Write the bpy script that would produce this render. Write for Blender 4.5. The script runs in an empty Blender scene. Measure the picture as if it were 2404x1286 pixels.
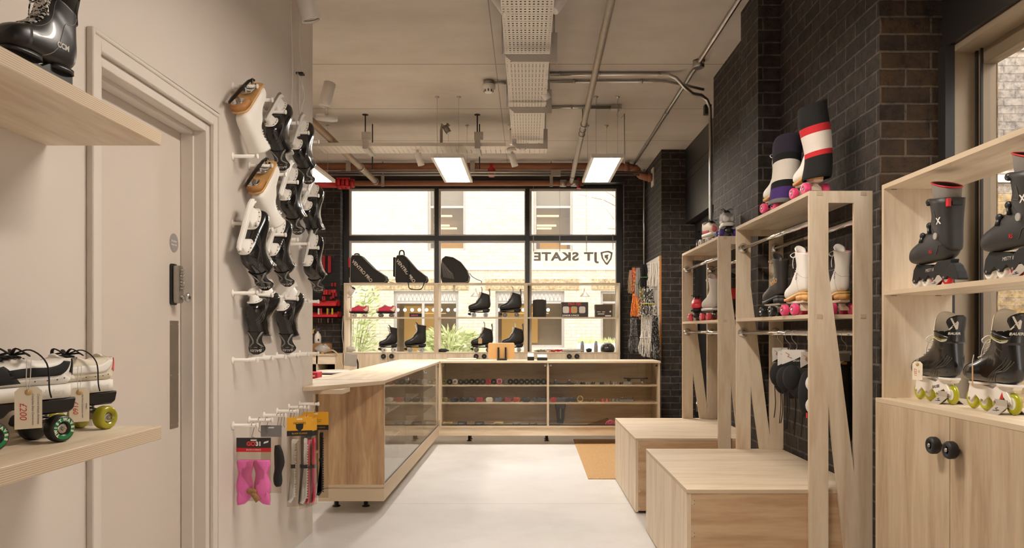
import bpy, bmesh, math, random
from mathutils import Vector, Matrix, Euler
random.seed(7)
PI = math.pi
S = bpy.context.scene
COL = S.collection
F, CX, CY, EYE = 1820.0, 1238.0, 776.0, 1.25
def at(x, y, Y):                       # photo pixel + depth -> point in the room (metres)
    return Vector(((x - CX) / F * Y, Y, EYE - (y - CY) / F * Y))
def lin(c):
    return tuple((v / 255 / 12.92 if v / 255 <= .04045 else ((v / 255 + .055) / 1.055) ** 2.4) for v in c)

# ------------------------------------------------------------------ materials
MATS = {}
def nodes(name):
    m = bpy.data.materials.new(name); m.use_nodes = True
    nt = m.node_tree; b = nt.nodes['Principled BSDF']
    return m, nt, b, (lambda t: nt.nodes.new(t)), nt.links.new
def mat(name, c, rough=.5, metal=0, var=.06, scale=30, spec=.5, bump=0, coat=0, trans=0, alpha=1, sheen=0):
    if name in MATS: return MATS[name]
    m, nt, b, N, L = nodes(name)
    b.inputs['Roughness'].default_value = rough; b.inputs['Metallic'].default_value = metal
    b.inputs['Specular IOR Level'].default_value = spec; b.inputs['Coat Weight'].default_value = coat
    b.inputs['Transmission Weight'].default_value = trans; b.inputs['Alpha'].default_value = alpha
    b.inputs['Sheen Weight'].default_value = sheen
    tc = N('ShaderNodeTexCoord'); no = N('ShaderNodeTexNoise'); no.inputs['Scale'].default_value = scale
    L(tc.outputs['Object'], no.inputs['Vector'])
    mx = N('ShaderNodeMix'); mx.data_type = 'RGBA'
    l = lin(c)
    mx.inputs['A'].default_value = (*[max(0, v * (1 - var)) for v in l], 1)
    mx.inputs['B'].default_value = (*[min(1, v * (1 + var)) for v in l], 1)
    L(no.outputs['Fac'], mx.inputs['Factor']); L(mx.outputs['Result'], b.inputs['Base Color'])
    if bump:
        bp = N('ShaderNodeBump'); bp.inputs['Strength'].default_value = bump; bp.inputs['Distance'].default_value = .002
        L(no.outputs['Fac'], bp.inputs['Height']); L(bp.outputs['Normal'], b.inputs['Normal'])
    MATS[name] = m; return m
def ramp(N, stops):
    r = N('ShaderNodeValToRGB'); e = r.color_ramp.elements
    while len(e) < len(stops): e.new(.5)
    for i, (p, c) in enumerate(stops):
        e[i].position = p; e[i].color = (*lin(c), 1)
    return r
def wood(axis, c1=(229, 213, 189), c2=(217, 198, 171), c3=(203, 179, 151), tag=''):
    k = 'plywood_' + axis + tag
    if k in MATS: return MATS[k]
    m, nt, b, N, L = nodes(k); b.inputs['Roughness'].default_value = .48
    tc = N('ShaderNodeTexCoord'); mp = N('ShaderNodeMapping'); L(tc.outputs['Object'], mp.inputs['Vector'])
    s = {'X': (1.3, 11, 11), 'Y': (11, 1.3, 11), 'Z': (11, 11, 1.3)}[axis]
    mp.inputs['Scale'].default_value = s
    n1 = N('ShaderNodeTexNoise'); n1.inputs['Scale'].default_value = 1.0; n1.inputs['Detail'].default_value = 5; n1.inputs['Distortion'].default_value = .9
    n2 = N('ShaderNodeTexNoise'); n2.inputs['Scale'].default_value = 7; n2.inputs['Detail'].default_value = 4
    L(mp.outputs['Vector'], n1.inputs['Vector']); L(mp.outputs['Vector'], n2.inputs['Vector'])
    a = N('ShaderNodeMath'); a.operation = 'MULTIPLY_ADD'; a.inputs[1].default_value = .26
    L(n2.outputs['Fac'], a.inputs[0])
    s2 = N('ShaderNodeMath'); s2.operation = 'MULTIPLY'; s2.inputs[1].default_value = .80; L(n1.outputs['Fac'], s2.inputs[0]); L(s2.outputs[0], a.inputs[2])
    r = ramp(N, [(.36, c3), (.5, c2), (.66, c1)]); L(a.outputs[0], r.inputs['Fac']); L(r.outputs['Color'], b.inputs['Base Color'])
    bp = N('ShaderNodeBump'); bp.inputs['Strength'].default_value = .06; bp.inputs['Distance'].default_value = .001
    L(n2.outputs['Fac'], bp.inputs['Height']); L(bp.outputs['Normal'], b.inputs['Normal'])
    MATS[k] = m; return m
def ply_edge(axis, period=.0026):      # the layered edge of plywood, layers stacked along the axis
    k = 'plywood_edge_' + axis + str(period)
    if k in MATS: return MATS[k]
    m, nt, b, N, L = nodes(k); b.inputs['Roughness'].default_value = .6
    tc = N('ShaderNodeTexCoord'); sp = N('ShaderNodeSeparateXYZ'); no = N('ShaderNodeTexNoise'); no.inputs['Scale'].default_value = 14; no.inputs['Detail'].default_value = 3
    L(tc.outputs['Object'], sp.inputs[0]); L(tc.outputs['Object'], no.inputs['Vector'])
    mu = N('ShaderNodeMath'); mu.operation = 'MULTIPLY_ADD'; mu.inputs[1].default_value = 2 * PI / period
    nm = N('ShaderNodeMath'); nm.operation = 'MULTIPLY'; nm.inputs[1].default_value = 3.0; L(no.outputs['Fac'], nm.inputs[0])
    L(sp.outputs[axis], mu.inputs[0]); L(nm.outputs[0], mu.inputs[2])
    sn = N('ShaderNodeMath'); sn.operation = 'SINE'; L(mu.outputs[0], sn.inputs[0])
    r = ramp(N, [(.0, (190, 168, 138)), (.35, (208, 188, 160)), (1, (219, 202, 177))]); L(sn.outputs[0], r.inputs['Fac'])
    L(r.outputs['Color'], b.inputs['Base Color'])
    MATS[k] = m; return m
def brick(plane, tag, cols, mortar, bw=.228, rh=.0785, bump=1.0, msize=.0068, rough=.75, mottle=None):
    k = 'brick_' + tag + plane
    if k in MATS: return MATS[k]
    m, nt, b, N, L = nodes(k); b.inputs['Roughness'].default_value = rough; b.inputs['Specular IOR Level'].default_value = .35
    tc = N('ShaderNodeTexCoord'); sp = N('ShaderNodeSeparateXYZ'); cb = N('ShaderNodeCombineXYZ'); L(tc.outputs['Object'], sp.inputs[0])
    L(sp.outputs['Y' if plane == 'yz' else 'X'], cb.inputs['X']); L(sp.outputs['Z'], cb.inputs['Y'])
    wob = N('ShaderNodeTexNoise'); wob.inputs['Scale'].default_value = 22; wob.inputs['Detail'].default_value = 3; L(tc.outputs['Object'], wob.inputs['Vector'])
    wm = N('ShaderNodeVectorMath'); wm.operation = 'MULTIPLY_ADD'; wm.inputs[1].default_value = (.006, .006, 0)
    L(wob.outputs['Color'], wm.inputs[0]); L(cb.outputs[0], wm.inputs[2])
    bt = N('ShaderNodeTexBrick'); bt.inputs['Scale'].default_value = 1; bt.inputs['Brick Width'].default_value = bw; bt.inputs['Row Height'].default_value = rh
    bt.inputs['Mortar Size'].default_value = msize; bt.inputs['Mortar Smooth'].default_value = .35; bt.offset = .5
    bt.inputs['Color1'].default_value = (*lin(cols[0]), 1); bt.inputs['Color2'].default_value = (*lin(cols[1]), 1); bt.inputs['Mortar'].default_value = (*lin(mortar), 1)
    L(wm.outputs[0], bt.inputs['Vector'])
    n2 = N('ShaderNodeTexNoise'); n2.inputs['Scale'].default_value = 17; n2.inputs['Detail'].default_value = 6; n2.inputs['Roughness'].default_value = .65; L(tc.outputs['Object'], n2.inputs['Vector'])
    mx = N('ShaderNodeMix'); mx.data_type = 'RGBA'; mx.blend_type = 'MULTIPLY'; mx.inputs['Factor'].default_value = 1
    r = ramp(N, mottle or [(.3, (150, 148, 146)), (.55, (226, 222, 220)), (.75, (255, 246, 235))]); L(n2.outputs['Fac'], r.inputs['Fac'])
    L(bt.outputs['Color'], mx.inputs['A']); L(r.outputs['Color'], mx.inputs['B']); L(mx.outputs['Result'], b.inputs['Base Color'])
    inv = N('ShaderNodeMath'); inv.operation = 'MULTIPLY_ADD'; inv.inputs[1].default_value = -1.0; inv.inputs[2].default_value = 1.0; L(bt.outputs['Fac'], inv.inputs[0])
    ad = N('ShaderNodeMath'); ad.operation = 'MULTIPLY_ADD'; ad.inputs[1].default_value = 1.3; L(n2.outputs['Fac'], ad.inputs[0]); L(inv.outputs[0], ad.inputs[2])
    bp = N('ShaderNodeBump'); bp.inputs['Strength'].default_value = bump; bp.inputs['Distance'].default_value = .016
    L(ad.outputs[0], bp.inputs['Height']); L(bp.outputs['Normal'], b.inputs['Normal'])
    MATS[k] = m; return m
def concrete(name, c1, c2, c3, rough, sc, joints=None, stretch=(1, 1, 1), bump=.05):
    if name in MATS: return MATS[name]
    m, nt, b, N, L = nodes(name); b.inputs['Roughness'].default_value = rough
    tc = N('ShaderNodeTexCoord'); mp = N('ShaderNodeMapping'); mp.inputs['Scale'].default_value = stretch; L(tc.outputs['Object'], mp.inputs['Vector'])
    n1 = N('ShaderNodeTexNoise'); n1.inputs['Scale'].default_value = sc; n1.inputs['Detail'].default_value = 7; n1.inputs['Roughness'].default_value = .6
    L(mp.outputs['Vector'], n1.inputs['Vector'])
    r = ramp(N, [(.3, c1), (.52, c2), (.72, c3)]); L(n1.outputs['Fac'], r.inputs['Fac'])
    out = r.outputs['Color']
    sp = N('ShaderNodeSeparateXYZ'); L(tc.outputs['Object'], sp.inputs[0])
    for ax, off, per, wdt, col in joints or []:
        a = N('ShaderNodeMath'); a.operation = 'ADD'; a.inputs[1].default_value = -off + per * 50; L(sp.outputs[ax], a.inputs[0])
        w = N('ShaderNodeMath'); w.operation = 'MODULO'; w.inputs[1].default_value = per; L(a.outputs[0], w.inputs[0])
        lt = N('ShaderNodeMath'); lt.operation = 'LESS_THAN'; lt.inputs[1].default_value = wdt; L(w.outputs[0], lt.inputs[0])
        mx = N('ShaderNodeMix'); mx.data_type = 'RGBA'; mx.inputs['B'].default_value = (*lin(col), 1)
        L(lt.outputs[0], mx.inputs['Factor']); L(out, mx.inputs['A']); out = mx.outputs['Result']
    L(out, b.inputs['Base Color'])
    bp = N('ShaderNodeBump'); bp.inputs['Strength'].default_value = bump; bp.inputs['Distance'].default_value = .01; L(n1.outputs['Fac'], bp.inputs['Height']); L(bp.outputs['Normal'], b.inputs['Normal'])
    MATS[name] = m; return m
def glass(name, tint=(255, 255, 255), ior=1.5, rough=.0):
    if name in MATS: return MATS[name]
    m, nt, b, N, L = nodes(name); nt.nodes.remove(b)
    t = N('ShaderNodeBsdfTransparent'); t.inputs['Color'].default_value = (*lin(tint), 1)
    g = N('ShaderNodeBsdfGlossy'); g.inputs['Roughness'].default_value = rough
    lw = N('ShaderNodeLayerWeight'); lw.inputs['Blend'].default_value = .5
    pw = N('ShaderNodeMath'); pw.operation = 'POWER'; pw.inputs[1].default_value = 5; L(lw.outputs['Facing'], pw.inputs[0])
    f0 = ((ior - 1) / (ior + 1)) ** 2
    fr = N('ShaderNodeMath'); fr.operation = 'MULTIPLY_ADD'; fr.inputs[1].default_value = 1 - f0; fr.inputs[2].default_value = f0; L(pw.outputs[0], fr.inputs[0])
    mx = N('ShaderNodeMixShader'); L(fr.outputs[0], mx.inputs[0]); L(t.outputs[0], mx.inputs[1]); L(g.outputs[0], mx.inputs[2])
    L(mx.outputs[0], nt.nodes['Material Output'].inputs['Surface']); MATS[name] = m; return m
def emit(name, c, strength):
    if name in MATS: return MATS[name]
    m, nt, b, N, L = nodes(name); b.inputs['Base Color'].default_value = (*lin(c), 1)
    b.inputs['Emission Color'].default_value = (*lin(c), 1); b.inputs['Emission Strength'].default_value = strength
    MATS[name] = m; return m
def checker(name, cols, scale, rough=.7, kind='voronoi'):       # multi-coloured flecked yarn
    if name in MATS: return MATS[name]
    m, nt, b, N, L = nodes(name); b.inputs['Roughness'].default_value = rough
    tc = N('ShaderNodeTexCoord'); v = N('ShaderNodeTexVoronoi'); v.inputs['Scale'].default_value = scale; L(tc.outputs['Object'], v.inputs['Vector'])
    sp = N('ShaderNodeSeparateColor'); L(v.outputs['Color'], sp.inputs[0])
    n = len(cols); r = ramp(N, [(i / n, c) for i, c in enumerate(cols)]); r.color_ramp.interpolation = 'CONSTANT'
    L(sp.outputs[0], r.inputs['Fac']); L(r.outputs['Color'], b.inputs['Base Color']); MATS[name] = m; return m

# ------------------------------------------------------------------ objects
WM = {}
def tag(o, label=None, cat=None, group=None, kind=None):
    for k, v in (('label', label), ('category', cat), ('group', group), ('kind', kind)):
        if v: o[k] = v
    return o
def thing(name, label, cat, loc=(0, 0, 0), rot=None, group=None, scale=1.0):
    o = bpy.data.objects.new(name, None); COL.objects.link(o); o.empty_display_size = .05
    M = Matrix.Translation(Vector(loc))
    if rot is not None: M = M @ (rot.to_4x4() if isinstance(rot, Matrix) else Euler(rot).to_matrix().to_4x4())
    if scale != 1.0: M = M @ Matrix.Scale(scale, 4)
    o.matrix_world = M; WM[o.name] = M
    return tag(o, label, cat, group)
def copy_tree(o, parent=None, M=None):
    c = o.copy(); COL.objects.link(c)
    if parent: c.parent = parent
    if M is not None: c.matrix_world = M; WM[c.name] = M
    for ch in list(o.children): copy_tree(ch, c)
    return c
class MB:
    def __init__(s, *mats):
        s.bm = bmesh.new(); s.mats = list(mats); s.cur = 0; s.T = None; s.sm = False
    def m(s, mt):
        if mt not in s.mats: s.mats.append(mt)
        s.cur = s.mats.index(mt); return s
    def v(s, p):
        p = Vector(p); return s.bm.verts.new(s.T @ p if s.T else p)
    def f(s, vs, smooth=False):
        try: f = s.bm.faces.new(vs)
        except ValueError: return None
        f.material_index = s.cur; f.smooth = smooth; return f
    def quad(s, a, b, c, d): return s.f([s.v(a), s.v(b), s.v(c), s.v(d)])
    def box(s, x0, x1, y0, y1, z0, z1, edge=None, thin=None):
        x0, x1 = sorted((x0, x1)); y0, y1 = sorted((y0, y1)); z0, z1 = sorted((z0, z1))
        V = [s.v((x, y, z)) for x in (x0, x1) for y in (y0, y1) for z in (z0, z1)]
        q = [(0, 1, 3, 2, 0), (4, 6, 7, 5, 0), (0, 4, 5, 1, 1), (2, 3, 7, 6, 1), (0, 2, 6, 4, 2), (1, 5, 7, 3, 2)]
        if edge is not None and thin is None:
            d = (x1 - x0, y1 - y0, z1 - z0); thin = d.index(min(d))
        base = s.cur
        for a, b, c, d, ax in q:
            if edge is not None: s.m(edge) if ax != thin else s.__setattr__('cur', base)
            s.f([V[a], V[b], V[c], V[d]])
        s.cur = base; return s
    def frame_at(s, p, d, up=None):
        d = Vector(d).normalized(); u = Vector(up) if up else (Vector((0, 0, 1)) if abs(d.z) < .95 else Vector((0, 1, 0)))
        a = d.cross(u).normalized(); b = a.cross(d).normalized(); return a, b, d
    def cyl(s, p0, p1, r0, r1=None, n=16, caps=True):
        r1 = r0 if r1 is None else r1; p0, p1 = Vector(p0), Vector(p1); a, b, d = s.frame_at(p0, p1 - p0)
        R = []
        for p, r in ((p0, r0), (p1, r1)):
            R.append([s.v(p + (a * math.cos(2 * PI * i / n) + b * math.sin(2 * PI * i / n)) * r) for i in range(n)])
        for i in range(n): s.f([R[0][i], R[0][(i + 1) % n], R[1][(i + 1) % n], R[1][i]], True)
        if caps: s.f(R[0][::-1]); s.f(R[1])
        return s
    def lathe(s, p, d, prof, n=20, caps=True):      # prof: (radius, distance along d)
        a, b, d = s.frame_at(p, d); p = Vector(p); R = []
        for r, h in prof:
            R.append([s.v(p + d * h + (a * math.cos(2 * PI * i / n) + b * math.sin(2 * PI * i / n)) * max(r, 1e-5)) for i in range(n)])
        for A, B in zip(R, R[1:]):
            for i in range(n): s.f([A[i], A[(i + 1) % n], B[(i + 1) % n], B[i]], True)
        if caps: s.f(R[0][::-1]); s.f(R[-1])
        return s
    def tube(s, pts, r, n=8, closed=False, flat=1.0):
        pts = [Vector(p) for p in pts]; R = []; k = len(pts); up = None
        for i, p in enumerate(pts):
            t = (pts[(i + 1) % k] - pts[i - 1]) if closed else (pts[min(i + 1, k - 1)] - pts[max(i - 1, 0)])
            if t.length < 1e-9: t = Vector((0, 0, 1))
            t.normalize()
            if up is None: up = Vector((0, 0, 1)) if abs(t.z) < .9 else Vector((1, 0, 0))
            a = t.cross(up)
            if a.length < 1e-4: a = t.cross(Vector((.3, .8, .5)))
            a.normalize(); b = a.cross(t).normalized(); up = b
            rr = r[i] if isinstance(r, (list, tuple)) else r
            R.append([s.v(p + a * math.cos(2 * PI * j / n) * rr + b * math.sin(2 * PI * j / n) * rr * flat) for j in range(n)])
        m = k if closed else k - 1
        for i in range(m):
            A, B = R[i], R[(i + 1) % k]
            for j in range(n): s.f([A[j], A[(j + 1) % n], B[(j + 1) % n], B[j]], True)
        if not closed: s.f(R[0][::-1]); s.f(R[-1])
        return s
    def ell(s, c, r, nu=14, nv=10, rot=None):
        c = Vector(c); R = []
        for i in range(nv + 1):
            ph = PI * i / nv; ring = []
            for j in range(nu):
                th = 2 * PI * j / nu
                p = Vector((r[0] * math.sin(ph) * math.cos(th), r[1] * math.sin(ph) * math.sin(th), r[2] * math.cos(ph)))
                ring.append(s.v(c + (rot @ p if rot else p)))
            R.append(ring)
        for A, B in zip(R, R[1:]):
            for j in range(nu): s.f([A[j], B[j], B[(j + 1) % nu], A[(j + 1) % nu]], True)
        return s
    def prism(s, pts, plane, h0, h1, smooth=False, edge=None):   # closed outline in 'xy','yz' or 'xz', extruded along the other axis
        mk = {'xy': lambda a, b, h: (a, b, h), 'yz': lambda a, b, h: (h, a, b), 'xz': lambda a, b, h: (a, h, b)}[plane]
        A = [s.v(mk(a, b, h0)) for a, b in pts]; B = [s.v(mk(a, b, h1)) for a, b in pts]; n = len(pts); base = s.cur
        s.f(A[::-1]); s.f(B)
        if edge is not None: s.m(edge)
        for i in range(n): s.f([A[i], A[(i + 1) % n], B[(i + 1) % n], B[i]], smooth)
        s.cur = base; return s
    def grid(s, P, nu, nv, closed_v=False, smooth=True, mfun=None):    # P(i,j) -> point
        V = [[s.v(P(i, j)) for j in range(nv)] for i in range(nu)]
        for i in range(nu - 1):
            for j in range(nv if closed_v else nv - 1):
                if mfun: s.m(mfun(i, j))
                s.f([V[i][j], V[i][(j + 1) % nv], V[i + 1][(j + 1) % nv], V[i + 1][j]], smooth)
        return V
    def build(s, name, parent=None, world=True, bevel=0, seg=1, recalc=True, loc=None, kind=None, label=None):
        bm = s.bm
        bmesh.ops.remove_doubles(bm, verts=bm.verts, dist=2e-6)
        if recalc: bmesh.ops.recalc_face_normals(bm, faces=bm.faces)
        if bevel:
            ed = [e for e in bm.edges if len(e.link_faces) == 2 and e.calc_face_angle(0) > .6]
            bmesh.ops.bevel(bm, geom=ed, offset=bevel, segments=seg, profile=.6, affect='EDGES', clamp_overlap=True)
        if parent is not None and world and parent.name in WM: bm.transform(WM[parent.name].inverted())
        if loc is not None: bm.transform(Matrix.Translation(-Vector(loc)))
        me = bpy.data.meshes.new(name); bm.to_mesh(me); bm.free()
        for mt in s.mats: me.materials.append(mt)
        o = bpy.data.objects.new(name, me); COL.objects.link(o)
        if parent is not None:
            o.parent = parent
            if parent.name in WM: WM[o.name] = WM[parent.name]
        elif loc is not None:
            o.location = loc; WM[o.name] = Matrix.Translation(Vector(loc))
        else: WM[o.name] = Matrix.Identity(4)
        if kind: o['kind'] = kind
        if label: o['label'] = label
        return o
def struct(mb, name, **k):
    return mb.build(name, kind='structure', **k)
FNT = {}
def text(parent, name, s, mt, size, M, extrude=.0006, shear=0, align='CENTER', spacing=1.0, xscale=1.0, label=None, world=False, bold=0):
    cu = bpy.data.curves.new(name, 'FONT'); cu.body = s; cu.size = size; cu.extrude = extrude; cu.shear = shear; cu.align_x = align; cu.align_y = 'CENTER'
    cu.space_character = spacing; cu.resolution_u = 3; cu.offset = bold
    tmp = bpy.data.objects.new('tmp', cu); COL.objects.link(tmp)
    dg = bpy.context.evaluated_depsgraph_get()
    me = bpy.data.meshes.new_from_object(tmp.evaluated_get(dg))
    bpy.data.objects.remove(tmp); bpy.data.curves.remove(cu)
    me.transform(Matrix.Diagonal((xscale, 1, 1, 1)))
    if world and parent is not None and parent.name in WM: M = WM[parent.name].inverted() @ M
    me.transform(M); me.materials.clear(); me.materials.append(mt); me.name = name
    o = bpy.data.objects.new(name, me); COL.objects.link(o)
    if parent is not None: o.parent = parent
    if parent is not None and parent.name in WM: WM[o.name] = WM[parent.name]
    if label: o['label'] = label
    return o
def basis(o, x, y):                     # matrix with text running along x, up along y, facing x cross y
    x = Vector(x).normalized(); y = Vector(y).normalized(); z = x.cross(y).normalized(); y = z.cross(x)
    return Matrix(((x.x, y.x, z.x, o[0]), (x.y, y.y, z.y, o[1]), (x.z, y.z, z.z, o[2]), (0, 0, 0, 1)))
def crom(P, n):                         # Catmull-Rom through points, n samples per span
    out = []
    P = [Vector(p) for p in P]
    for i in range(len(P) - 1):
        p0, p1, p2, p3 = P[max(i - 1, 0)], P[i], P[i + 1], P[min(i + 2, len(P) - 1)]
        for k in range(n):
            t = k / n
            out.append(.5 * ((2 * p1) + (p2 - p0) * t + (2 * p0 - 5 * p1 + 4 * p2 - p3) * t * t + (3 * p1 - p0 - 3 * p2 + p3) * t ** 3))
    out.append(P[-1]); return out

# shared materials
W_X, W_Y, W_Z = wood('X'), wood('Y'), wood('Z')
E_X, E_Y, E_Z = ply_edge('X'), ply_edge('Y'), ply_edge('Z')
WHITE = mat('white_paint', (213, 203, 193), .6, var=.015, scale=6)
WPLAS = mat('white_plastic', (232, 226, 218), .35, var=.02)
BLK = mat('black_plastic', (26, 25, 24), .38, var=.15)
BLKM = mat('matte_black', (22, 21, 20), .65, var=.15)
RUB = mat('black_rubber', (28, 27, 27), .55, var=.2)
STEEL = mat('brushed_steel', (190, 186, 180), .28, 1, var=.06)
CHROME = mat('chrome', (215, 212, 208), .1, 1, var=.02)
GALV = mat('galvanised_steel', (178, 172, 164), .42, 1, var=.12, scale=60)
RED = mat('red_plastic', (206, 32, 40), .4, var=.08)
# ================================================================== camera, sky, sun
cam = bpy.data.objects.new('camera', bpy.data.cameras.new('camera')); COL.objects.link(cam)
cam.location = (0, 0, EYE); cam.rotation_euler = (PI / 2, 0, 0)
cam.data.sensor_width = 36; cam.data.lens = F / 2404 * 36
cam.data.shift_x = (1202 - CX) / 2404; cam.data.shift_y = (CY - 643) / 2404
cam.data.clip_start = .05; cam.data.clip_end = 300
S.camera = cam
S.view_settings.view_transform = 'Standard'; S.view_settings.look = 'None'; S.view_settings.gamma = 1
S.view_settings.use_curve_mapping = False; S.view_settings.exposure = EXPO = 1.0
S.cycles.use_denoising = True; S.cycles.use_adaptive_sampling = True; S.cycles.adaptive_threshold = .02; S.cycles.max_bounces = 8; S.cycles.diffuse_bounces = 5; S.cycles.transparent_max_bounces = 20
S.cycles.caustics_reflective = False; S.cycles.caustics_refractive = False; S.cycles.sample_clamp_indirect = 6
w = bpy.data.worlds.new('overcast_sky'); S.world = w; w.use_nodes = True
bg = w.node_tree.nodes['Background']; bg.inputs['Color'].default_value = (1.0, .965, .925, 1); bg.inputs['Strength'].default_value = 2.0
sun = bpy.data.objects.new('sun', bpy.data.lights.new('sun', 'SUN')); COL.objects.link(sun)
sun.data.energy = .25; sun.data.angle = .02; sun.data.color = (1, .94, .85)
sun.rotation_euler = Vector((.22, 1, -.95)).to_track_quat('-Z', 'Y').to_euler(); sun.location = (0, 0, 12)

# ================================================================== floor, ceiling, walls
ZC = 3.41
FLOOR = concrete('floor_screed', (206, 204, 201), (221, 219, 217), (229, 227, 225), .42, 1.1,
                 joints=[('Y', 5.60, 3.4, .006, (170, 162, 153))], bump=.03)
CEIL = concrete('ceiling_concrete', (190, 180, 168), (204, 195, 184), (212, 204, 194), .75, 1.1, stretch=(.8, 1.3, 1),
                joints=[('Y', 6.28, 1.27, .010, (126, 114, 101)), ('X', -.26, 2.4, .007, (150, 138, 124))], bump=.03)
DARKB = ((58, 53, 49), (74, 67, 61)); MORT = (112, 104, 97)
BRY = brick('yz', 'dark', DARKB, MORT); BRX = brick('xz', 'dark', DARKB, MORT)
BRRUST = brick('xz', 'rust', ((66, 56, 48), (84, 68, 52)), (116, 109, 102), mottle=[(.3, (140, 132, 124)), (.5, (215, 205, 195)), (.72, (255, 226, 182))])
BLKW = mat('black_painted_metal', (38, 36, 34), .42, var=.06, scale=4)

b = MB(FLOOR); b.box(-5, 2.05, -2.6, 10.75, -.12, 0); struct(b, 'floor')
b = MB(CEIL); b.box(-5, 2.2, -2.6, 10.9, ZC, ZC + .25); struct(b, 'ceiling')
XL = -1.335
b = MB(WHITE)
b.box(XL - .16, XL, -2.6, 2.4, 0, ZC); b.box(XL - .16, XL, 3.26, 4.82, 0, ZC); b.box(XL - .16, XL, 2.4, 3.26, 2.115, ZC)
struct(b, 'wall_left')
b = MB(WHITE); b.box(-4.8, XL - .16, 4.68, 4.82, 0, ZC); struct(b, 'wall_return')
b = MB(WHITE); b.box(-4.95, -4.8, 4.68, 10.75, 0, ZC); struct(b, 'wall_workshop')
b = MB(WHITE); b.box(XL - .16, 2.2, -2.75, -2.6, 0, ZC); struct(b, 'wall_back')
# far wall: dark brick with a window opening
YF = 10.5
b = MB(BRX); b.box(-4.8, -2.53, YF, 10.75, 0, ZC); b.box(1.312, 1.6, YF, 10.75, 0, ZC); b.box(-2.53, 1.312, YF, 10.75, 0, .5); struct(b, 'wall_far')
b = MB(BLKW); b.box(-2.53, 1.312, YF - .02, 10.75, 3.25, ZC); b.box(-2.53, 1.312, YF - .05, YF - .02, 3.25, 3.275); struct(b, 'trim_1')
# right wall: brick piers
b = MB(BRX)
b.box(1.59, 2.08, 3.5, 6.62, 0, ZC); b.box(1.45, 1.59, 4.87, 5.265, 0, ZC); b.box(1.6, 2.08, 9.25, 10.75, 0, ZC)
o = struct(b, 'wall_right')
o.data.materials.append(BRY); o.data.materials.append(BRRUST)
for p in o.data.polygons:
    if abs(p.normal.x) > .7: p.material_index = 1
    elif p.normal.y < -.7 and p.center.y < 3.6: p.material_index = 2
# black head panel and metal lining round the side window
b = MB(BLKW); b.box(1.872, 2.08, -2.6, 3.5, 2.52, ZC); b.box(1.855, 1.897, 3.44, 3.5, 0, 2.52); struct(b, 'trim_2')
REVEAL = mat('bronze_metal_lining', (176, 158, 134), .45, .35, var=.05, scale=120)
b = MB(REVEAL); b.box(1.897, 2.06, 3.462, 3.499, 0, 2.52); b.box(1.897, 2.06, -2.6, 3.462, 2.49, 2.519); struct(b, 'trim_3')
b = MB(BLKW); b.box(1.9, 2.08, -2.6, 3.462, 0, .30); struct(b, 'wall_below_window')
# recessed entrance: black head box, black door with a slatted face
b = MB(BLKW); b.box(1.885, 2.08, 6.62, 9.25, 2.53, ZC)
b.box(1.878, 1.885, 6.62, 9.25, 3.02, 3.03); b.box(1.878, 1.885, 6.62, 9.25, 3.12, 3.13); struct(b, 'trim_4')
d2 = thing('door_2', None, None, (2.03, 7.9, 0)); d2['kind'] = 'structure'
b = MB(BLKW); b.box(2.0, 2.06, 6.62, 6.74, 0, 2.53); b.box(2.0, 2.06, 9.13, 9.25, 0, 2.53); b.box(2.0, 2.06, 6.74, 9.13, 2.41, 2.53); b.build('door_frame', d2, bevel=.004)
b = MB(mat('black_door_panel', (30, 28, 27), .4)); b.box(2.02, 2.05, 6.74, 7.93, .01, 2.41); b.box(2.02, 2.05, 7.94, 9.13, .01, 2.41)
for z in (.75, 1.55): b.box(2.012, 2.02, 6.78, 7.89, z, z + .03); b.box(2.012, 2.02, 7.98, 9.09, z, z + .03)
b.build('door_panel', d2, bevel=.002)
for z in (.3, 1.25, 2.2):
    b = MB(STEEL); b.cyl((1.992, 9.12, z), (1.992, 9.12, z + .12), .009, n=10); b.box(1.99, 2.0, 9.09, 9.15, z, z + .12); b.build('hinge', d2)
b = MB(BLK); b.box(1.93, 2.0, 8.2, 8.62, 2.32, 2.39); b.tube([(1.955, 8.3, 2.32), (1.93, 8.1, 2.30), (1.97, 7.9, 2.385)], .012); b.build('door_closer', d2, bevel=.004)
b = MB(STEEL); b.tube([(2.02, 7.98, .9), (1.97, 7.98, .92), (1.97, 7.98, 1.25), (2.02, 7.98, 1.27)], .011); b.build('door_handle', d2)

# ------------------------------------------------ shop window (black steel frame)
w1 = thing('window_1', None, None, (-.61, 10.72, .5)); w1['kind'] = 'structure'
X0, X1, Z1 = -2.53, 1.312, 3.25
FRM = mat('black_window_frame', (40, 39, 38), .4, var=.04, scale=5)
b = MB(FRM); y0, y1 = 10.66, 10.75
b.box(X0, X0 + .075, y0, y1, .5, Z1); b.box(X1 - .085, X1, y0, y1, .5, Z1); b.box(X0 + .0752, X1 - .0852, y0, y1, Z1 - .045, Z1); b.box(X0 + .0752, X1 - .0852, y0, y1, .5, .58)
for x0, x1 in ((-1.276, -1.222), (-.028, .03)): b.box(x0, x1, y0 + .003, y1, .5801, Z1 - .0451)
b.build('window_frame', w1, bevel=.004)
b = MB(FRM)
for x0, x1 in ((X0 + .075, -1.276), (-1.222, -.028), (.03, X1 - .085)): b.box(x0 - .001, x1 + .001, y0 + .004, y1, 2.49, 2.555)
b.build('transom', w1)
GL = glass('window_glass', (250, 250, 250), 1.45)
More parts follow.
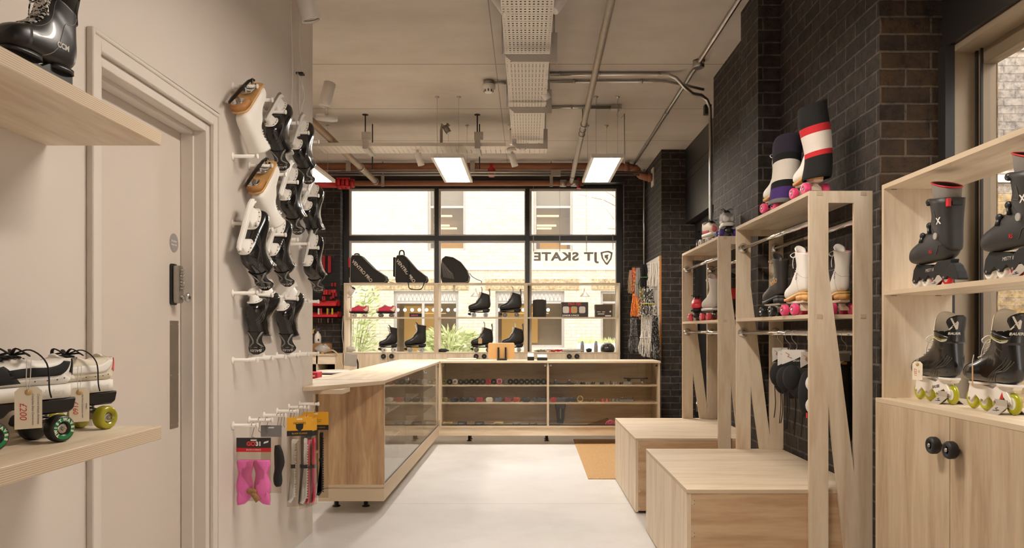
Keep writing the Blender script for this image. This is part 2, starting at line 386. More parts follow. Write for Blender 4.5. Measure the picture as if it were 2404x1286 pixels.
for x0, x1 in ((X0 + .075, -1.276), (-1.222, -.028), (.03, X1 - .085)):
    for z0, z1 in ((.58, 2.49), (2.555, Z1 - .045)):
        b = MB(mat('pale_glazing_bead', (214, 208, 200), .4))
        for q in ((x0, x0 + .03, z0, z1), (x1 - .012, x1, z0, z1), (x0 + .03, x1 - .012, z1 - .03, z1), (x0 + .03, x1 - .012, z0, z0 + .02)): b.box(q[0], q[1], 10.69, 10.72, q[2], q[3])
        b.build('glazing_bead', w1)
        b = MB(GL); b.box(x0 + .02, x1 - .01, 10.702, 10.708, z0 + .01, z1 - .01); b.build('pane', w1)
# ------------------------------------------------ side window behind the right display unit
w2 = thing('window_2', None, None, (2.04, .45, .3)); w2['kind'] = 'structure'
BRZ = mat('bronze_window_frame', (150, 132, 110), .4, .3, var=.05)
b = MB(BRZ)
b.box(2.0, 2.06, 3.40, 3.462, .3, 2.49); b.box(2.0, 2.06, -2.6, 3.40, .3, .36); b.box(2.0, 2.06, -2.6, 3.40, 2.42, 2.49); b.box(2.0, 2.06, .9, .97, .36, 2.42); b.build('window_frame', w2, bevel=.003)
b = MB(BLKW); b.box(1.99, 2.0, 3.435, 3.448, .3, 2.49); b.box(1.99, 2.0, 3.40, 3.408, .3, 2.49); b.build('gasket', w2)
for y0, y1 in ((-2.5, .9), (.97, 3.4)):
    b = MB(GL); b.box(2.028, 2.034, y0, y1, .36, 2.42); b.build('pane', w2)

# ------------------------------------------------ door in the white wall
tr = MB(WHITE)
tr.box(XL, XL + .016, 2.35, 2.4, 0, 2.165); tr.box(XL, XL + .016, 3.26, 3.31, 0, 2.165); tr.box(XL, XL + .016, 2.4, 3.26, 2.115, 2.165)
tr.box(XL, XL + .022, 2.345, 2.358, 0, 2.172); tr.box(XL, XL + .022, 3.302, 3.315, 0, 2.172); tr.box(XL, XL + .022, 2.358, 3.302, 2.158, 2.172)
struct(tr, 'trim_5', bevel=.003)
d1 = thing('door_1', None, None, (XL - .1, 2.83, 0)); d1['kind'] = 'structure'
b = MB(WHITE)
b.box(XL - .16, XL - .002, 3.225, 3.259, .0, 2.114); b.box(XL - .16, XL - .002, 2.401, 2.435, 0, 2.114); b.box(XL - .16, XL - .002, 2.435, 3.225, 2.08, 2.114)
b.box(XL - .098, XL - .05, 3.208, 3.225, 0, 2.08); b.box(XL - .098, XL - .05, 2.435, 2.45, 0, 2.08); b.box(XL - .098, XL - .05, 2.45, 3.208, 2.065, 2.08)
b.build('door_frame', d1, bevel=.002)
b = MB(mat('white_door_paint', (206, 194, 182), .5, var=.01, scale=5)); b.box(XL - .145, XL - .1, 2.437, 3.222, .006, 2.077); b.build('door_leaf', d1, bevel=.002)
DX = XL - .1
lk = MB(BLK); Yk = 3.135
def rr(cy, cz, hy, hz, r=.012, n=5):
    P = []
    for sx, sz, a0 in ((1, 1, 0), (-1, 1, 90), (-1, -1, 180), (1, -1, 270)):
        for i in range(n + 1):
            a = math.radians(a0 + 90 * i / n); P.append((cy + sx * (hy - r) + r * math.cos(a), cz + sz * (hz - r) + r * math.sin(a)))
    return P
lk.prism(rr(Yk, 1.437, .027, .083), 'yz', DX, DX + .008); lp = lk.build('lock_backplate', d1)
b = MB(GALV); b.prism(rr(Yk + .004, 1.437, .021, .076), 'yz', DX + .008, DX + .034); lb = b.build('keypad_lock', d1, bevel=.004, seg=2)
for i in range(7):
    for sx in (-1, 1):
        b = MB(STEEL); z = 1.495 - i * .0125; b.cyl((DX + .034, Yk + .004 + sx * .007, z), (DX + .042, Yk + .004 + sx * .007, z), .0042, n=10); b.build('button', lb)
b = MB(STEEL); b.cyl((DX + .034, Yk + .004, 1.385), (DX + .052, Yk + .004, 1.385), .008, n=14); b.ell((DX + .06, Yk + .004, 1.385), (.012, .017, .02)); b.build('thumb_turn', lb)
PL = mat('worn_push_plate', (156, 144, 130), .38, .8, var=.12, scale=25)
b = MB(PL); b.prism(rr(Yk + .013, 1.072, .037, .218, .004), 'yz', DX, DX + .002); pp = b.build('push_plate', d1)
b = MB(STEEL)
for dy in (-.03, .03):
    for z in (.87, 1.07, 1.275): b.cyl((DX + .002, Yk + .013 + dy, z), (DX + .0035, Yk + .013 + dy, z), .003, n=8)
b.build('screw', pp)
b = MB(mat('grey_sticker', (148, 143, 138), .5)); b.cyl((DX, Yk + .012, 1.606), (DX + .001, Yk + .012, 1.606), .0385, n=36); sg = b.build('round_sign', d1)
TW = mat('pale_lettering', (226, 221, 214), .5)
for k, s_ in enumerate(('Fire door', 'keep shut')):
    text(sg, 'lettering', s_, TW, .012, basis((DX + .0015, Yk + .012, 1.613 - .014 * k), (0, 1, 0), (0, 0, 1)), world=True)

# ================================================================== outside: street front
ASPH = concrete('pavement', (168, 162, 154), (190, 184, 176), (204, 198, 190), .85, 3)
b = MB(ASPH); b.box(-14, 14, 10.8, 30, -.2, -.06); b.box(2.1, 14, -8, 10.8, -.2, -.06); struct(b, 'street')
YB = brick('xz', 'stock', ((230, 216, 188), (238, 227, 207)), (206, 196, 180), bump=.5, mottle=[(.3, (226, 222, 218)), (.55, (244, 242, 240)), (.75, (255, 252, 248))])  # brick paled and low in contrast; haze is put into the colour
fc = thing('facade', None, None, (0, 18.1, 0)); fc['kind'] = 'structure'
SF = F / 18.0
def fx(x): return (x - CX) / SF
def fz(y): return EYE - (y - CY) / SF
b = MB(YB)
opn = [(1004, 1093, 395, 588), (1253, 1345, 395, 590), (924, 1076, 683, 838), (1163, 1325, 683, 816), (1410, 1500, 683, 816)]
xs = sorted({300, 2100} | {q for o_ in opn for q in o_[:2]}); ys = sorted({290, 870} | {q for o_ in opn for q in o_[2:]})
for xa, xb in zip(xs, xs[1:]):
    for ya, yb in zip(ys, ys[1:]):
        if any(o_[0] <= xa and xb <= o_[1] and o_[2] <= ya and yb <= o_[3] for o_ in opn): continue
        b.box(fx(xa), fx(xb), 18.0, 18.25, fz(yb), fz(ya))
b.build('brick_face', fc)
b = MB(brick('xz', 'soldier', ((206, 178, 126), (226, 202, 156)), (226, 216, 198), bw=.08, rh=.24, bump=.5))
for xa, xb in ((1139, 1360), (880, 1100), (1390, 1500)): b.box(fx(xa), fx(xb), 17.975, 18.0, fz(680), fz(655))
b.build('lintel_course', fc)
b = MB(mat('pale_stone', (224, 216, 202), .7)); b.box(fx(700), fx(1700), 17.96, 18.0, fz(634), fz(626)); b.build('string_course', fc)
FG = mat('grey_aluminium', (178, 174, 168), .5); DKG = mat('hazed_interior', (172, 164, 152), .5); WARM = emit('warm_shop_interior', (196, 160, 96), .35)  # room interiors lightened as well, glare haze put into their colour
LATT = mat('lattice_panel', (206, 200, 192), .5); SLG = glass('shop_glass', (235, 232, 226), 1.5)
for i, (xa, xb, ya, yb) in enumerate(opn):
    a0, a1, z0, z1 = fx(xa), fx(xb), fz(yb), fz(ya)
    wi = MB(FG); t = .06
    wi.box(a0, a0 + t, 18.08, 18.16, z0, z1); wi.box(a1 - t, a1, 18.08, 18.16, z0, z1); wi.box(a0 + t, a1 - t, 18.08, 18.16, z1 - t, z1); wi.box(a0 + t, a1 - t, 18.08, 18.16, z0, z0 + t)
    if i < 2: wi.box(a0 + t, a1 - t, 18.083, 18.157, fz(487), fz(482))
    if i in (2, 3, 4): wi.box(a0 + t, a1 - t, 18.083, 18.157, fz(712), fz(707)); wi.box((a0 * .55 + a1 * .45) - .03, (a0 * .55 + a1 * .45) + .03, 18.08, 18.16, z0, fz(712))
    fr = wi.build('window_frame', fc)
    p = MB(SLG); p.box(a0 + t, a1 - t, 18.11, 18.116, z0 + t, z1 - t); p.build('pane', fr)
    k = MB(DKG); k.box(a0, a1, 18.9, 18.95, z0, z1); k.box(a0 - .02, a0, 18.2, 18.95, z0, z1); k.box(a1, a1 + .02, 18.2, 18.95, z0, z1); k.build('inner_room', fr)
    if i < 2:
        k = MB(mat('window_blind', (190, 186, 182), .7)); k.box(a0 + t, a1 - t, 18.14, 18.15, fz(482), z1 - t); k.build('blind', fr)
        k = MB(emit('office_light', (255, 224, 170), 1.3))
        for yy in (497, 520, 527, 548): k.box(a0 + .1, a0 + .1 + (a1 - a0) * random.uniform(.4, .8), 18.6, 18.66, fz(yy + 3), fz(yy)) if False else k.box(a0 + .08, a0 + (a1 - a0) * random.uniform(.45, .85), 18.5, 18.62, fz(yy) - .03, fz(yy))
        k.build('ceiling_light', fr)
        k = MB(mat('yellow_partition', (222, 178, 92), .7)); k.box(a0 + .15, a1 - .1, 18.7, 18.75, z0, fz(545)); k.build('partition', fr)
    if i in (2, 3):
        k = MB(LATT); k.box(a0 + t, a1 - t, 18.09, 18.1, fz(706), fz(686))
        n = int((a1 - a0) / .1)
        for j in range(n):
            xx = a0 + t + (a1 - a0 - 2 * t) * j / n
            k.tube([(xx, 18.085, fz(705)), (xx + .05, 18.085, fz(687)), (xx + .1, 18.085, fz(705))], .006, 4)
        k.build('lattice_panel', fr)
        k = MB(WARM); k.box(a0 + .12, a0 + (a1 - a0) * .62, 18.8, 18.85, z0 + .1, fz(716)); k.build('lit_partition', fr)
        k = MB(emit('shelf_glow', (240, 200, 120), .7)); k.box(a0 + .5, a1 - .35, 18.6, 18.63, fz(735), fz(733)); k.build('shelf_light', fr)
        k = MB(mat('white_dots', (244, 240, 234), .5))
        for j in range(3 if i == 3 else 9):
            xx = fx(932 + 17 * j) if i == 2 else fx(1170 + 130 * j * .45)
            k.cyl((xx, 18.102, fz(727)), (xx, 18.108, fz(727)), .042, n=20)
        k.build('glass_marking', fr)
for j, x in enumerate((877, 1118, 1371)):
    t = thing('wall_lamp', 'small barn lamp on the brick front across the street, ' + ('left of the lattice shopfront', 'between the two shopfronts', 'right of the shopfronts')[j], 'lamp', (fx(x), 18, fz(690)), group='street wall lamps')
    k = MB(GALV); k.tube([(fx(x), 18.0, fz(688)), (fx(x), 17.85, fz(678)), (fx(x), 17.75, fz(684)), (fx(x), 17.72, fz(690))], .012, 6); k.build('bracket', t)
    k = MB(GALV); k.lathe((fx(x), 17.72, fz(686)), (0, 0, -1), [(.02, 0), (.04, .03), (.12, .11)], caps=False); k.build('lamp_shade', t)
LEAF = mat('leaf_green', (166, 182, 112), .6, var=.35, scale=9); LEAF2 = mat('grass_green', (192, 200, 146), .6, var=.3, scale=9)
def plant(name, label, c, w, h, n, ln, m, seed, cat='plant'):
    rnd = random.Random(seed); t = thing(name, label, cat, c); k = MB(m); st = MB(mat('plant_stem', (110, 120, 60), .7))
    for _ in range(n):
        a = rnd.uniform(0, 2 * PI); R = rnd.random() ** .5 * w; zt = rnd.uniform(.1, 1) * h; p = Vector((c[0] + math.cos(a) * R, c[1] + math.sin(a) * .5 * min(w, .9), c[2] + zt))
        d = Vector((math.cos(a), math.sin(a) * .4, rnd.uniform(-.2, .9))).normalized() * ln * rnd.uniform(.6, 1.3); u = Vector((rnd.uniform(-1, 1), rnd.uniform(-1, 1), rnd.uniform(-1, 1))).normalized() * ln * .16
        k.f([k.v(p), k.v(p + d * .5 + u), k.v(p + d), k.v(p + d * .5 - u)])
    for _ in range(max(8, n // 40)):
        a = rnd.uniform(0, 2 * PI); q = Vector((c[0] + math.cos(a) * w * .7, c[1] + math.sin(a) * .3, c[2] + h * rnd.uniform(.5, .95)))
        st.tube([(c[0] + math.cos(a) * w * .3, c[1], c[2]), (Vector(c) + q) / 2 + Vector((0, 0, .1)), q], .006, 4)
    k.build('leaves', t, recalc=False); st.build('stem', t); return t
plant('climbing_plant', 'green climbing plant on the brick front behind the red kids skates', (fx(845), 17.2, -.06), .55, 2.3, 1100, .13, LEAF, 3)
plant('grass_clump', 'pale green wispy grass clump below the lattice shopfront window', (fx(1068), 16.6, -.06), .55, 1.25, 900, .24, LEAF2, 4)
plant('low_shrub', 'low green shrub at the foot of the lattice shopfront', (fx(975), 17.0, -.06), .35, .6, 500, .16, LEAF, 5)
tr_ = thing('street_tree', 'thin young tree with pale blossom outside the upper right window panes', 'tree', (fx(1450), 15.8, -.06))
rnd = random.Random(11); k = MB(mat('tree_bark', (150, 138, 124), .8)); bl = MB(mat('pale_blossom', (246, 240, 232), .7))
tp = Vector((fx(1455), 15.8, 4.3)); k.tube([(fx(1450), 15.8, -.06), (fx(1447), 15.8, 2.0), tp], [.03, .025, .015], 6)
for _ in range(13):
    z = rnd.uniform(2.6, 4.3); p = Vector((fx(1450), 15.8, z)); e = p + Vector((rnd.uniform(-1.15, .4), rnd.uniform(-.3, .3), rnd.uniform(.1, .9)))
    md = (p + e) / 2 + Vector((0, 0, .08)); k.tube([p, md, e], [.012, .008, .003], 5)
    for _ in range(26):
        q = md.lerp(e, rnd.random()) + Vector((rnd.gauss(0, .08), rnd.gauss(0, .08), rnd.gauss(0, .08))); bl.ell(q, (.018, .018, .014), 5, 3)
k.build('branches', tr_); bl.build('blossom', tr_)
t = thing('planter', 'long white planter box on the pavement below the right of the shop window', 'planter', (fx(1395), 16.4, -.06))
k = MB(mat('white_planter', (236, 230, 222), .6)); k.box(fx(1345), fx(1480), 16.2, 16.7, -.06, .98); k.build('box', t, bevel=.01)
k = MB(LEAF2); rnd = random.Random(9)
for _ in range(260):
    p = Vector((rnd.uniform(fx(1348), fx(1478)), rnd.uniform(16.22, 16.68), .98)); d = Vector((rnd.uniform(-.4, .4), rnd.uniform(-.4, .4), 1)).normalized() * rnd.uniform(.06, .16); u = Vector((.012, .006, 0))
    k.f([k.v(p - u), k.v(p + u), k.v(p + d)])
k.build('greenery', t, recalc=False)
# passage outside the side window
PB = brick('yz', 'white_painted', ((214, 208, 200), (222, 217, 210)), (196, 190, 182), bump=.6)
b = MB(PB); b.box(6.2, 6.4, -6, 7.8, -.06, 5); struct(b, 'passage_wall')
b = MB(brick('xz', 'yellow', ((214, 184, 132), (232, 206, 160)), (206, 196, 178), bump=.6)); b.box(2.2, 6.2, 7.6, 7.8, -.06, 2.6); struct(b, 'passage_end_wall')
b = MB(brick('xz', 'white_end', ((190, 181, 170), (200, 192, 182)), (172, 164, 154), bump=.6)); b.box(2.2, 6.2, 7.6, 7.8, 2.6, 5); struct(b, 'passage_upper_wall')
b = MB(brick('xz', 'outer_reveal', ((186, 152, 108), (206, 176, 130)), (190, 178, 160), bump=.6)); b.box(2.081, 2.095, 3.45, 7.55, -.06, 4.2); struct(b, 'wall_outer')
for j, z in enumerate((4.03, 2.736)):  # added bars; bright streaks in the window glass are built as lamps
    t = thing('added_glow_bar', ('upper', 'lower')[j] + ' added glow bar standing in for a bright streak in the side window glass', 'light', (5.1, 7.56, z), group='added glow bars')
    k = MB(WPLAS); k.box(4.52, 5.9, 7.57, 7.6, z - .035, z + .035); k.build('housing', t)
    k = MB(emit('strip_glow', (255, 244, 222), 9)); k.box(4.54, 5.88, 7.545, 7.57, z - .025, z + .025); k.build('diffuser', t)
# ================================================================== ceiling services
TRAYW = mat('white_cable_tray', (226, 219, 209), .5, var=.02)
HOLE = mat('shaded_cable_grey', (66, 62, 58), .8)
TH = 3.10
def perforated(mb, u0, u1, v0, v1, z, along, pu=.0345, pv=.0235, hu=.0125, hv=.0105):
    # strip of sheet metal with real punched holes: cross strips and bars between them
    nu = int((u1 - u0) / pu); nv = int((v1 - v0) / pv); pu = (u1 - u0) / nu; pv = (v1 - v0) / nv
    def bx(a0, a1, c0, c1):
        if along == 'y': mb.quad((c0, a0, z), (c1, a0, z), (c1, a1, z), (c0, a1, z))
        else: mb.quad((a0, c0, z), (a1, c0, z), (a1, c1, z), (a0, c1, z))
    for i in range(nu):
        a = u0 + i * pu; slot = i % 3 == 2
        h = hu * (.35 if slot else 1); g = hv * (1.6 if slot else 1)
        bx(a, a + pu / 2 - h / 2, v0, v1); bx(a + pu / 2 + h / 2, a + pu, v0, v1)
        c = v0
        for j in range(nv):
            m_ = v0 + (j + .5) * pv; bx(a + pu / 2 - h / 2, a + pu / 2 + h / 2, c, m_ - g / 2); c = m_ + g / 2
        bx(a + pu / 2 - h / 2, a + pu / 2 + h / 2, c, v1)
t = thing('cable_tray', 'white perforated cable tray running along the ceiling towards the shop window', 'cable tray', (0, 5.6, TH))
b = MB(TRAYW); perforated(b, 3.3, 7.78, -.15, .15, TH, 'y')
for x in (-.15, .15): b.quad((x, 3.3, TH), (x, 7.78, TH), (x, 7.78, TH + .05), (x, 3.3, TH + .05))
b.build('tray', t, recalc=False)
b = MB(HOLE); b.box(-.13, .13, 3.3, 7.7, TH + .03, TH + .045); b.build('cables', t)  # cables as a flat sheet, darkened so the punched holes read as shaded
BRK = mat('galvanised_bracket', (196, 190, 182), .45, .35, var=.08, scale=80)
for Y in (5.05, 6.24, 7.46):
    b = MB(BRK); b.box(-.15, .15, Y, Y + .055, TH - .055, TH - .05)
    P = [(-.15, TH - .05), (-.15, TH - .055), (-.10, TH - .10), (.19, TH - .10), (.19, TH - .05)]
    b.prism(P, 'xz', Y - .003, Y)
    b.box(.155, .195, Y - .004, Y, TH - .10, TH + .09); b.box(.192, .196, Y, Y + .06, TH - .1, TH + .09)
    b.build('hanger_bracket', t)
    b = MB(STEEL)
    for x in (-.11, 0, .11): b.cyl((x, Y + .03, TH - .066), (x, Y + .03, TH - .04), .009, n=6)
    b.cyl((-.165, Y + .03, TH - .04), (-.165, Y + .03, ZC), .005, n=6); b.cyl((.175, Y + .03, TH + .08), (.175, Y + .03, ZC), .005, n=6); b.build('bolt', t)
t = thing('cable_tray', 'white perforated cross tray hung on rods in front of the shop window', 'cable tray', (-1.2, 7.9, TH))
b = MB(TRAYW); perforated(b, -2.6, .2, 7.79, 8.08, TH, 'x', .05)
b.box(-2.6, -.22, 7.775, 7.79, TH, TH + .035); b.box(-2.6, .2, 8.08, 8.095, TH, TH + .035); b.build('tray', t, recalc=False)
for x in (-1.62, -.5):
    b = MB(BRK); b.box(x - .02, x + .02, 7.74, 8.13, TH - .03, TH - .004); b.box(x - .025, x + .03, 7.735, 7.76, TH - .03, TH + .05); b.box(x - .03, x + .06, 7.72, 7.735, TH + .05, TH + .13); b.build('hanger_bracket', t)
    b = MB(BLKM); b.cyl((x, 7.75, TH), (x, 7.75, ZC), .006, n=8); b.cyl((x, 8.11, TH - .16), (x, 8.11, ZC), .006, n=8); b.lathe((x, 7.75, ZC), (0, 0, -1), [(.03, 0), (.03, .006), (.01, .01)]); b.build('rod', t)

PIPE = mat('grey_painted_pipe', (168, 156, 142), .5, .25, var=.14, scale=18)
COPPER = mat('rust_red_primer_pipe', (146, 94, 66), .55, var=.12, scale=14)
REDP = mat('red_pipe_coupling', (190, 28, 34), .45)
def pipe(name, label, pts, r, m, clips=(), cat='pipe', n=14):
    t = thing(name, label, cat, pts[0]); b = MB(m); b.tube(pts, r, n); b.build('tube', t)
    for c, h in clips:
        b = MB(GALV); b.tube([(c[0], c[1], c[2] + h), (c[0], c[1], c[2] + r)], .006, 6); q = Vector(pts[-1]) - Vector(pts[0]); q.normalize()
        b.cyl(Vector(c) - q * .012, Vector(c) + q * .012, r * 1.25, n=14); b.build('clip', t)
    return t
pa, pb = at(1437, -10, 4.55), at(1341, 428, 9.95); pz = pa + (pa - pb) * 1.1
t = pipe('sprinkler_pipe', 'long grey pipe running down the ceiling right of the cable tray', [pz, pa, pa.lerp(pb, .5), pb], .026, PIPE, [(pa.lerp(pb, .54), .2), (pa.lerp(pb, .93), .2)])
for f_ in (.50, .565): b = MB(GALV); b.cyl(pa.lerp(pb, f_), pa.lerp(pb, f_ + .008), .033, n=16); b.build('collar', t)
b = MB(REDP); e = pb + Vector((.0, .02, -.0)); b.lathe(at(1359, 428, 9.95), (0, 0, -1), [(.02, -.05), (.02, .02), (.03, .03), (.015, .05), (.03, .08)]); b.build('sprinkler_head', t)
pa, pb = at(700, 255, 6.8), at(884, 428, 9.98)
t = pipe('sprinkler_pipe', 'rust-streaked pipe slanting down to the window head above the bags', [pa, pb], .036, mat('streaked_pipe', (160, 140, 116), .5, .2, var=.25, scale=12))
for f_ in (.72, .97): b = MB(GALV); b.cyl(pa.lerp(pb, f_), pa.lerp(pb, f_ + .012), .045, n=16); b.build('collar', t)
zp = 3.345; ex = [Vector((-2.7, 9.9, zp)), Vector((1.28, 9.9, zp)), Vector((1.36, 9.9, zp - .02)), Vector((1.45, 9.88, zp - .12)), Vector((1.52, 9.87, zp - .145)), Vector((1.60, 9.87, zp - .145))]
t = pipe('water_main', 'upper rust red pipe across the window head ending in an elbow', ex, .047, COPPER)
b = MB(COPPER); b.cyl((1.24, 9.9, zp), (1.30, 9.9, zp), .056); b.cyl((1.36, 9.9, zp - .02), (1.41, 9.89, zp - .07), .056); b.cyl((1.535, 9.87, zp - .145), (1.58, 9.87, zp - .145), .056); b.build('elbow_collar', t)
b = MB(WHITE); b.box(1.588, 1.6, 9.79, 9.95, zp - .26, zp - .03); b.build('wall_patch', t)
for x in (at(820, 390, 9.9).x, at(1110, 390, 9.9).x, at(1154, 390, 9.9).x):
    b = MB(GALV if x < -.5 else REDP); b.box(x - .03, x + .03, 9.84, 9.86, zp - .07, ZC - .002) if x < -.5 else b.lathe((x, 9.9, zp - .03), (0, 0, -1), [(.05, -.06), (.05, .06), (.03, .08), (.04, .1)]); b.build('pipe_clip' if x < -.5 else 'sprinkler_head', t)
zl = 3.14
t = pipe('water_main', 'lower rust red pipe just above the shop window frame', [Vector((-2.75, 9.95, zl)), Vector((.45, 9.95, zl)), Vector((.72, 9.95, zl))], .034, COPPER)
b = MB(REDP); b.tube([(-3.2, 9.95, zl), (-2.4, 9.95, zl)], .055, 14)
for x, r in ((-2.41, .075), (-2.36, .06), (-2.3, .075), (-2.24, .055)): b.cyl((x - .02, 9.95, zl), (x + .02, 9.95, zl), r, n=14)
for a in range(4): b.cyl((-2.44, 9.95 + .07 * math.cos(a * PI / 2 + .7), zl + .07 * math.sin(a * PI / 2 + .7)), (-2.27, 9.95 + .07 * math.cos(a * PI / 2 + .7), zl + .07 * math.sin(a * PI / 2 + .7)), .014, n=8)
b.build('red_coupling', t)
for x in (at(900, 428, 9.95).x, at(1294, 428, 9.95).x): b = MB(GALV); b.box(x - .02, x + .02, 9.9, 9.91, zl - .05, zl + .09); b.cyl((x, 9.905, zl + .09), (x, 9.905, ZC), .006, n=6); b.build('pipe_clip', t)
b = MB(GALV); b.cyl((.42, 9.95, zl), (.5, 9.95, zl), .045); b.cyl((.56, 9.95, zl), (.66, 9.95, zl), .042); b.build('collar', t)
t = pipe('conduit', 'thin steel conduit between the two rust red pipes', [Vector((-2.6, 9.84, 3.26)), Vector((1.5, 9.84, 3.26))], .013, STEEL)
t = pipe('conduit', 'second thin steel conduit under the upper rust red pipe', [Vector((-2.6, 9.84, 3.225)), Vector((1.42, 9.84, 3.225))], .011, STEEL)
b = MB(GALV)
for x in (at(725, 400, 9.84).x, at(1305, 400, 9.84).x): b.box(x - .06, x + .06, 9.82, 9.86, 3.21, 3.28)
b.build('joint_box', t)
CZ = ZC - .02
t = pipe('conduit', 'steel conduit along the ceiling beside the right brick wall', [Vector((1.37, 4.0, CZ)), Vector((1.37, 10.0, CZ))], .016, STEEL, [((1.37, Y, CZ), .02) for Y in (4.9, 6.3, 7.6, 8.9)])
b = MB(GALV); b.cyl((1.37, 6.2, ZC - .06), (1.37, 6.2, ZC), .045, n=20); b.build('junction_box', t)
A = [(.12, 6.47, CZ), (.9, 6.47, CZ), (1.17, 6.47, CZ), (1.24, 6.475, CZ - .03), (1.32, 6.5, CZ - .1), (1.40, 6.56, CZ - .135), (1.48, 6.6, CZ - .135), (1.54, 6.65, CZ - .16), (1.57, 6.66, CZ - .23), (1.575, 6.66, 2.9), (1.575, 6.66, 1.0), (1.575, 6.66, .2)]
t = pipe('conduit', 'steel conduit bending down the edge of the right brick wall', [Vector(p) for p in A], .015, STEEL, [((x, 6.47, CZ), .02) for x in (.27, .6, 1.1)])
b = MB(BLK); b.box(1.53, 1.588, 6.68, 6.74, 3.12, 3.2); b.build('cable_box', t)
t = pipe('conduit', 'steel conduit across the ceiling ending at the wall box', [Vector(p) for p in [(.14, 6.66, CZ), (1.2, 6.66, CZ), (1.36, 6.7, CZ - .02), (1.53, 6.72, CZ - .05)]], .013, STEEL, [((x, 6.66, CZ), .02) for x in (.4, .98)])
t = pipe('conduit', 'short steel conduit to the junction box above the right light panel', [Vector((.14, 7.43, CZ)), Vector((.82, 7.43, CZ))], .014, STEEL, [((.42, 7.43, CZ), .02)])
b = MB(GALV); b.box(.8, .9, 7.39, 7.47, ZC - .045, ZC - .001); b.build('junction_box', t)
b = MB(WPLAS); b.tube([(.88, 7.43, ZC - .04), (.86, 7.43, ZC - .1), (.9, 7.43, ZC - .12), (.93, 7.43, ZC - .08), (.93, 7.43, 2.85)], .006, 6); b.build('cable', t)
t = pipe('conduit', 'steel conduit down the dark brick corner beside the shop window', [Vector((1.56, 10.35, ZC - .01)), Vector((1.56, 10.35, 1.95))], .014, STEEL, [((1.56, 10.35, 2.7), -.0)])
t = pipe('conduit', 'hooked conduit stub dropping to the cross tray', [Vector(p) for p in [at(1040, 290, 7.9) + Vector((.05, 0, 0)), at(1047, 300, 7.9), at(1038, 292, 7.9), at(1036, 305, 7.9), at(1036, 338, 7.9)]], .014, PIPE)
b = MB(GALV); b.cyl(at(1044, 296, 7.9), at(1054, 312, 7.9), .03); b.build('cable_gland', t)
# LED panels: frame, glowing diffuser, wires
LEDM = emit('led_diffuser', (255, 244, 231), 31)
def led(x0, x1, y0, y1, z, label, wires=True):
    t = thing('light_panel', label, 'light', ((x0 + x1) / 2, (y0 + y1) / 2, z), group='suspended light panels')
    b = MB(WPLAS); q = .028
    b.box(x0, x0 + q, y0, y1, z, z + .035); b.box(x1 - q, x1, y0, y1, z, z + .035); b.box(x0 + q, x1 - q, y0, y0 + q, z, z + .035); b.box(x0 + q, x1 - q, y1 - q, y1, z, z + .035)
    b.box(x0 + q, x1 - q, y0 + q, y1 - q, z + .02, z + .035); b.build('frame', t, bevel=.002)
    b = MB(LEDM); b.box(x0 + q, x1 - q, y0 + q, y1 - q, z + .006, z + .012); b.build('diffuser', t)
    for x in (x0 + .05, x1 - .05):
        for y in (y0 + .08, y1 - .12):
            b = MB(STEEL); b.cyl((x, y, z + .035), (x, y, ZC), .0016, n=5); b.lathe((x, y, ZC), (0, 0, -1), [(.02, 0), (.02, .006), (.006, .012), (.004, .03)], 10); b.build('wire', t)
ZP = 2.83
led(-.883, -.583, 7.08, 8.28, ZP, 'rectangular glowing light panel hung on wires left of centre before the window')
led(.584, .884, 7.08, 8.28, ZP, 'rectangular glowing light panel hung on wires on the right near the brick pier')
led(-2.35, -2.05, 7.08, 8.28, ZP, 'rectangular light panel half hidden behind the hanging hockey skates')
led(.10, .40, 2.3, 3.5, ZP, 'rectangular light panel added out of view to light the floor near the viewer')  # invented lamp, out of view, added to brighten the near floor
# spot lamps
SPOTE = emit('spot_lens', (255, 232, 200), 2.0)
def spot(label, c, aim, r=.034, L=.13, base=(0, 0, .12), disc=.05, warm=False):
    c = Vector(c); aim = Vector(aim).normalized(); t = thing('spot_lamp', label, 'light', c, group='white spot lamps')
    b = MB(WPLAS); b.lathe(c - aim * L / 2, aim, [(r * .9, 0), (r, .006), (r, L - .002), (r * .88, L), (r * .86, L - .012)], 22, caps=False); b.lathe(c - aim * L / 2, aim, [(r * .9, 0), (1e-5, .0)], 22, caps=False); b.build('lamp_head', t)
    b = MB(SPOTE if warm else mat('spot_glass', (205, 198, 188), .2)); b.cyl(c + aim * (L / 2 - .02), c + aim * (L / 2 - .016), r * .84, n=22); b.build('lens', t)
    bp = c + Vector(base)
    b = MB(WPLAS); b.cyl(bp, bp - Vector(base).normalized() * .035, disc, n=22); b.cyl(bp - Vector(base).normalized() * .035, c, .012, n=10); b.build('mount', t)
spot('large white spot lamp at the top of the white wall, cut off by the frame', at(720, 8, 4.3), (.25, .15, -1), .055, .19, (-.02, 0, .16))
spot('white spot lamp mounted at the far end of the white wall', at(768, 222, 5.3), (.2, .15, 1), .04, .17, (-.02, .06, -.16), .075)
b_ = at(1275, 215, 6.1)
spot('white spot lamp on the right edge of the cable tray, tilted down', b_, (.5, .1, -.7), .032, .14, (-.02, .06, .1))
spot('pale warm-lit spot lamp under the far end of the cable tray', at(1204, 323, 7.5), (0, 0, -1), .034, .14, (0, 0, .12), warm=True)
spot('white spot lamp under the cross tray, left of the first hung panel', at(985, 374, 7.95), (.2, .05, -.7), .034, .13, (-.03, 0, .12))
spot('white spot lamp hanging just below the round sounder', at(1205, 376, 7.85), (.22, .05, -.7), .034, .13, (-.02, 0, .12))
spot('white spot lamp cut off by the top of the frame, left of the tray', at(1178, 4, 4.55), (-.4, .1, .6), .045, .16, (.1, 0, .1))
spot('white spot lamp cut off by the top of the frame, right of the tray', at(1312, 2, 4.55), (.4, .1, .6), .04, .14, (-.1, 0, .1))
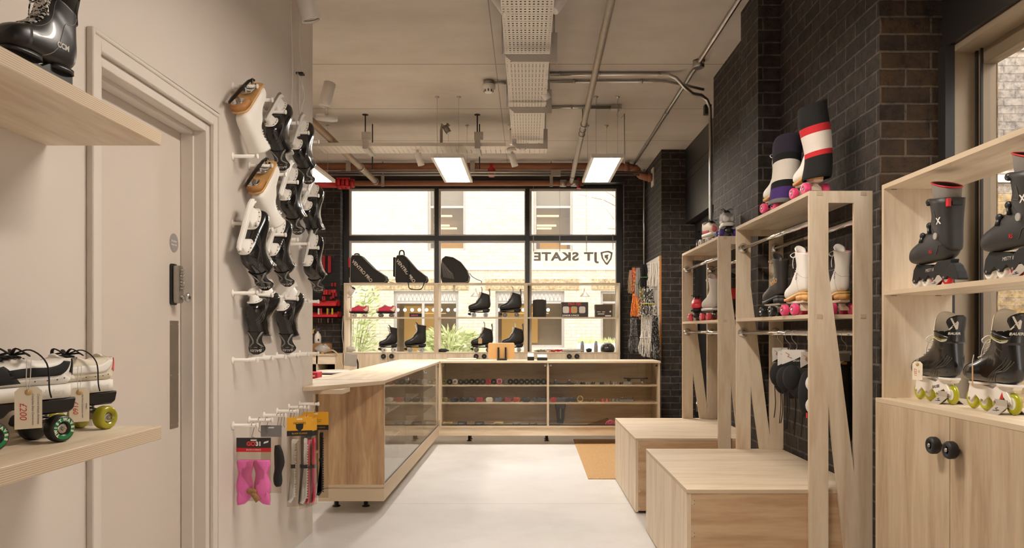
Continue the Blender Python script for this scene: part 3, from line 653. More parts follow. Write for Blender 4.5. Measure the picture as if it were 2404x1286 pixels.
# smoke detector, sounder
p = at(1147, 207, 6.7)
t = thing('smoke_detector', 'round white smoke detector on the ceiling left of the cable tray', 'detector', (p.x, p.y, ZC))
b = MB(GALV); b.cyl((p.x, p.y, ZC), (p.x, p.y, ZC - .035), .045, n=24); b.tube([(p.x, p.y, CZ), (-.15, p.y, CZ)], .012, 8); b.build('conduit_box', t)
b = MB(WPLAS); b.lathe((p.x, p.y, ZC - .035), (0, 0, -1), [(.055, 0), (.06, .01), (.06, .03), (.042, .04), (.036, .065), (.03, .07)], 26); b.build('sensor_head', t)
b = MB(BLK)
for a in range(8): b.box(p.x + .038 * math.cos(a * PI / 4) - .004, p.x + .038 * math.cos(a * PI / 4) + .004, p.y + .038 * math.sin(a * PI / 4) - .004, p.y + .038 * math.sin(a * PI / 4) + .004, ZC - .1, ZC - .08)
b.build('vent_slots', t)
p = at(1227, 347, 7.75)
t = thing('alarm_sounder', 'round white alarm sounder under the end of the cable tray', 'alarm', p)
b = MB(WPLAS); b.lathe(p + Vector((0, 0, .06)), (0, 0, -1), [(.06, 0), (.075, .005), (.075, .055), (.068, .066), (.05, .07)], 28); b.build('housing', t)
b = MB(mat('grey_grille', (150, 146, 140), .5))
for a in range(10): b.box(p.x + .03 * math.cos(a * PI / 5) - .005, p.x + .03 * math.cos(a * PI / 5) + .005, p.y + .03 * math.sin(a * PI / 5) - .005, p.y + .03 * math.sin(a * PI / 5) + .005, p.z - .014, p.z - .009)
b.build('grille', t)
# loose wires and plug adapter hanging down the white wall
t = thing('hanging_cable', 'loose white cables with a plug adapter hanging on the white wall top', 'cable', (-1.32, 4.45, 2.5))
b = MB(WPLAS)
b.tube(crom([(-1.325, 4.38, 3.4), (-1.31, 4.30, 3.0), (-1.32, 4.36, 2.75), (-1.315, 4.33, 2.5), (-1.318, 4.36, 2.36)], 6), .003, 5)
b.tube(crom([(-1.325, 4.55, 3.4), (-1.31, 4.45, 2.95), (-1.30, 4.47, 2.72), (-1.31, 4.52, 2.5), (-1.31, 4.6, 2.3), (-1.315, 4.72, 2.05), (-1.31, 4.75, 1.95)], 6), .003, 5)
for k in range(3): b.tube(crom([(-1.31, 4.42, 2.72), (-1.295 + .01 * k, 4.36 - .01 * k, 2.62), (-1.30, 4.42, 2.52 - .02 * k), (-1.295, 4.5, 2.62), (-1.31, 4.44, 2.72)], 5), .003, 5)
b.build('cable', t)
b = MB(WPLAS); b.box(-1.33, -1.27, 4.33, 4.39, 2.30, 2.37)
for dy in (-.015, .015): b.cyl((-1.28, 4.36 + dy, 2.30), (-1.27, 4.36 + dy, 2.265), .006, n=8)
b.build('plug_adapter', t, bevel=.006, seg=2)
b = MB(BLK); b.box(-1.32, -1.28, 4.42, 4.46, 2.715, 2.725); b.build('cable_tie', t)
# ================================================================== counters
def knob_wheel(parent, p, d, r=.031, w=.034, world=True, name='knob'):    # a skate wheel used as a door knob
    d = Vector(d).normalized(); p = Vector(p)
    b = MB(RUB); b.lathe(p + d * .012, d, [(r * .55, 0), (r * .86, .001), (r, .008), (r, w - .008), (r * .86, w - .001), (r * .6, w), (r * .5, w - .006)], 26); o = b.build(name, parent)
    b = MB(STEEL); b.cyl(p, p + d * .012, .007, n=10); b.cyl(p + d * (w + .004), p + d * (w + .014), .007, n=12); b.cyl(p + d * (w + .0), p + d * (w + .006), .011, n=16); b.build('bolt', o)
    return o
SG = glass('display_glass', (252, 253, 252), 1.5)
HC = .918; XCL, XCR = -1.475, -.964; YN = 5.225; YA, YB_ = 8.485, 9.0; ZG = .10; BB0, BB1 = .195, .213
t = thing('counter_worktop', 'pale plywood worktop of the long counter running towards the window', 'worktop', (-1.3, 7.5, HC - .02))
b = MB(W_Y); b.prism([(XCL, YN + .06), (XCR + .01, YN - .005), (XCR + .01, YA), (XCR + .01, YB_), (XCL, YB_)], 'xy', HC - .022, HC, edge=E_Z); b.build('top', t, bevel=.0015)
t = thing('counter_worktop', 'pale plywood worktop of the far counter holding the wooden tablet stand', 'worktop', (.26, 9.5, HC - .02))
b = MB(W_X); b.prism([(XCR + .012, YA - .012), (1.458, YA - .012), (1.458, YB_), (XCR + .012, YB_)], 'xy', HC - .022, HC, edge=E_Z); b.build('top', t, bevel=.0015)
t = thing('counter_flap', 'hinged plywood counter leaf at the near end beside the white wall', 'worktop', (-1.25, 5.4, HC - .03))
b = MB(W_X); b.prism([(-1.332, 4.60), (-1.285, 4.60), (XCR + .008, YN - .04), (XCR + .008, YN - .008), (XCL, YN + .05), (XCL, 4.86), (-1.332, 4.86)], 'xy', HC - .026, HC - .001, edge=E_Z); b.build('leaf', t, bevel=.0015)
b = MB(E_Z); b.box(-1.30, -1.12, 4.70, 4.90, HC - .052, HC - .026); b.build('batten', t)
def display_counter(label, axis):
    pass
# left counter carcass
t = thing('display_counter', 'long glass-fronted plywood display counter running away from the viewer', 'counter', (-1.3, 7.4, 0))
b = MB(wood('Z', (205, 176, 138), (184, 150, 113), (160, 124, 92), 'panel')); b.box(-1.41, XCR, YN + .0, YN + .02, BB1, HC - .022, edge=E_X); b.build('end_panel', t)
b = MB(W_Z); b.box(-1.452, -1.434, YN + .02, YB_, BB0, HC - .022); b.build('back_panel', t)
b = MB(W_Y, ); b.box(-1.434, XCR + .0, YN - .005, YB_, BB0, BB1, edge=E_Z); b.build('base_board', t)
for z in (.439, .651):
    b = MB(W_Y); b.box(-1.434, XCR - .075, YN + .02, YA + .02, z - .016, z, edge=E_Z); b.build('shelf', t)
for Y in (6.335, 7.42):
    b = MB(W_Z); b.box(-1.434, XCR - .03, Y - .009, Y + .009, BB1, HC - .022, edge=E_X); b.build('divider', t)
b = MB(W_Y); b.box(-1.41, XCR - .004, YN + .006, YA, ZG, BB0, edge=E_Z); b.build('plinth', t)
def cab_legs(t, pts):
    for x, y in pts: b = MB(BLK); b.lathe((x, y, 0), (0, 0, 1), [(.028, 0), (.028, .006), (.016, .012), (.016, ZG)], 14); b.build('leg', t)
cab_legs(t, [(x, y) for x in (-1.36, -1.15) for y in (YN + .30, 6.8, YA - .08)])
for k, (y0, y1) in enumerate(((YN + .022, 6.333), (6.337, 7.418), (7.422, YA + .0))):
    b = MB(SG); b.box(XCR - .012, XCR - .006, y0, y1, BB1 + .003, HC - .024); g = b.build('glass_pane', t)
    b = MB(CHROME); b.cyl((XCR - .006, y1 - .05, HC - .06), (XCR + .006, y1 - .05, HC - .06), .011, n=14); b.build('glass_lock', g)
b = MB(BLK); b.box(XCR - .014, XCR - .003, YN + .012, YA, BB1 - .001, BB1 + .005); b.box(XCR - .014, XCR - .003, YN + .012, YN + .02, BB1, HC - .024); b.build('glass_track', t)
b = MB(W_Z); b.box(XCR - .02, XCR + .0, YA - .022, YA - .001, BB1, HC - .022, edge=E_X); b.build('corner_post', t)
WLIT = wood('X', (234, 218, 192), (224, 204, 174), (212, 188, 156), 'light'); WLITZ = wood('Z', (234, 218, 192), (224, 204, 174), (212, 188, 156), 'light')  # same ply, paled to stand in for light inside the far counter
# far counter carcass
t = thing('display_counter', 'glass-fronted plywood display counter facing the viewer in front of the window unit', 'counter', (.26, 9.5, 0))
FX0, FX1, FXM = XCR + .006, 1.452, .226
b = MB(WLIT); b.box(FX0, FX1, YB_ - .04, YB_ - .02, BB0, HC - .022); b.build('back_panel', t)
b = MB(WLIT); b.box(FX0, FX1, YA, YB_ - .02, BB0 - .004, BB1 - .003, edge=E_Z); b.build('base_board', t)
b = MB(WLITZ)
b.box(FX0, FX0 + .018, YA, YB_ - .04, BB1 - .003, HC - .022, edge=E_X); b.build('side_panel', t)
b = MB(WLITZ); b.box(FX1 - .018, FX1, YA, YB_ - .04, BB1 - .003, HC - .022, edge=E_X); b.build('side_panel', t)
b = MB(WLITZ); b.box(FXM - .011, FXM + .011, YA + .002, YB_ - .04, BB1 - .003, HC - .022, edge=E_X); b.build('divider', t)
for x0, x1 in ((FX0 + .018, FXM - .011), (FXM + .011, FX1 - .018)):
    for z in (.460, .653):
        b = MB(WLIT); b.box(x0, x1, YA + .05, YB_ - .04, z - .017, z, edge=E_Z); b.build('shelf', t)
    b = MB(SG); b.box(x0 + .002, x1 - .002, YA + .012, YA + .018, BB1 + .002, HC - .024); g = b.build('glass_pane', t)
    for x in (x0 + .02, x1 - .02):
        b = MB(CHROME); b.cyl((x, YA + .012, HC - .05), (x, YA + .004, HC - .05), .011, n=16); b.build('glass_lock', g)
b = MB(BLK); b.box(FX0 + .018, FX1 - .018, YA + .006, YA + .022, BB1 - .003, BB1 + .009); b.build('glass_track', t)
b = MB(WLIT); b.box(FX0 - .01, FX1, YA + .012, YA + .03, ZG, BB0 - .004, edge=E_Z); b.build('plinth', t)
cab_legs(t, [(x, y) for x in (FX0 + .3, .22, FX1 - .08) for y in (YB_ - .2, YB_ - .06)])

# ================================================================== window display unit
UX0, UX1, UY0, UY1 = -2.446, 1.236, 10.33, 10.64
WP = wood('X', (226, 212, 186), (214, 196, 166), (204, 184, 152), 'pale')
t = thing('window_display_unit', 'long open-backed plywood display unit with cupboards under the shop window', 'display unit', (-.6, 10.5, 0))
def zz(y, Y=10.33): return EYE - (y - CY) / F * Y
ZT, ZM, ZB = zz(664), zz(744), zz(827)
b = MB(WP); b.box(UX0, UX1, UY0, UY1, ZT - .018, ZT, edge=E_Z); b.build('top_board', t)
b = MB(WP); b.box(UX0 + .018, UX1 - .018, UY0 + .01, UY1, ZM - .018, ZM, edge=E_Z); b.build('middle_shelf', t)
b = MB(WP); b.box(UX0, UX1, UY0 - .02, UY1, ZB - .018, ZB, edge=E_Z); b.build('deck', t)
for x in (UX0, UX1 - .018): b = MB(wood('Z')); b.box(x, x + .018, UY0, UY1, ZB, ZT - .018, edge=E_X); b.build('side_panel', t)
for x in (-1.216, -.02): b = MB(wood('Z')); b.box(x - .025, x + .025, UY0 + .002, UY1, ZB, ZT - .018, edge=E_X); b.build('divider', t)
b = MB(wood('Z')); b.box(UX0, UX1, UY0 + .0, UY1, 0, ZB - .018); b.build('carcass', t)
xs_ = [UX0 + .01, at(942, 0, 10.31).x - .45, at(909, 0, 10.3).x, -1.22, -.62, -.01, .58, UX1 - .004]
for x0, x1 in ((UX0 + .004, -1.86), (-1.856, -1.226), (-1.222, -.63), (-.626, -.02), (-.016, .60), (.604, UX1 - .004)):
    b = MB(wood('Z')); b.box(x0, x1, UY0 - .018, UY0 - .0005, .06, ZB - .02); d_ = b.build('cupboard_door', t)
for x in (901, 920, 1118, 1137, 1336, 1354): knob_wheel(t, at(x, 836, 10.31), (0, -1, 0), .033, .03)

# ================================================================== benches and racks by the right wall
def bench(label, y0, y1, x0=.738, x1=1.58, h=.516):
    t = thing('plywood_bench', label, 'bench', ((x0 + x1) / 2, (y0 + y1) / 2, 0))
    ym = (y0 + y1) / 2
    b = MB(W_X); b.box(x0, x1, y0, ym - .0008, h - .018, h, edge=E_Z); b.build('seat_board', t, bevel=.001)
    b = MB(W_X); b.box(x0, x1, ym + .0008, y1, h - .018, h, edge=E_Z); b.build('seat_board', t, bevel=.001)
    b = MB(wood('X', (206, 178, 144), (192, 160, 126), (174, 140, 108), 'flat')); b.box(x0 + .018, x1, y0 + .003, y0 + .021, .02, h - .0185); fp = b.build('front_panel', t)  # front and back boards in darker ply, shade put into the colour
    b = MB(wood('X', (206, 178, 144), (192, 160, 126), (174, 140, 108), 'flat')); b.box(x0 + .018, x1, y1 - .021, y1 - .003, .02, h - .0185); b.build('back_panel', t)
    for ya, yb in ((y0 + .002, ym - .0015), (ym + .0015, y1 - .002)):
        b = MB(W_Z); b.box(x0 + .001, x0 + .019, ya, yb, .012, h - .019); b.build('side_panel', t)
    for z in (h - .05, h - .2, h - .35, h - .47):
        b = MB(E_X); b.box(x0 + .0185, x0 + .036, y0 + .0015, y0 + .004, z - .02, z); k = b.build('box_joint', fp)
        b = MB(BLKM); b.cyl((x0 + .035, y0 + .0022, z - .002), (x0 + .035, y0 + .0012, z - .002), .002, n=6); b.cyl((x0 + .035, y0 + .0022, z - .018), (x0 + .035, y0 + .0012, z - .018), .002, n=6); b.build('joint_corner', k)
    return t
B1Y0, B1Y1 = 3.585, 4.825; B2Y0, B2Y1 = 5.29, 6.52
bench('near plywood bench with two seat boards below the tall rack of white boots', B1Y0, B1Y1)
bench('far plywood bench beside the orange door mat', B2Y0, B2Y1)
RX0, RX1 = 1.297, 1.588
def rack(label, y0, y1, ztop, h=.516, zmid=1.325, zr1=1.76, zr2=1.238):
    t = thing('clothing_rack', label, 'rack', ((RX0 + RX1) / 2, (y0 + y1) / 2, h))
    w_ = RX1 - RX0; L1, R0 = .088, w_ - .085
    def side(ya, yb, zb, name):
        k = lambda x: RX0 + x
        b = MB(W_Z); H_ = ztop - zb
        # outline pieces: posts, top rail, mid rail level and the long slanted brace that makes an N
        zm = zmid
        def q(pts): b.prism([(k(a), c) for a, c in pts], 'xz', ya, yb, edge=E_Y)
        zt = zb if zb > .1 else h
        za = h + .30 * (ztop - h) - .02          # apex of the lower slit
        zs = h + .735 * (ztop - h)               # where the brace starts to leave the left post
        q([(0, zb), (L1, zb), (L1, za), (L1, zs), (L1, ztop - .055), (0, ztop - .055)])
        q([(R0, zb), (w_, zb), (w_, ztop - .055), (R0, ztop - .055), (R0, h + .085)])
        q([(0, ztop - .055), (w_, ztop - .055), (w_, ztop), (0, ztop)])
        if zb > .1: q([(L1 + .055, zb), (R0, zb), (R0, h + .085), (L1, zs), (L1, za)])
        else: q([(L1 + .10, zb), (R0, zb), (R0, h + .085), (L1, zs), (L1, za)])
        return b.build(name, t)
    s1 = side(y0 - .019, y0 - .001, .012, 'side_frame'); s2 = side(y1 - .018, y1, h + .001, 'side_frame')
    b = MB(wood('Y')); b.box(RX0, RX1, y0 - .001, y1 - .018, ztop - .018, ztop, edge=E_Z); b.build('top_board', t)
    b = MB(wood('Y')); b.box(RX0, RX1, y0 - .001, y1 - .018, zmid - .018, zmid, edge=E_Z); b.build('shelf', t)
    for z in (ztop - .003, zmid + .001):
        for xx in (RX0 + .035, RX1 - .055):
            b = MB(E_Z); b.box(xx, xx + .024, y0 - .0205, y0 - .0185, z - .018, z); b.build('box_joint', s1)
    for z, xs__ in ((zr1, (RX0 + .04, RX0 + .24)), (zr2, (RX0 + .04, RX0 + .24))):
        for xx in xs__:
            b = MB(CHROME); b.tube([(xx, y0, z), (xx, y1 - .018, z)], .0125, 14); r_ = b.build('hanging_rail', t)
            b = MB(STEEL); b.cyl((xx, y0 + .45, z), (xx, y0 + .455, z), .0135, n=14); b.build('rail_joint', r_)
            for yy, d in ((y1 - .018, -1), (y0, 1)):
                b = MB(CHROME); b.lathe((xx, yy, z), (0, d, 0), [(.031, 0), (.031, .004), (.02, .01), (.0165, .022)], 20); b.build('rail_flange', r_)
    return t
RKT = 1.893
rack('tall plywood rack with N-shaped sides on the near bench, holding white boots', B1Y0, B1Y1, RKT)
rack('tall plywood rack with N-shaped sides on the far bench by the black door', B2Y0, B2Y1 - .02, RKT)

# ================================================================== right display unit in the side window
t = thing('side_display_unit', 'open-backed plywood display unit with cupboards in the side window', 'display unit', (1.66, 2.4, 0))
UZ = .962; ux0, ux1 = 1.5, 1.845; uy1, uy0 = 3.34, .4
b = MB(W_Y); b.box(ux0, ux1, uy0, uy1, UZ - .018, UZ, edge=E_Z); b.build('deck', t)
b = MB(W_Y); b.box(1.527, 1.82, uy0, uy1, 1.857, 1.876, edge=E_Z); b.build('top_board', t)
b = MB(W_Y); b.box(1.527, 1.82, uy0, uy1 - .019, 1.402, 1.42, edge=E_Z); b.build('shelf', t)
b = MB(W_Z); b.box(1.527, 1.82, uy1 - .019, uy1, UZ, 1.857, edge=E_Y); e_ = b.build('end_panel', t)
for z in (1.857, 1.402, UZ + .002):
    for x in (1.57, 1.76):
        b = MB(mat('dark_slot', (90, 70, 50), .8)); b.box(x - .012, x + .012, uy1 - .0205, uy1 - .0188, z - .003, z - .001); b.build('screw_slot', e_)
b = MB(W_Z); b.box(1.52, ux1, uy1 - .02, uy1, .0, UZ - .018); b.build('side_panel', t)
b = MB(W_Z); b.box(1.53, ux1, uy0, uy1 - .02, .0, UZ - .018); b.build('carcass', t)
DW = wood('Z', (198, 178, 150), (183, 160, 132), (165, 140, 112), 'door')  # same ply again; dimness of the door fronts put into a darker colour
for y0, y1 in ((2.754, 3.34), (2.164, 2.75), (1.57, 2.16), (.98, 1.566), (.4, .976)):
    b = MB(DW); b.box(ux0 - .0, ux0 + .018, y0, y1, .05, UZ - .019, edge=E_X); d_ = b.build('cupboard_door', t)
    near = abs(y0 - 2.754) < .01 or abs(y0 - 1.57) < .01
    knob_wheel(d_, (ux0, (y0 + .055) if near else (y1 - .055), .835), (-1, 0, 0))

# ================================================================== left wall shelves
def wshelf(label, z, y1=2.155, y0=.3, xf=-1.017):
    t = thing('wall_shelf', label, 'shelf', ((XL + xf) / 2, 1.4, z))
    b = MB(W_Y); b.box(XL, xf, y0, y1, z, z + .036, edge=ply_edge('Z', .0046)); b.build('board', t, bevel=.0012)
wshelf('thick plywood wall shelf at upper left holding the black inline skate', 1.764)
wshelf('thick plywood wall shelf at lower left holding the trainer roller skates', .949)

# ================================================================== floor mat
t = thing('door_mat', 'ochre coir door mat set on the floor in front of the entrance', 'mat', (1.2, 7.3, 0))
MT = mat('coir_mat', (186, 150, 104), .95, var=.55, scale=120, bump=.6)
mx0 = .545
b = MB(MT); b.prism([(.527, 8.9), (1.87, 8.9), (1.87, 6.64), (1.58, 6.62), (1.58, 6.53), (.512, 6.52)], 'xy', 0.0, .006); b.build('pile', t)
# ================================================================== skate building kit
class Boot:
    # side outline given as matching upper / lower points (y forward, z up) and half widths, from the toe back and up the shaft
    def __init__(s, keys, n=2.5, lift=0.0, sc=1.0):
        P = [Vector((k[0], k[1] + 0, 0)) for k in keys]
        s.T = crom([(k[0] * sc, k[1] * sc + lift, 0) for k in keys], 4)
        s.B = crom([(k[2] * sc, k[3] * sc + lift, 0) for k in keys], 4)
        s.W = crom([(k[4] * sc, 0, 0) for k in keys], 4); s.n = n; s.N = len(s.T)
    def S(s, u, v, off=0.0, inner=1.0):
        x = min(max(u, 0), 1) * (s.N - 1); i = min(int(x), s.N - 2); t = x - i
        T = s.T[i].lerp(s.T[i + 1], t); B = s.B[i].lerp(s.B[i + 1], t); w = s.W[i].lerp(s.W[i + 1], t).x
        C = (T + B) / 2; d = (B - T) / 2; L = max(d.length, 1e-5); dn = d / L
        a = 2 * PI * v; c, sn = math.cos(a), math.sin(a); e = 2 / s.n
        cc = math.copysign(abs(c) ** e, c); ss = math.copysign(abs(sn) ** e, sn)
        w = max(w, .001) * inner + off; L = L * inner + off
        return Vector((ss * w, C.x - dn.x * cc * L, C.y - dn.y * cc * L))
    def body(s, mt, nv=28, u0=0.0, u1=1.0, lining=None, depth=.25, thick=.86, mfun=None):
        b = MB(mt); nu = max(2, int((s.N - 1) * (u1 - u0)) + 1)
        V = b.grid(lambda i, j: s.S(u0 + (u1 - u0) * i / (nu - 1), j / nv), nu, nv, True, mfun=mfun)
        b.m(mt); b.f(V[0][::-1], True)
        if lining is not None:
            b.m(lining)
            R = [V[-1]] + [[b.v(s.S(u1 - depth * k, j / nv, inner=q)) for j in range(nv)] for k, q in ((.0, thick), (.5, thick - .02), (1, thick - .06))]
            for A, C in zip(R, R[1:]):
                for j in range(nv): b.f([A[j], A[(j + 1) % nv], C[(j + 1) % nv], C[j]], True)
            b.f(R[-1], True)
        else: b.f(V[-1], True)
        return b
    def patch(s, mt, u0, u1, v0, v1, off=.0015, nu=8, nv=8, shape=None, b=None):
        b = b or MB(mt); b.m(mt)
        def P(i, j, o):
            a, c = i / (nu - 1), j / (nv - 1)
            if shape: a, c = shape(a, c)
            return s.S(u0 + (u1 - u0) * a, v0 + (v1 - v0) * c, o)
        V = b.grid(lambda i, j: P(i, j, off), nu, nv)
        Wd = [[b.v(P(i, j, -.001)) for j in range(nv)] for i in range(nu)]
        for i in range(nu - 1):
            for j in (0, nv - 1): b.f([V[i][j], V[i + 1][j], Wd[i + 1][j], Wd[i][j]])
        for j in range(nv - 1):
            for i in (0, nu - 1): b.f([V[i][j], V[i][j + 1], Wd[i][j + 1], Wd[i][j]])
        return b
    def line(s, mt, uv, r=.0012, off=.001, b=None, n=5):      # a seam / cord following the surface through (u, v) points
        b = b or MB(mt); b.m(mt)
        q = crom([(u, v, 0) for u, v in uv], 5); b.tube([s.S(p.x, p.y, off) for p in q], r, n); return b
    def laces(s, mt, us, dv=.07, r=.0024, off=.003, bow=True, flat=.6):
        b = MB(mt); us = list(us)
        for i, u in enumerate(us):
            b.tube([s.S(u, dv * q, off + .002 * (1 - q * q)) for q in (-1, -.5, 0, .5, 1)], r, 6, flat=flat)
            if i + 1 < len(us):
                for sg in (-1, 1): b.tube([s.S(u + (us[i + 1] - u) * t, sg * dv * (1 - 2 * t), off + .003) for t in (0, .25, .5, .75, 1)], r, 6, flat=flat)
        if bow:
            u = us[-1]; p = s.S(u, 0, off + .004); nrm = (s.S(u, 0, .02) - s.S(u, 0, 0)).normalized(); tn = (s.S(max(u - .05, 0), 0) - s.S(u, 0)).normalized()
            for sg in (-1, 1):
                X = Vector((sg, 0, 0))
                b.tube(crom([p, p + X * .02 + nrm * .014, p + X * .042 + nrm * .008 + tn * .012, p + X * .03 + tn * .022, p + tn * .004], 5), r, 6, flat=flat)
                b.tube(crom([p, p + X * .022 + nrm * .012 + tn * .02, p + X * .034 + tn * .05 + nrm * .004, p + X * .036 + tn * .075 - nrm * .004], 5), r, 6, flat=flat)
        return b
    def dots(s, mt, uvs, r=.003, h=.002, off=.0):
        b = MB(mt)
        for u, v in uvs:
            p = s.S(u, v, off); q = s.S(u, v, off + .01); d = (q - p).normalized(); b.cyl(p - d * .001, p + d * h, r, r * .8, 10)
        return b
# outlines (toe -> shaft): upper y,z, lower y,z, half width; sole at z = 0, heel at y = 0
HIGH = [(.286, .035, .286, .03, .006), (.282, .052, .284, .016, .024), (.268, .066, .276, .006, .038), (.24, .079, .25, .001, .047), (.205, .092, .20, .0, .049), (.175, .108, .145, .002, .045),
        (.15, .128, .085, .003, .041), (.132, .146, .035, .004, .039), (.122, .162, .004, .018, .039), (.116, .178, -.006, .05, .038), (.113, .196, -.006, .09, .038), (.114, .22, -.003, .14, .041), (.118, .245, -.004, .19, .045), (.121, .268, -.008, .245, .048)]
HOCK = [(.288, .04, .288, .034, .008), (.283, .06, .284, .018, .028), (.268, .076, .275, .006, .042), (.24, .088, .25, .001, .05), (.205, .10, .20, .0, .051), (.178, .114, .145, .0, .047),
        (.156, .134, .085, .0, .043), (.142, .156, .03, .002, .041), (.134, .174, -.004, .02, .041), (.128, .19, -.015, .058, .042), (.122, .204, -.013, .10, .042), (.118, .216, -.009, .145, .044), (.116, .228, -.008, .19, .047)]
LOW = [(.286, .036, .286, .03, .006), (.282, .052, .284, .018, .026), (.266, .066, .276, .008, .04), (.24, .078, .25, .003, .047), (.205, .09, .20, .001, .048), (.178, .102, .15, .001, .045),
       (.155, .112, .095, .001, .042), (.138, .116, .045, .001, .040), (.122, .114, .01, .006, .038), (.10, .106, -.004, .03, .036), (.075, .10, -.006, .06, .034), (.055, .102, -.006, .088, .031), (.045, .108, -.004, .108, .029)]

def quad_wheel(parent, p, sx, wm, hub, r=.031, w=.032, txt=None, core=None):
    b = MB(wm); d = Vector((sx, 0, 0)); p = Vector(p)
    b.lathe(p - d * w / 2, d, [(r * .55, 0), (r * .82, .0), (r * .96, .004), (r, .009), (r, w - .009), (r * .96, w - .004), (r * .82, w), (r * .52, w), (r * .46, w - .007), (r * .2, w - .008)], 28)
    o = b.build('wheel', parent, world=False)
    b = MB(hub)
    b.lathe(p + d * (w / 2 - .0085), d, [(r * .44, 0), (r * .44, .003), (r * .3, .005), (r * .22, .005)], 20); b.build('bearing', o, world=False)
    b = MB(CHROME); b.cyl(p + d * (w / 2 - .004), p + d * (w / 2 + .002), .0062, n=6); b.cyl(p + d * (w / 2 - .004), p + d * (w / 2 + .005), .0034, n=10); b.build('axle_nut', o, world=False)
    return o
def quad_chassis(t, ys, zt, plate_m, wm, hub, r=.031, dx=.046, stop=True, y0=.03, y1=.262, truckm=None, stopm=None):
    b = MB(plate_m); b.prism([(y0, zt), (y0, zt - .012), (ys[0] + .02, zt - .016), (ys[1] - .02, zt - .013), (y1, zt - .010), (y1, zt)], 'yz', -.024, .024); b.build('plate', t, world=False, bevel=.003)
    for k, y in enumerate(ys):
        b = MB(truckm or STEEL); s_ = 1 if k == 0 else -1
        b.cyl((0, y, zt - .014), (0, y + .012 * s_, r + .012), .012, n=12); b.cyl((0, y + .004 * s_, r + .026), (0, y + .006 * s_, r + .016), .017, n=14)
        b.prism([(-.030, r - .006), (.030, r - .006), (.026, r + .008), (.01, r + .02), (-.01, r + .02), (-.026, r + .008)], 'xz', y - .008, y + .008)
        b.cyl((-dx - .016, y, r), (dx + .016, y, r), .004, n=8); b.build('truck', t, world=False)
        for sx in (-1, 1): quad_wheel(t, (sx * dx, y, r), sx, wm[k] if isinstance(wm, (list, tuple)) else wm, hub, r)
    if stop:
        b = MB(truckm or STEEL); b.cyl((0, y1 - .012, zt - .01), (0, y1 + .006, r + .022), .006, n=10); b.build('toe_stop_stem', t, world=False)
        b = MB(stopm or RUB); b.lathe((0, y1 + .004, r + .026), (0, .35, -1), [(.012, 0), (.019, .004), (.022, .012), (.022, .026), (.018, .03)], 20); b.build('toe_stop', t, world=False)
def tongue(parent, bt, m, h=.05, w=.03, u=.93, lean=.02, inner=None):
    p = bt.S(u, 0, -.004); q = bt.S(1, 0, -.004); d = (q - p).normalized(); b = MB(m)
    if abs(d.z) < .3: d = Vector((0, -.2, 1)).normalized()
    def P(i, j):
        t = i / 6; a = (j / 8 - .5) * 2; wd = w * (1 + .15 * t) * (1 if t < .8 else (1 - (t - .8) * 1.2))
        return p + d * ((q - p).length + h) * t + Vector((a * wd, lean * t * t - .012 * a * a, -.01 * a * a * t))
    V = b.grid(P, 7, 9); nrm = Vector((0, -.006, .002))
    V2 = b.grid(lambda i, j: P(i, j) + nrm, 7, 9)
    for i in range(6):
        for j in (0, 8): b.f([V[i][j], V[i + 1][j], V2[i + 1][j], V2[i][j]], True)
    for j in range(8): b.f([V[6][j], V[6][j + 1], V2[6][j + 1], V2[6][j]], True)
    return b.build('tongue', parent, world=False)
LEATHER = mat('black_leather', (30, 28, 27), .36, var=.2, scale=45, bump=.15)
WLEATH = mat('white_leather', (236, 231, 222), .45, var=.02, scale=40, bump=.08)
SOLEW = mat('white_rubber', (232, 227, 218), .55, var=.03)
LININGB = mat('dark_lining', (44, 42, 41), .9)
LACEW = mat('white_lace', (228, 223, 214), .85, var=.05, scale=200)
LACEB = mat('black_lace', (30, 29, 28), .85, var=.2, scale=200)
LACEC = checker('speckled_lace', ((232, 228, 220), (232, 228, 220), (30, 30, 30)), 160)
BOOTG = mat('glossy_black_composite', (24, 22, 21), .2, var=.25, scale=14, coat=.4)
FELT = mat('white_felt_tongue', (226, 220, 210), .9, var=.04, scale=120)
HOLD = mat('white_blade_holder', (238, 233, 225), .3, var=.015, coat=.2)
LOGOG = mat('pale_grey_print', (196, 190, 182), .45)
HUB = mat('grey_hub', (150, 148, 146), .35, .5)

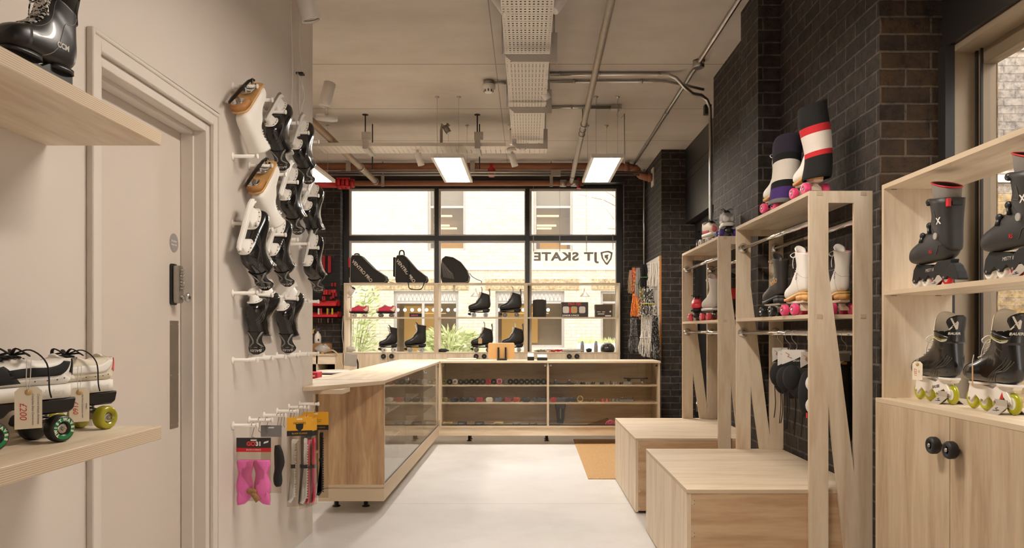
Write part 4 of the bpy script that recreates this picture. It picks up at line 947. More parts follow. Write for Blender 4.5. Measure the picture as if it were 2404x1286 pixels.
def pitch(keys, h):
    f = lambda y: h * min(max(1 - (y - .06) / .15, 0), 1) ** 1 if y > .06 else h
    g = lambda y: f(y) if h else 0
    return [(a, z + g(a) * (1 if k < 6 else 1) if k < 6 else z + h, c, d + g(c), w) for k, (a, z, c, d, w) in enumerate(keys)]
def outline(sc, n=18):
    L = []
    for i in range(n + 1):
        y = (-.004 + .288 * i / n); e = max(min((y + .004) / .03, (.286 - y) / .045, 1), 0)
        L.append(((.035 + .013 * min(max((y - .06) / .12, 0), 1)) * sc * math.sqrt(max(0, 1 - (1 - e) ** 2)) + .002, y * sc))
    return L
def sole_mesh(m, z0, th, h, sc, heel=None):
    L = outline(sc); f = lambda y: (h * min(max(1 - (y / sc - .06) / .15, 0), 1))
    b = MB(m)
    def ring(dz): return [b.v((x, y, z0 + f(y) + dz)) for x, y in L] + [b.v((-x, y, z0 + f(y) + dz)) for x, y in reversed(L)]
    A, C = ring(0), ring(th); n = len(L)
    for i in range(n - 1):
        for R, fl in ((A, 1), (C, 0)): b.f([R[i], R[i + 1], R[2 * n - 2 - i], R[2 * n - 1 - i]])
    N = 2 * n
    for i in range(N): b.f([A[i], A[(i + 1) % N], C[(i + 1) % N], C[i]], True)
    hb = None
    if heel is not None:
        hb = MB(heel); Lh = [(x * .97, y) for x, y in L if y < .092 * sc]
        o2 = Lh + [(-x, y) for x, y in reversed(Lh)]
        lo = [hb.v((x * .94, y * .97, z0)) for x, y in o2]; hi = [hb.v((x, y, z0 + f(y))) for x, y in o2]; k = len(o2)
        hb.f(lo[::-1]); hb.f(hi)
        for i in range(k): hb.f([lo[i], lo[(i + 1) % k], hi[(i + 1) % k], hi[i]], i not in (len(Lh) - 1,))
    return b, hb
def quad_boot(name, label, M, kind='high', upper=LEATHER, sole=RUB, lining=LININGB, lace=LACEW, plate=BLK, wheel=RUB, hub=HUB, sole_h=.012, stack=None, group=None, sc=1.0, laces=True, tongue_m=None, stop=True,
              r=.031, trucks=None, zgap=.0, stopm=None, extra=None, cut=1.0, lace_r=.0022, bow=True, cat='roller skate', rise=0):
    t = thing(name, label, cat, (0, 0, 0), group=group); t.matrix_world = M; WM[t.name] = M
    zt = r + .045 + zgap
    heel = .0
    lift = zt + sole_h
    bt = Boot(pitch({'high': HIGH, 'hock': HOCK, 'trainer': [(a, b * .62, c, d * .62, w) for a, b, c, d, w in LOW]}.get(kind, LOW), rise / sc), 2.5, lift + .002, sc)
    quad_chassis(t, (.052 * sc, .212 * sc), zt, plate, wheel, hub, r, stop=stop, y0=.01 * sc, y1=.262 * sc, truckm=trucks, stopm=stopm)
    b, hb = sole_mesh(sole, zt, sole_h + .006, rise, sc, stack); b.build('sole', t, world=False)
    if hb: hb.build('heel', t, world=False)
    bt.body(upper, lining=lining, u1=cut).build('boot', t, world=False)
    tongue(t, bt, tongue_m or upper, .03 if kind == 'high' else .075 if kind == 'hock' else .022, .024)
    us = [.40 + .55 * i / 8 for i in range(9)] if kind not in ('low', 'trainer') else [.38 + .26 * i / 5 for i in range(6)]
    if laces: bt.laces(lace, us, .10 if kind == 'hock' else .062, lace_r, bow=bow).build('laces', t, world=False)
    bt.dots(STEEL, [(u, s_ * .078) for u in us for s_ in (-1, 1)], .0028, .0015).build('eyelets', t, world=False)
    if extra: extra(t, bt)
    return t, bt

def face_M(loc, yaw, pitch=0, roll=0):      # skate standing at loc, toe pointing to heading yaw (0 = +Y, counter-clockwise)
    return Matrix.Translation(Vector(loc)) @ Euler((0, 0, yaw)).to_matrix().to_4x4() @ Euler((pitch, roll, 0)).to_matrix().to_4x4()

from mathutils.bvhtree import BVHTree
def project(o, target, d, off=.0012):       # lay flat lettering onto a curved part of the same thing
    me = target.data; bvh = BVHTree.FromPolygons([v.co for v in me.vertices], [p.vertices[:] for p in me.polygons]); d = Vector(d).normalized()
    for v in o.data.vertices:
        h = bvh.ray_cast(v.co - d * .3, d)
        if h[0] is not None: v.co = h[0] - d * off
def guard(parent, m, z0, z1, yb, R=.06, lean=-.016, sc=1.0, lines=None):      # tendon guard: a flared tab above the heel
    def P(i, j, o=0.0):
        t = i / 12; A = .86 - .27 * math.sin(PI * min(t / .75, 1)) ** 1.2
        A = A if t < .78 else A * math.sqrt(max(0, 1 - ((t - .78) / .23) ** 2))
        a = (j / 10 - .5) * 2 * A
        return Vector((math.sin(a) * (R + o), yb + R - math.cos(a) * (R + o) + lean * t * t * 1.4, z0 + (z1 - z0) * t))
    b = MB(m); V = b.grid(lambda i, j: P(i, j), 13, 11); W_ = b.grid(lambda i, j: P(i, j, -.006), 13, 11)
    for i in range(12):
        for j in (0, 10): b.f([V[i][j], V[i + 1][j], W_[i + 1][j], W_[i][j]])
    for j in range(10):
        for i in (0, 12): b.f([V[i][j], V[i][j + 1], W_[i][j + 1], W_[i][j]])
    o = b.build('tendon_guard', parent, world=False)
    if lines:
        l = MB(lines)
        for sg in (-1, 1):
            for k in (0, .7): l.tube([P(i, 5 + sg * q, .0012) for i, q in ((.2, 4.4 - k), (2.5, 3.0 - k), (4.4, 1.9 - k), (6.0, 1.9 - k), (8.2, 4.2 - k))], .0011, 4)
        l.tube([P(8.7, 1.6, .0012), P(8.2, 5, .0012), P(8.7, 8.4, .0012)], .0009, 4)
        l.build('guard_print', o, world=False)
    return o
def plate_outline(y0, y1, w0, w1, n=7):
    P = []
    for sg in (1, -1):
        rng = range(n * 2 + 1)
        for i in (rng if sg > 0 else reversed(rng)):
            t = i / (2 * n); y = y0 + (y1 - y0) * (1 - math.cos(PI * t)) / 2; P.append((sg * (w0 + (w1 - w0) * t) * max(math.sin(PI * t), 0) ** .55, y))
    return P
def hockey_skate(label, M, steel=True, group='black ice hockey skates on the wall', tongue_out=.05, wrap=True):
    t = thing('ice_hockey_skate', label, 'ice skate', (0, 0, 0), group=group); t.matrix_world = M; WM[t.name] = M
    z = .078; bt = Boot(HOCK, 2.6, z)
    bo = bt.body(BOOTG, lining=LININGB).build('boot', t, world=False)
    hl = MB(HOLD)
    for y0, y1, w0, w1, pa, pb_ in ((.148, .280, .036, .032, .178, .262), (-.002, .092, .030, .032, .012, .066)):
        o = plate_outline(y0, y1, w0, w1); hl.prism(o, 'xy', z - .006, z + .002, True)
        A = [hl.v((x * .62, (y - (y0 + y1) / 2) * .86 + (y0 + y1) / 2, z - .006)) for x, y in o]; B = [hl.v((max(min(x, .007), -.007), pa + (pb_ - pa) * (y - y0) / (y1 - y0), .036)) for x, y in o]
        for i in range(len(o)): hl.f([A[i], A[(i + 1) % len(o)], B[(i + 1) % len(o)], B[i]], True)
    hl.prism([(-.012, .020), (.02, .016), (.255, .016), (.288, .026), (.312, .052), (.305, .058), (.285, .046), (.255, .040), (.02, .040), (-.008, .036)], 'yz', -.0065, .0065)
    hl.build('blade_holder', t, world=False, bevel=.002)
    b = MB(BLKM)
    for y, x in ((.168, .024), (.195, .030), (.225, .029), (.252, .022), (.012, .020), (.035, .026), (.06, .026)):
        for sx in (-1, 1): b.cyl((sx * x, y, z - .0045), (sx * x, y, z - .0075), .0028, n=8)
    b.build('rivets', t, world=False)
    if steel:
        b = MB(STEEL); b.prism([(-.010, .018), (-.006, .006), (.02, .002), (.14, .0), (.255, .002), (.29, .012), (.304, .030), (.296, .034), (.27, .02), (.02, .018)], 'yz', -.0016, .0016); b.build('blade', t, world=False)
    else:
        b = MB(WPLAS); b.prism([(-.012, .020), (-.008, .004), (.02, -.001), (.255, -.001), (.292, .010), (.310, .036), (.30, .04), (.27, .022), (.02, .020)], 'yz', -.004, .004); b.build('blade_cover', t, world=False)
    tongue(t, bt, FELT, tongue_out, .036, .9)
    bt.laces(LACEC, [.36 + .58 * i / 10 for i in range(11)], .075, .0022, bow=False).build('laces', t, world=False)
    b = bt.patch(mat('carbon_panel', (46, 43, 41), .4, var=.4, scale=220), .45, .9, .10, .17, .0012)
    bt.patch(None, .45, .9, .83, .90, .0012, b=b) if False else None
    b.build('side_panel', t, world=False)
    seam = MB(mat('gloss_ridge', (66, 61, 57), .2, coat=.4))
    for sg in (1, -1):
        for k in range(4): bt.line(seam.mats[0], [(.40 + .03 * k, .5 + sg * -.08), (.52 + .02 * k, .5 - sg * .20), (.66 + .02 * k, .5 - sg * (.22 - .025 * k)), (.80, .5 - sg * (.16 - .03 * k)), (.88 - .02 * k, .5 - sg * .03)], .0016, .0005, b=seam)
        bt.line(seam.mats[0], [(.99, .5), (.985, .5 - sg * .15), (.95, .5 - sg * .3), (.97, .5 - sg * .38)], .0016, .0005, b=seam)
    seam.build('moulded_ridges', t, world=False)
    g = guard(t, BOOTG, z + .165, z + .292, -.0125, .055, -.014, lines=LOGOG)
    lt = text(g, 'lettering', 'BAUER', LOGOG, .019, basis((0, -.04, z + .270), (1, 0, 0), (0, 0, 1)), extrude=0, shear=.2, bold=.0004)
    project(lt, g, (0, 1, 0))
    return t
def figure_skate(label, M):
    t = thing('figure_skate', label, 'ice skate', (0, 0, 0), group='white figure skates on the wall'); t.matrix_world = M; WM[t.name] = M
    z0, h = .050, .040; tan = mat('tan_sole', (214, 168, 108), .5, var=.05); lay = ply_edge('Z', .0042)
    if 'stacked_heel' not in MATS:
        m = lay.copy(); m.name = 'stacked_heel'; MATS['stacked_heel'] = m
        for nd in m.node_tree.nodes:
            if nd.type == 'VALTORGB':
                for e, c in zip(nd.color_ramp.elements, ((146, 92, 48), (196, 138, 80), (218, 166, 104))): e.color = (*lin(c), 1)
    b, hb = sole_mesh(tan, z0, .012, h, 1.0, MATS['stacked_heel']); b.build('sole', t, world=False); hb.build('heel', t, world=False)
    bt = Boot(pitch(HIGH, h), 2.5, z0 + .012)
    bt.body(WLEATH, lining=mat('cream_lining', (214, 200, 180), .9)).build('boot', t, world=False)
    tongue(t, bt, WLEATH, .012, .024)
    us = [.38 + .58 * i / 9 for i in range(10)]
    bt.laces(LACEW, us[:5], .06, .0024, bow=False).build('laces', t, world=False)
    bt.dots(mat('white_hook', (224, 219, 211), .3, .3), [(u, s_ * .085) for u in us[4:] for s_ in (-1, 1)], .0055, .007).build('lace_hooks', t, world=False)
    bt.line(mat('stitch_grey', (200, 194, 186), .7), [(.5, .30), (.62, .2), (.72, .16), (.8, .14)], .0008, .0003).build('seam', t, world=False)
    # blade: two mounting plates, stanchions and a dark edge
    b = MB(CHROME); b.prism(plate_outline(.14, .262, .030, .028), 'xy', z0 - .004, z0, True); 
    b.prism([(.155, z0 - .003), (.172, .02), (.185, .02), (.20, z0 - .018), (.222, z0 - .014), (.245, .024), (.268, .012), (.252, .04), (.24, z0 - .003)], 'yz', -.004, .004)
    b.build('blade_mount', t, world=False)
    b = MB(CHROME); b.prism(plate_outline(.004, .078, .026, .027), 'xy', z0 - .004, z0, True); b.prism([(.012, z0 - .003), (.02, .02), (.05, .02), (.07, z0 - .003)], 'yz', -.004, .004); b.build('blade_mount', t, world=False)
    b = MB(mat('dark_blade_edge', (70, 66, 62), .3, .9)); b.prism([(-.045, .02), (-.04, .008), (.0, .002), (.12, .0), (.22, .004), (.268, .016), (.286, .034), (.276, .040), (.262, .024), (.22, .02), (.0, .022)], 'yz', -.0028, .0028); b.build('blade', t, world=False)
    b = MB(STEEL)
    for y, x in ((.165, .018), (.2, .022), (.235, .018), (.02, .014), (.06, .016)):
        for sx in (-1, 1): b.cyl((sx * x, y, z0 - .0035), (sx * x, y, z0 - .0065), .0032, n=8)
    b.build('screws', t, world=False)
    return t
YEL = mat('translucent_yellow_wheel', (206, 206, 24), .18, var=.05, trans=.35, coat=.3)
def inline_wheel(parent, p, r, m, w=.024, hub=None, sx=1):
    b = MB(m); d = Vector((1, 0, 0)); p = Vector(p)
    b.lathe(p - d * w / 2, d, [(r * .52, .004), (r * .62, .001), (r * .8, .002), (r * .95, w * .28), (r, w / 2), (r * .95, w * .72), (r * .8, w - .002), (r * .62, w - .001), (r * .52, w - .004)], 28); o = b.build('wheel', parent, world=False)
    b = MB(hub or mat('white_hub', (226, 224, 218), .4)); b.lathe(p - d * (w / 2 - .003), d, [(r * .54, 0), (r * .54, w - .006)], 22); b.cyl(p - d * (w / 2 + .002), p + d * (w / 2 + .002), .007, n=12); b.build('wheel_hub', o, world=False)
def skate_stand(label, M, sign=1):
    t = thing('skate_stand', label, 'display stand', (0, 0, 0)); t.matrix_world = M; WM[t.name] = M
    pk = mat('grey_stand_metal', (196, 186, 174), .4, .3)
    b = MB(pk); b.prism([(-.05, 0), (-.018, .028), (-.018, .05), (-.0165, .05), (-.0165, .028), (.0165, .028), (.0165, .05), (.018, .05), (.018, .028), (.05, 0), (.048, 0), (.016, .0265), (-.016, .0265), (-.048, 0)], 'xz', -.035, .035); o = b.build('bracket', t, world=False)
    b = MB(BLKM); b.tube([(-.036, -.018, .0145), (-.034, .0, .0155), (-.030, .012, .019), (-.027, .004, .0215)], .0012, 4); b.tube([(-.038, -.012, .0125), (-.038, .014, .0125)], .001, 4); b.build('print_mark', o, world=False)
    return t
def inline_hockey(label, M, logo_side=-1, white_print=True, frame_logo=True):
    t = thing('inline_skate', label, 'inline skate', (0, 0, 0)); t.matrix_world = M; WM[t.name] = M
    r = .040; lift = .106
    K = [(a, b_ * .86, c, d * .86, w) for a, b_, c, d, w in HOCK]; bt = Boot(K, 2.6, lift)
    bo = bt.body(BOOTG, lining=LININGB).build('boot', t, world=False)
    fr = MB(HOLD)
    fr.prism([(.0, lift - .004), (.1, lift - .006), (.125, lift - .020), (.155, lift - .014), (.27, lift - .002), (.274, lift - .014), (.287, .044), (.280, .031), (.264, .031), (.232, .056), (.2, .034), (.182, .034), (.15, .058), (.118, .034), (.1, .034), (.085, .052), (.062, .060), (.038, .036), (.028, .034), (.016, .040), (.02, .055), (.045, .082), (.01, .088)], 'yz', -.0165, .0165)
    fr.prism(plate_outline(.15, .278, .034, .032), 'xy', lift - .008, lift + .002, True); fr.prism(plate_outline(-.002, .1, .03, .032), 'xy', lift - .008, lift + .002, True)
    f_ = fr.build('wheel_frame', t, world=False, bevel=.0015)
    for y in (.272, .190, .108, .026):
        inline_wheel(t, (0, y, r), r, YEL)
        b = MB(STEEL)
        for sx in (-1, 1): b.cyl((sx * .016, y, r), (sx * .0195, y, r), .0055, n=12)
        b.build('axle_bolt', f_, world=False)
    tongue(t, bt, mat('cream_felt', (238, 226, 204), .9, var=.03, scale=90), .075, .036, .9, -.01)
    bt.laces(LACEW, [.36 + .36 * i / 6 for i in range(7)], .07, .0030, bow=True).build('laces', t, world=False)
    bt.dots(mat('yellow_eyelet', (196, 190, 30), .4), [(u, s_ * .09) for u in (.70, .76, .82, .88, .94) for s_ in (-1, 1)], .0042, .002).build('eyelets', t, world=False)
    g = guard(t, BOOTG, lift + .14, lift + .252, -.0125, .056, -.010)
    ln = MB(LOGOG); yl = MB(mat('yellow_thread', (190, 186, 30), .6))
    for sg in (logo_side,):
        v_ = (lambda q: .5 + sg * -q) if sg > 0 else (lambda q: .5 + q)
        for k in range(5): bt.line(None or LOGOG, [(.86 + .02 * k, v_(.36 - .04 * k)), (.92 + .014 * k, v_(.22 - .03 * k)), (.97 + .005 * k, v_(.10))], .0016, .0006, b=ln)
        bt.line(yl.mats[0], [(.9, v_(.34)), (.95, v_(.2)), (.985, v_(.08))], .0010, .0012, b=yl)
    for sg in (1, -1):
        for k in range(4): bt.line(mat('gloss_ridge', (66, 61, 57), .2, coat=.4), [(.40 + .03 * k, .5 - sg * .08), (.52 + .02 * k, .5 - sg * .20), (.66 + .02 * k, .5 - sg * (.22 - .025 * k)), (.82, .5 - sg * (.16 - .03 * k))], .0016, .0005, b=yl)
    ln.build('side_print', t, world=False); yl.build('piping', t, world=False)
    X = Vector((logo_side, 0, 0)); Yd = Vector((0, -logo_side * -1, 0))
    if white_print:
        # big slanted emblem and name on the guard, toward its visible side
        em = MB(mat('white_print', (236, 231, 222), .5)); d_ = Vector((logo_side * .62, -.78, 0)).normalized(); ux = Vector((0, 0, 1)).cross(d_).normalized() * -1
        ux = d_.cross(Vector((0, 0, -1))).normalized(); o0 = Vector((logo_side * .03, -.03, lift + .215))
        def q(a, c): return o0 + ux * a + Vector((0, 0, c))
        em.m(em.mats[0])
        for pts in ([(-.012, .024), (-.006, .026), (.012, -.018), (.006, -.02)], [(.016, .008), (.012, .014), (-.018, -.018), (-.016, -.022)], [(.016, .008), (.010, .012), (.004, -.012), (.012, -.018)]):
            em.f([em.v(q(*p)) for p in pts])
        eo = em.build('emblem_print', g, world=False, recalc=False); project(eo, g, -d_, .002)
        lt = text(g, 'lettering', 'BAUER', em.mats[0] if False else mat('white_print', (236, 231, 222), .5), .013, basis(o0 + Vector((0, 0, -.036)), ux, (0, 0, 1)), extrude=0, shear=.2, bold=.0004); project(lt, g, -d_, .002)
    if frame_logo:
        text(f_, 'lettering', 'BAUER', BLKM, .018, basis((logo_side * .017, .12, lift - .040), (0, -logo_side * -1 if logo_side > 0 else -1, .16), (0, 0, 1)), extrude=.0004, shear=.25)
    else:
        b = MB(RED); b.prism([(.06, .052), (.082, .056), (.068, .078)], 'yz', logo_side * .0165, logo_side * .0172); b.build('red_triangle', f_, world=False)
    return t
def shell_skate(label, M, side=-1):
    t = thing('inline_skate', label, 'inline skate', (0, 0, 0)); t.matrix_world = M; WM[t.name] = M
    r = .030; lift = .098; SH = mat('matte_charcoal_shell', (48, 46, 44), .48, var=.06, scale=60); GR = mat('grey_liner', (128, 120, 112), .85)
    bt = Boot([(a, b_, c, d, w * 1.08) for a, b_, c, d, w in HIGH], 2.6, lift)
    bt.body(SH, u1=.86).build('shell', t, world=False)
    ln = Boot([(a - .004, b_ + (.03 if i > 10 else 0) + (.02 if i == 13 else 0), c + .004, d + (.03 if i > 10 else 0), w * .96) for i, (a, b_, c, d, w) in enumerate(HIGH)], 2.5, lift)
    ln.body(GR, lining=LININGB, u0=.8).build('liner', t, world=False)
    b = MB(RED); p = [ln.S(1, j / 30, .001) for j in range(31)]; b.tube(p[:-1], .003, 6, closed=True); b.build('red_trim', t, world=False)
    cu = MB(SH); cu = bt.patch(SH, .66, .985, .06, .94, .006, 12, 30, shape=lambda a, c: (a * (1 - .18 * abs(2 * c - 1) ** 2) + .0, c)); cf = cu.build('cuff', t, world=False)
    b = MB(mat('black_pull_loop', (24, 23, 22), .5)); b.box(-.02, .02, -.022, -.01, lift + .205, lift + .222); b.build('pull_loop', t, world=False, bevel=.002)
    b = MB(RED); b.box(side * .022, side * .036, -.018, .0, lift + .2, lift + .232); b.build('red_tab', t, world=False, bevel=.002)
    for sx in (-1, 1): b = MB(mat('grey_pivot', (170, 165, 158), .4, .4)); pv = bt.S(.66, .26 * (1 if sx > 0 else -1) % 1, .004); b.cyl(pv - Vector((sx * .004, 0, 0)), pv + Vector((sx * .006, 0, 0)), .013, n=18); b.build('cuff_pivot', t, world=False)
    for k, u in enumerate((.40, .56, .90)):
        b = MB(BLK); vs = [-.2, -.12, -.05, .02, .09, .16, .22]
        b.tube([bt.S(u, v, .011 if k == 2 else .006) for v in vs], .008, 8, flat=.5)
        p = bt.S(u, -.10 if side < 0 else .10, .012 if k == 2 else .008); b.ell(p, (.009, .018, .013), 10, 8); p2 = bt.S(u, .02, .012 if k == 2 else .007); b.ell(p2, (.02, .009, .010), 10, 8); b.build('buckle', t, world=False)
    seam = MB(mat('shell_highlight_edge', (78, 74, 70), .4))  # ridges in a paler grey than the shell
    for sg in (1, -1):
        bt.line(seam.mats[0], [(.74, .5 - sg * .30), (.8, .5 - sg * .24), (.88, .5 - sg * .25)], .002, .0065, b=seam); bt.line(seam.mats[0], [(.5, .5 - sg * .15), (.6, .5 - sg * .2), (.68, .5 - sg * .12), (.70, .5)], .002, .0005, b=seam)
    seam.build('moulded_ridges', t, world=False)
    fr = MB(BLKM)
    fr.prism([(-.004, lift + .002), (.10, lift - .002), (.13, lift - .018), (.16, lift - .006), (.262, lift + .002), (.285, lift - .02), (.297, .034), (.288, .022), (.265, .022), (.232, .046), (.213, .026), (.195, .026), (.165, .048), (.14, .026), (.118, .026), (.092, .048), (.06, .026), (.036, .024), (.01, .048)], 'yz', -.0165, .0165)
    fo = fr.build('wheel_frame', t, world=False, bevel=.002)
    WW = mat('milky_wheel', (226, 222, 214), .3, var=.02); RW = mat('red_wheel', (206, 30, 38), .3)
    for y, m in ((.276, WW), (.204, WW), (.128, RW), (.048, RW)):
        inline_wheel(t, (0, y, r), r, m)
        b = MB(STEEL)
        for sx in (-1, 1): b.cyl((sx * .016, y, r + .002), (sx * .0195, y, r + .002), .005, n=6)
        b.build('axle_bolt', fo, world=False)
    b = MB(BLKM)
    b.prism([(.02, .062), (.03, .04), (-.02, .02), (-.055, .016), (-.06, .022), (-.045, .05), (-.025, .075), (-.005, .086)], 'yz', -.02, .02); b.build('heel_brake', t, world=False, bevel=.004, seg=2)
    lw = mat('white_print', (236, 231, 222), .5)
    xs = Vector((0, -side, 0)) if False else Vector((0, 1, 0)) * (1 if side > 0 else -1)
    text(fo, 'lettering', 'MISTY II', LOGOG, .018, basis((side * .0172, .155, .068), xs, (0, 0, 1)), extrude=.0003, shear=.2)
    tx = text(cf, 'lettering', 'X', lw, .035, basis((side * .09, .03, lift + .15), xs, (0, 0, 1)), extrude=0, bold=.001); project(tx, cf, (-side, 0, 0), .0015)
    tx = text(t, 'lettering', 'RS', RED, .018, basis((side * .1, .10, lift + .038), xs, (0, 0, 1)), extrude=0, shear=.2, bold=.0005); project(tx, [c for c in t.children if c.name.startswith('shell')][0], (-side, 0, 0), .0015)
    return t
# ================================================================== white wall with pegs and hanging skates
PEGY = [3.513 + .2055 * k for k in range(6)]
ROWZ = [2.356, 2.04, 1.735, 1.42, 1.117, .821]
ORD = ('first', 'second', 'third', 'fourth', 'fifth', 'sixth')
ROWN = ('topmost row', 'second row down', 'third row down', 'fourth row down', 'empty row below the skates', 'bottom row with hooks')
PEGM = mat('white_peg', (236, 229, 219), .4, var=.01)
def make_peg(k, r):
    t = thing('wall_peg', 'white wall peg, %s from the door in the %s' % (ORD[k], ROWN[r]), 'peg', (XL, PEGY[k], ROWZ[r]), group='white wall pegs')
    b = MB(PEGM); b.lathe((0, 0, 0), (1, 0, 0), [(.019, 0), (.019, .003), (.012, .006), (.0085, .008), (.0085, .108)], 18); b.build('peg_shaft', t, world=False)
    b = MB(PEGM); b.lathe((.106, 0, 0), (1, 0, 0), [(.0085, 0), (.0115, .002), (.0115, .007), (.0105, .009)], 18); b.build('peg_cap', t, world=False)
    return t
proto = make_peg(0, 0)
for r in range(6):
    for k in range(6):
        if (r, k) == (0, 0): continue
        c = copy_tree(proto, None, Matrix.Translation((XL, PEGY[k], ROWZ[r])))
        c['label'] = 'white wall peg, %s from the door in the %s' % (ORD[k], ROWN[r])
def hang(k, r, deg, xo, hook_y, hook_z, yaw=0.0, k_=1.0, wk=1.1):      # upside down on the blade: toe up, heel leaning towards the shop
    a = math.radians(deg); c, s_ = math.cos(a), math.sin(a)
    R = Matrix(((-1, 0, 0), (0, c, s_), (0, s_, -c))); R = Euler((0, 0, yaw)).to_matrix() @ R
    P = Vector((xo, PEGY[k], ROWZ[r])) - R @ Vector((0, hook_y, hook_z))
    return Matrix.Translation(P) @ R.to_4x4() @ Matrix.Diagonal((k_ * wk, k_, k_, 1))
XS = -1.275
figure_skate('upper of the two white figure skates, top left on the pegs', hang(0, 0, 42, XS + .015, .165, .03, -.2, .80, 1.3))
figure_skate('lower of the two white figure skates, hanging on a peg', hang(1, 1, 44, XS + .01, .165, .03, -.2, .80, 1.3))
HS = [((2, 0), 46, True, 'black hockey skate in the top row beside the upper white figure skate'),
      ((4, 0), 56, True, 'black hockey skate highest on the right, below the hanging plug adapter'),
      ((3, 1), 56, False, 'black hockey skate hanging right beside the lower white figure skate'),
      ((5, 1), 48, False, 'black hockey skate at the right end of the second row, before the dark brick'),
      ((0, 2), 62, False, 'largest looking black hockey skate, nearest the door in the third row'),
      ((2, 2), 60, False, 'black hockey skate overlapping the nearest one in the third row'),
      ((5, 2), 60, True, 'black hockey skate hanging in front of the red tool panel'),
      ((1, 3), 17, False, 'black hockey skate at the lower left of the pegs, blade tipped back'),
      ((3, 3), 29, False, 'black hockey skate at the lower right of the pegs')]
for (k, r), deg, st, lab in HS:
    hockey_skate(lab, hang(k, r, deg, XS + (.004 if k != 0 else .02), .125 if k else .16, .058, -.1, .9 if (k, r) == (0, 2) else .83, 1.22), steel=st)
# ================================================================== things on the left shelves
SZ = 1.8
def tag_card(label, M, price=None, notes=(), w=.048, h=.088, string=.05, col=(238, 226, 204)):
    t = thing('price_tag', label, 'price tag', (0, 0, 0)); t.matrix_world = M; WM[t.name] = M       # local: x across, z down from the string, faces -y
    b = MB(mat('tag_card_%d' % col[1], col, .8, var=.03)); c = .010
    b.prism([(-w / 2, -h), (w / 2, -h), (w / 2, -c), (w / 2 - c, 0), (-w / 2 + c, 0), (-w / 2, -c)], 'xz', -.0004, .0004); cd = b.build('card', t, world=False)
    b = MB(mat('tag_ring', (206, 170, 112), .7)); b.lathe((0, -.0004, -.012), (0, -1, 0), [(.0072, 0), (.0072, .0006), (.002, .0006)], 18); b.build('eyelet_ring', t, world=False)
    b = MB(LACEW); b.tube(crom([(0, -.001, -.012), (.003, .0, .01), (.006, .004, string)], 5), .0009, 5); b.tube(crom([(0, -.001, -.012), (-.004, .0, .012), (-.002, .004, string)], 5), .0009, 5); b.build('string', t, world=False)
    Mv = basis((0, 0, 0), (0, 0, -1), (1, 0, 0))
    if price: text(cd, 'handwriting', price, mat('red_ink', (206, 52, 36), .6), w * .36, basis((-w * .20, -.0008, -h * .58), (0, 0, -1), (1, 0, 0)), extrude=.0001, shear=.15)
    for i, n_ in enumerate(notes): text(cd, 'handwriting', n_, mat('grey_ink', (92, 88, 84), .6), w * .118, basis((w * (.16 + .2 * i), -.0008, -h * .54), (0, 0, -1), (1, 0, 0)), extrude=.0001, shear=.3)
    return t
def yawM(p, yaw, tilt=0): return Matrix.Translation(Vector(p)) @ Euler((tilt, 0, yaw)).to_matrix().to_4x4()
OLDY = mat('translucent_yellow_quad_wheel', (196, 190, 40), .2, var=.08, trans=.4, coat=.2)
GRW = mat('black_wheel_body', (32, 34, 33), .35)
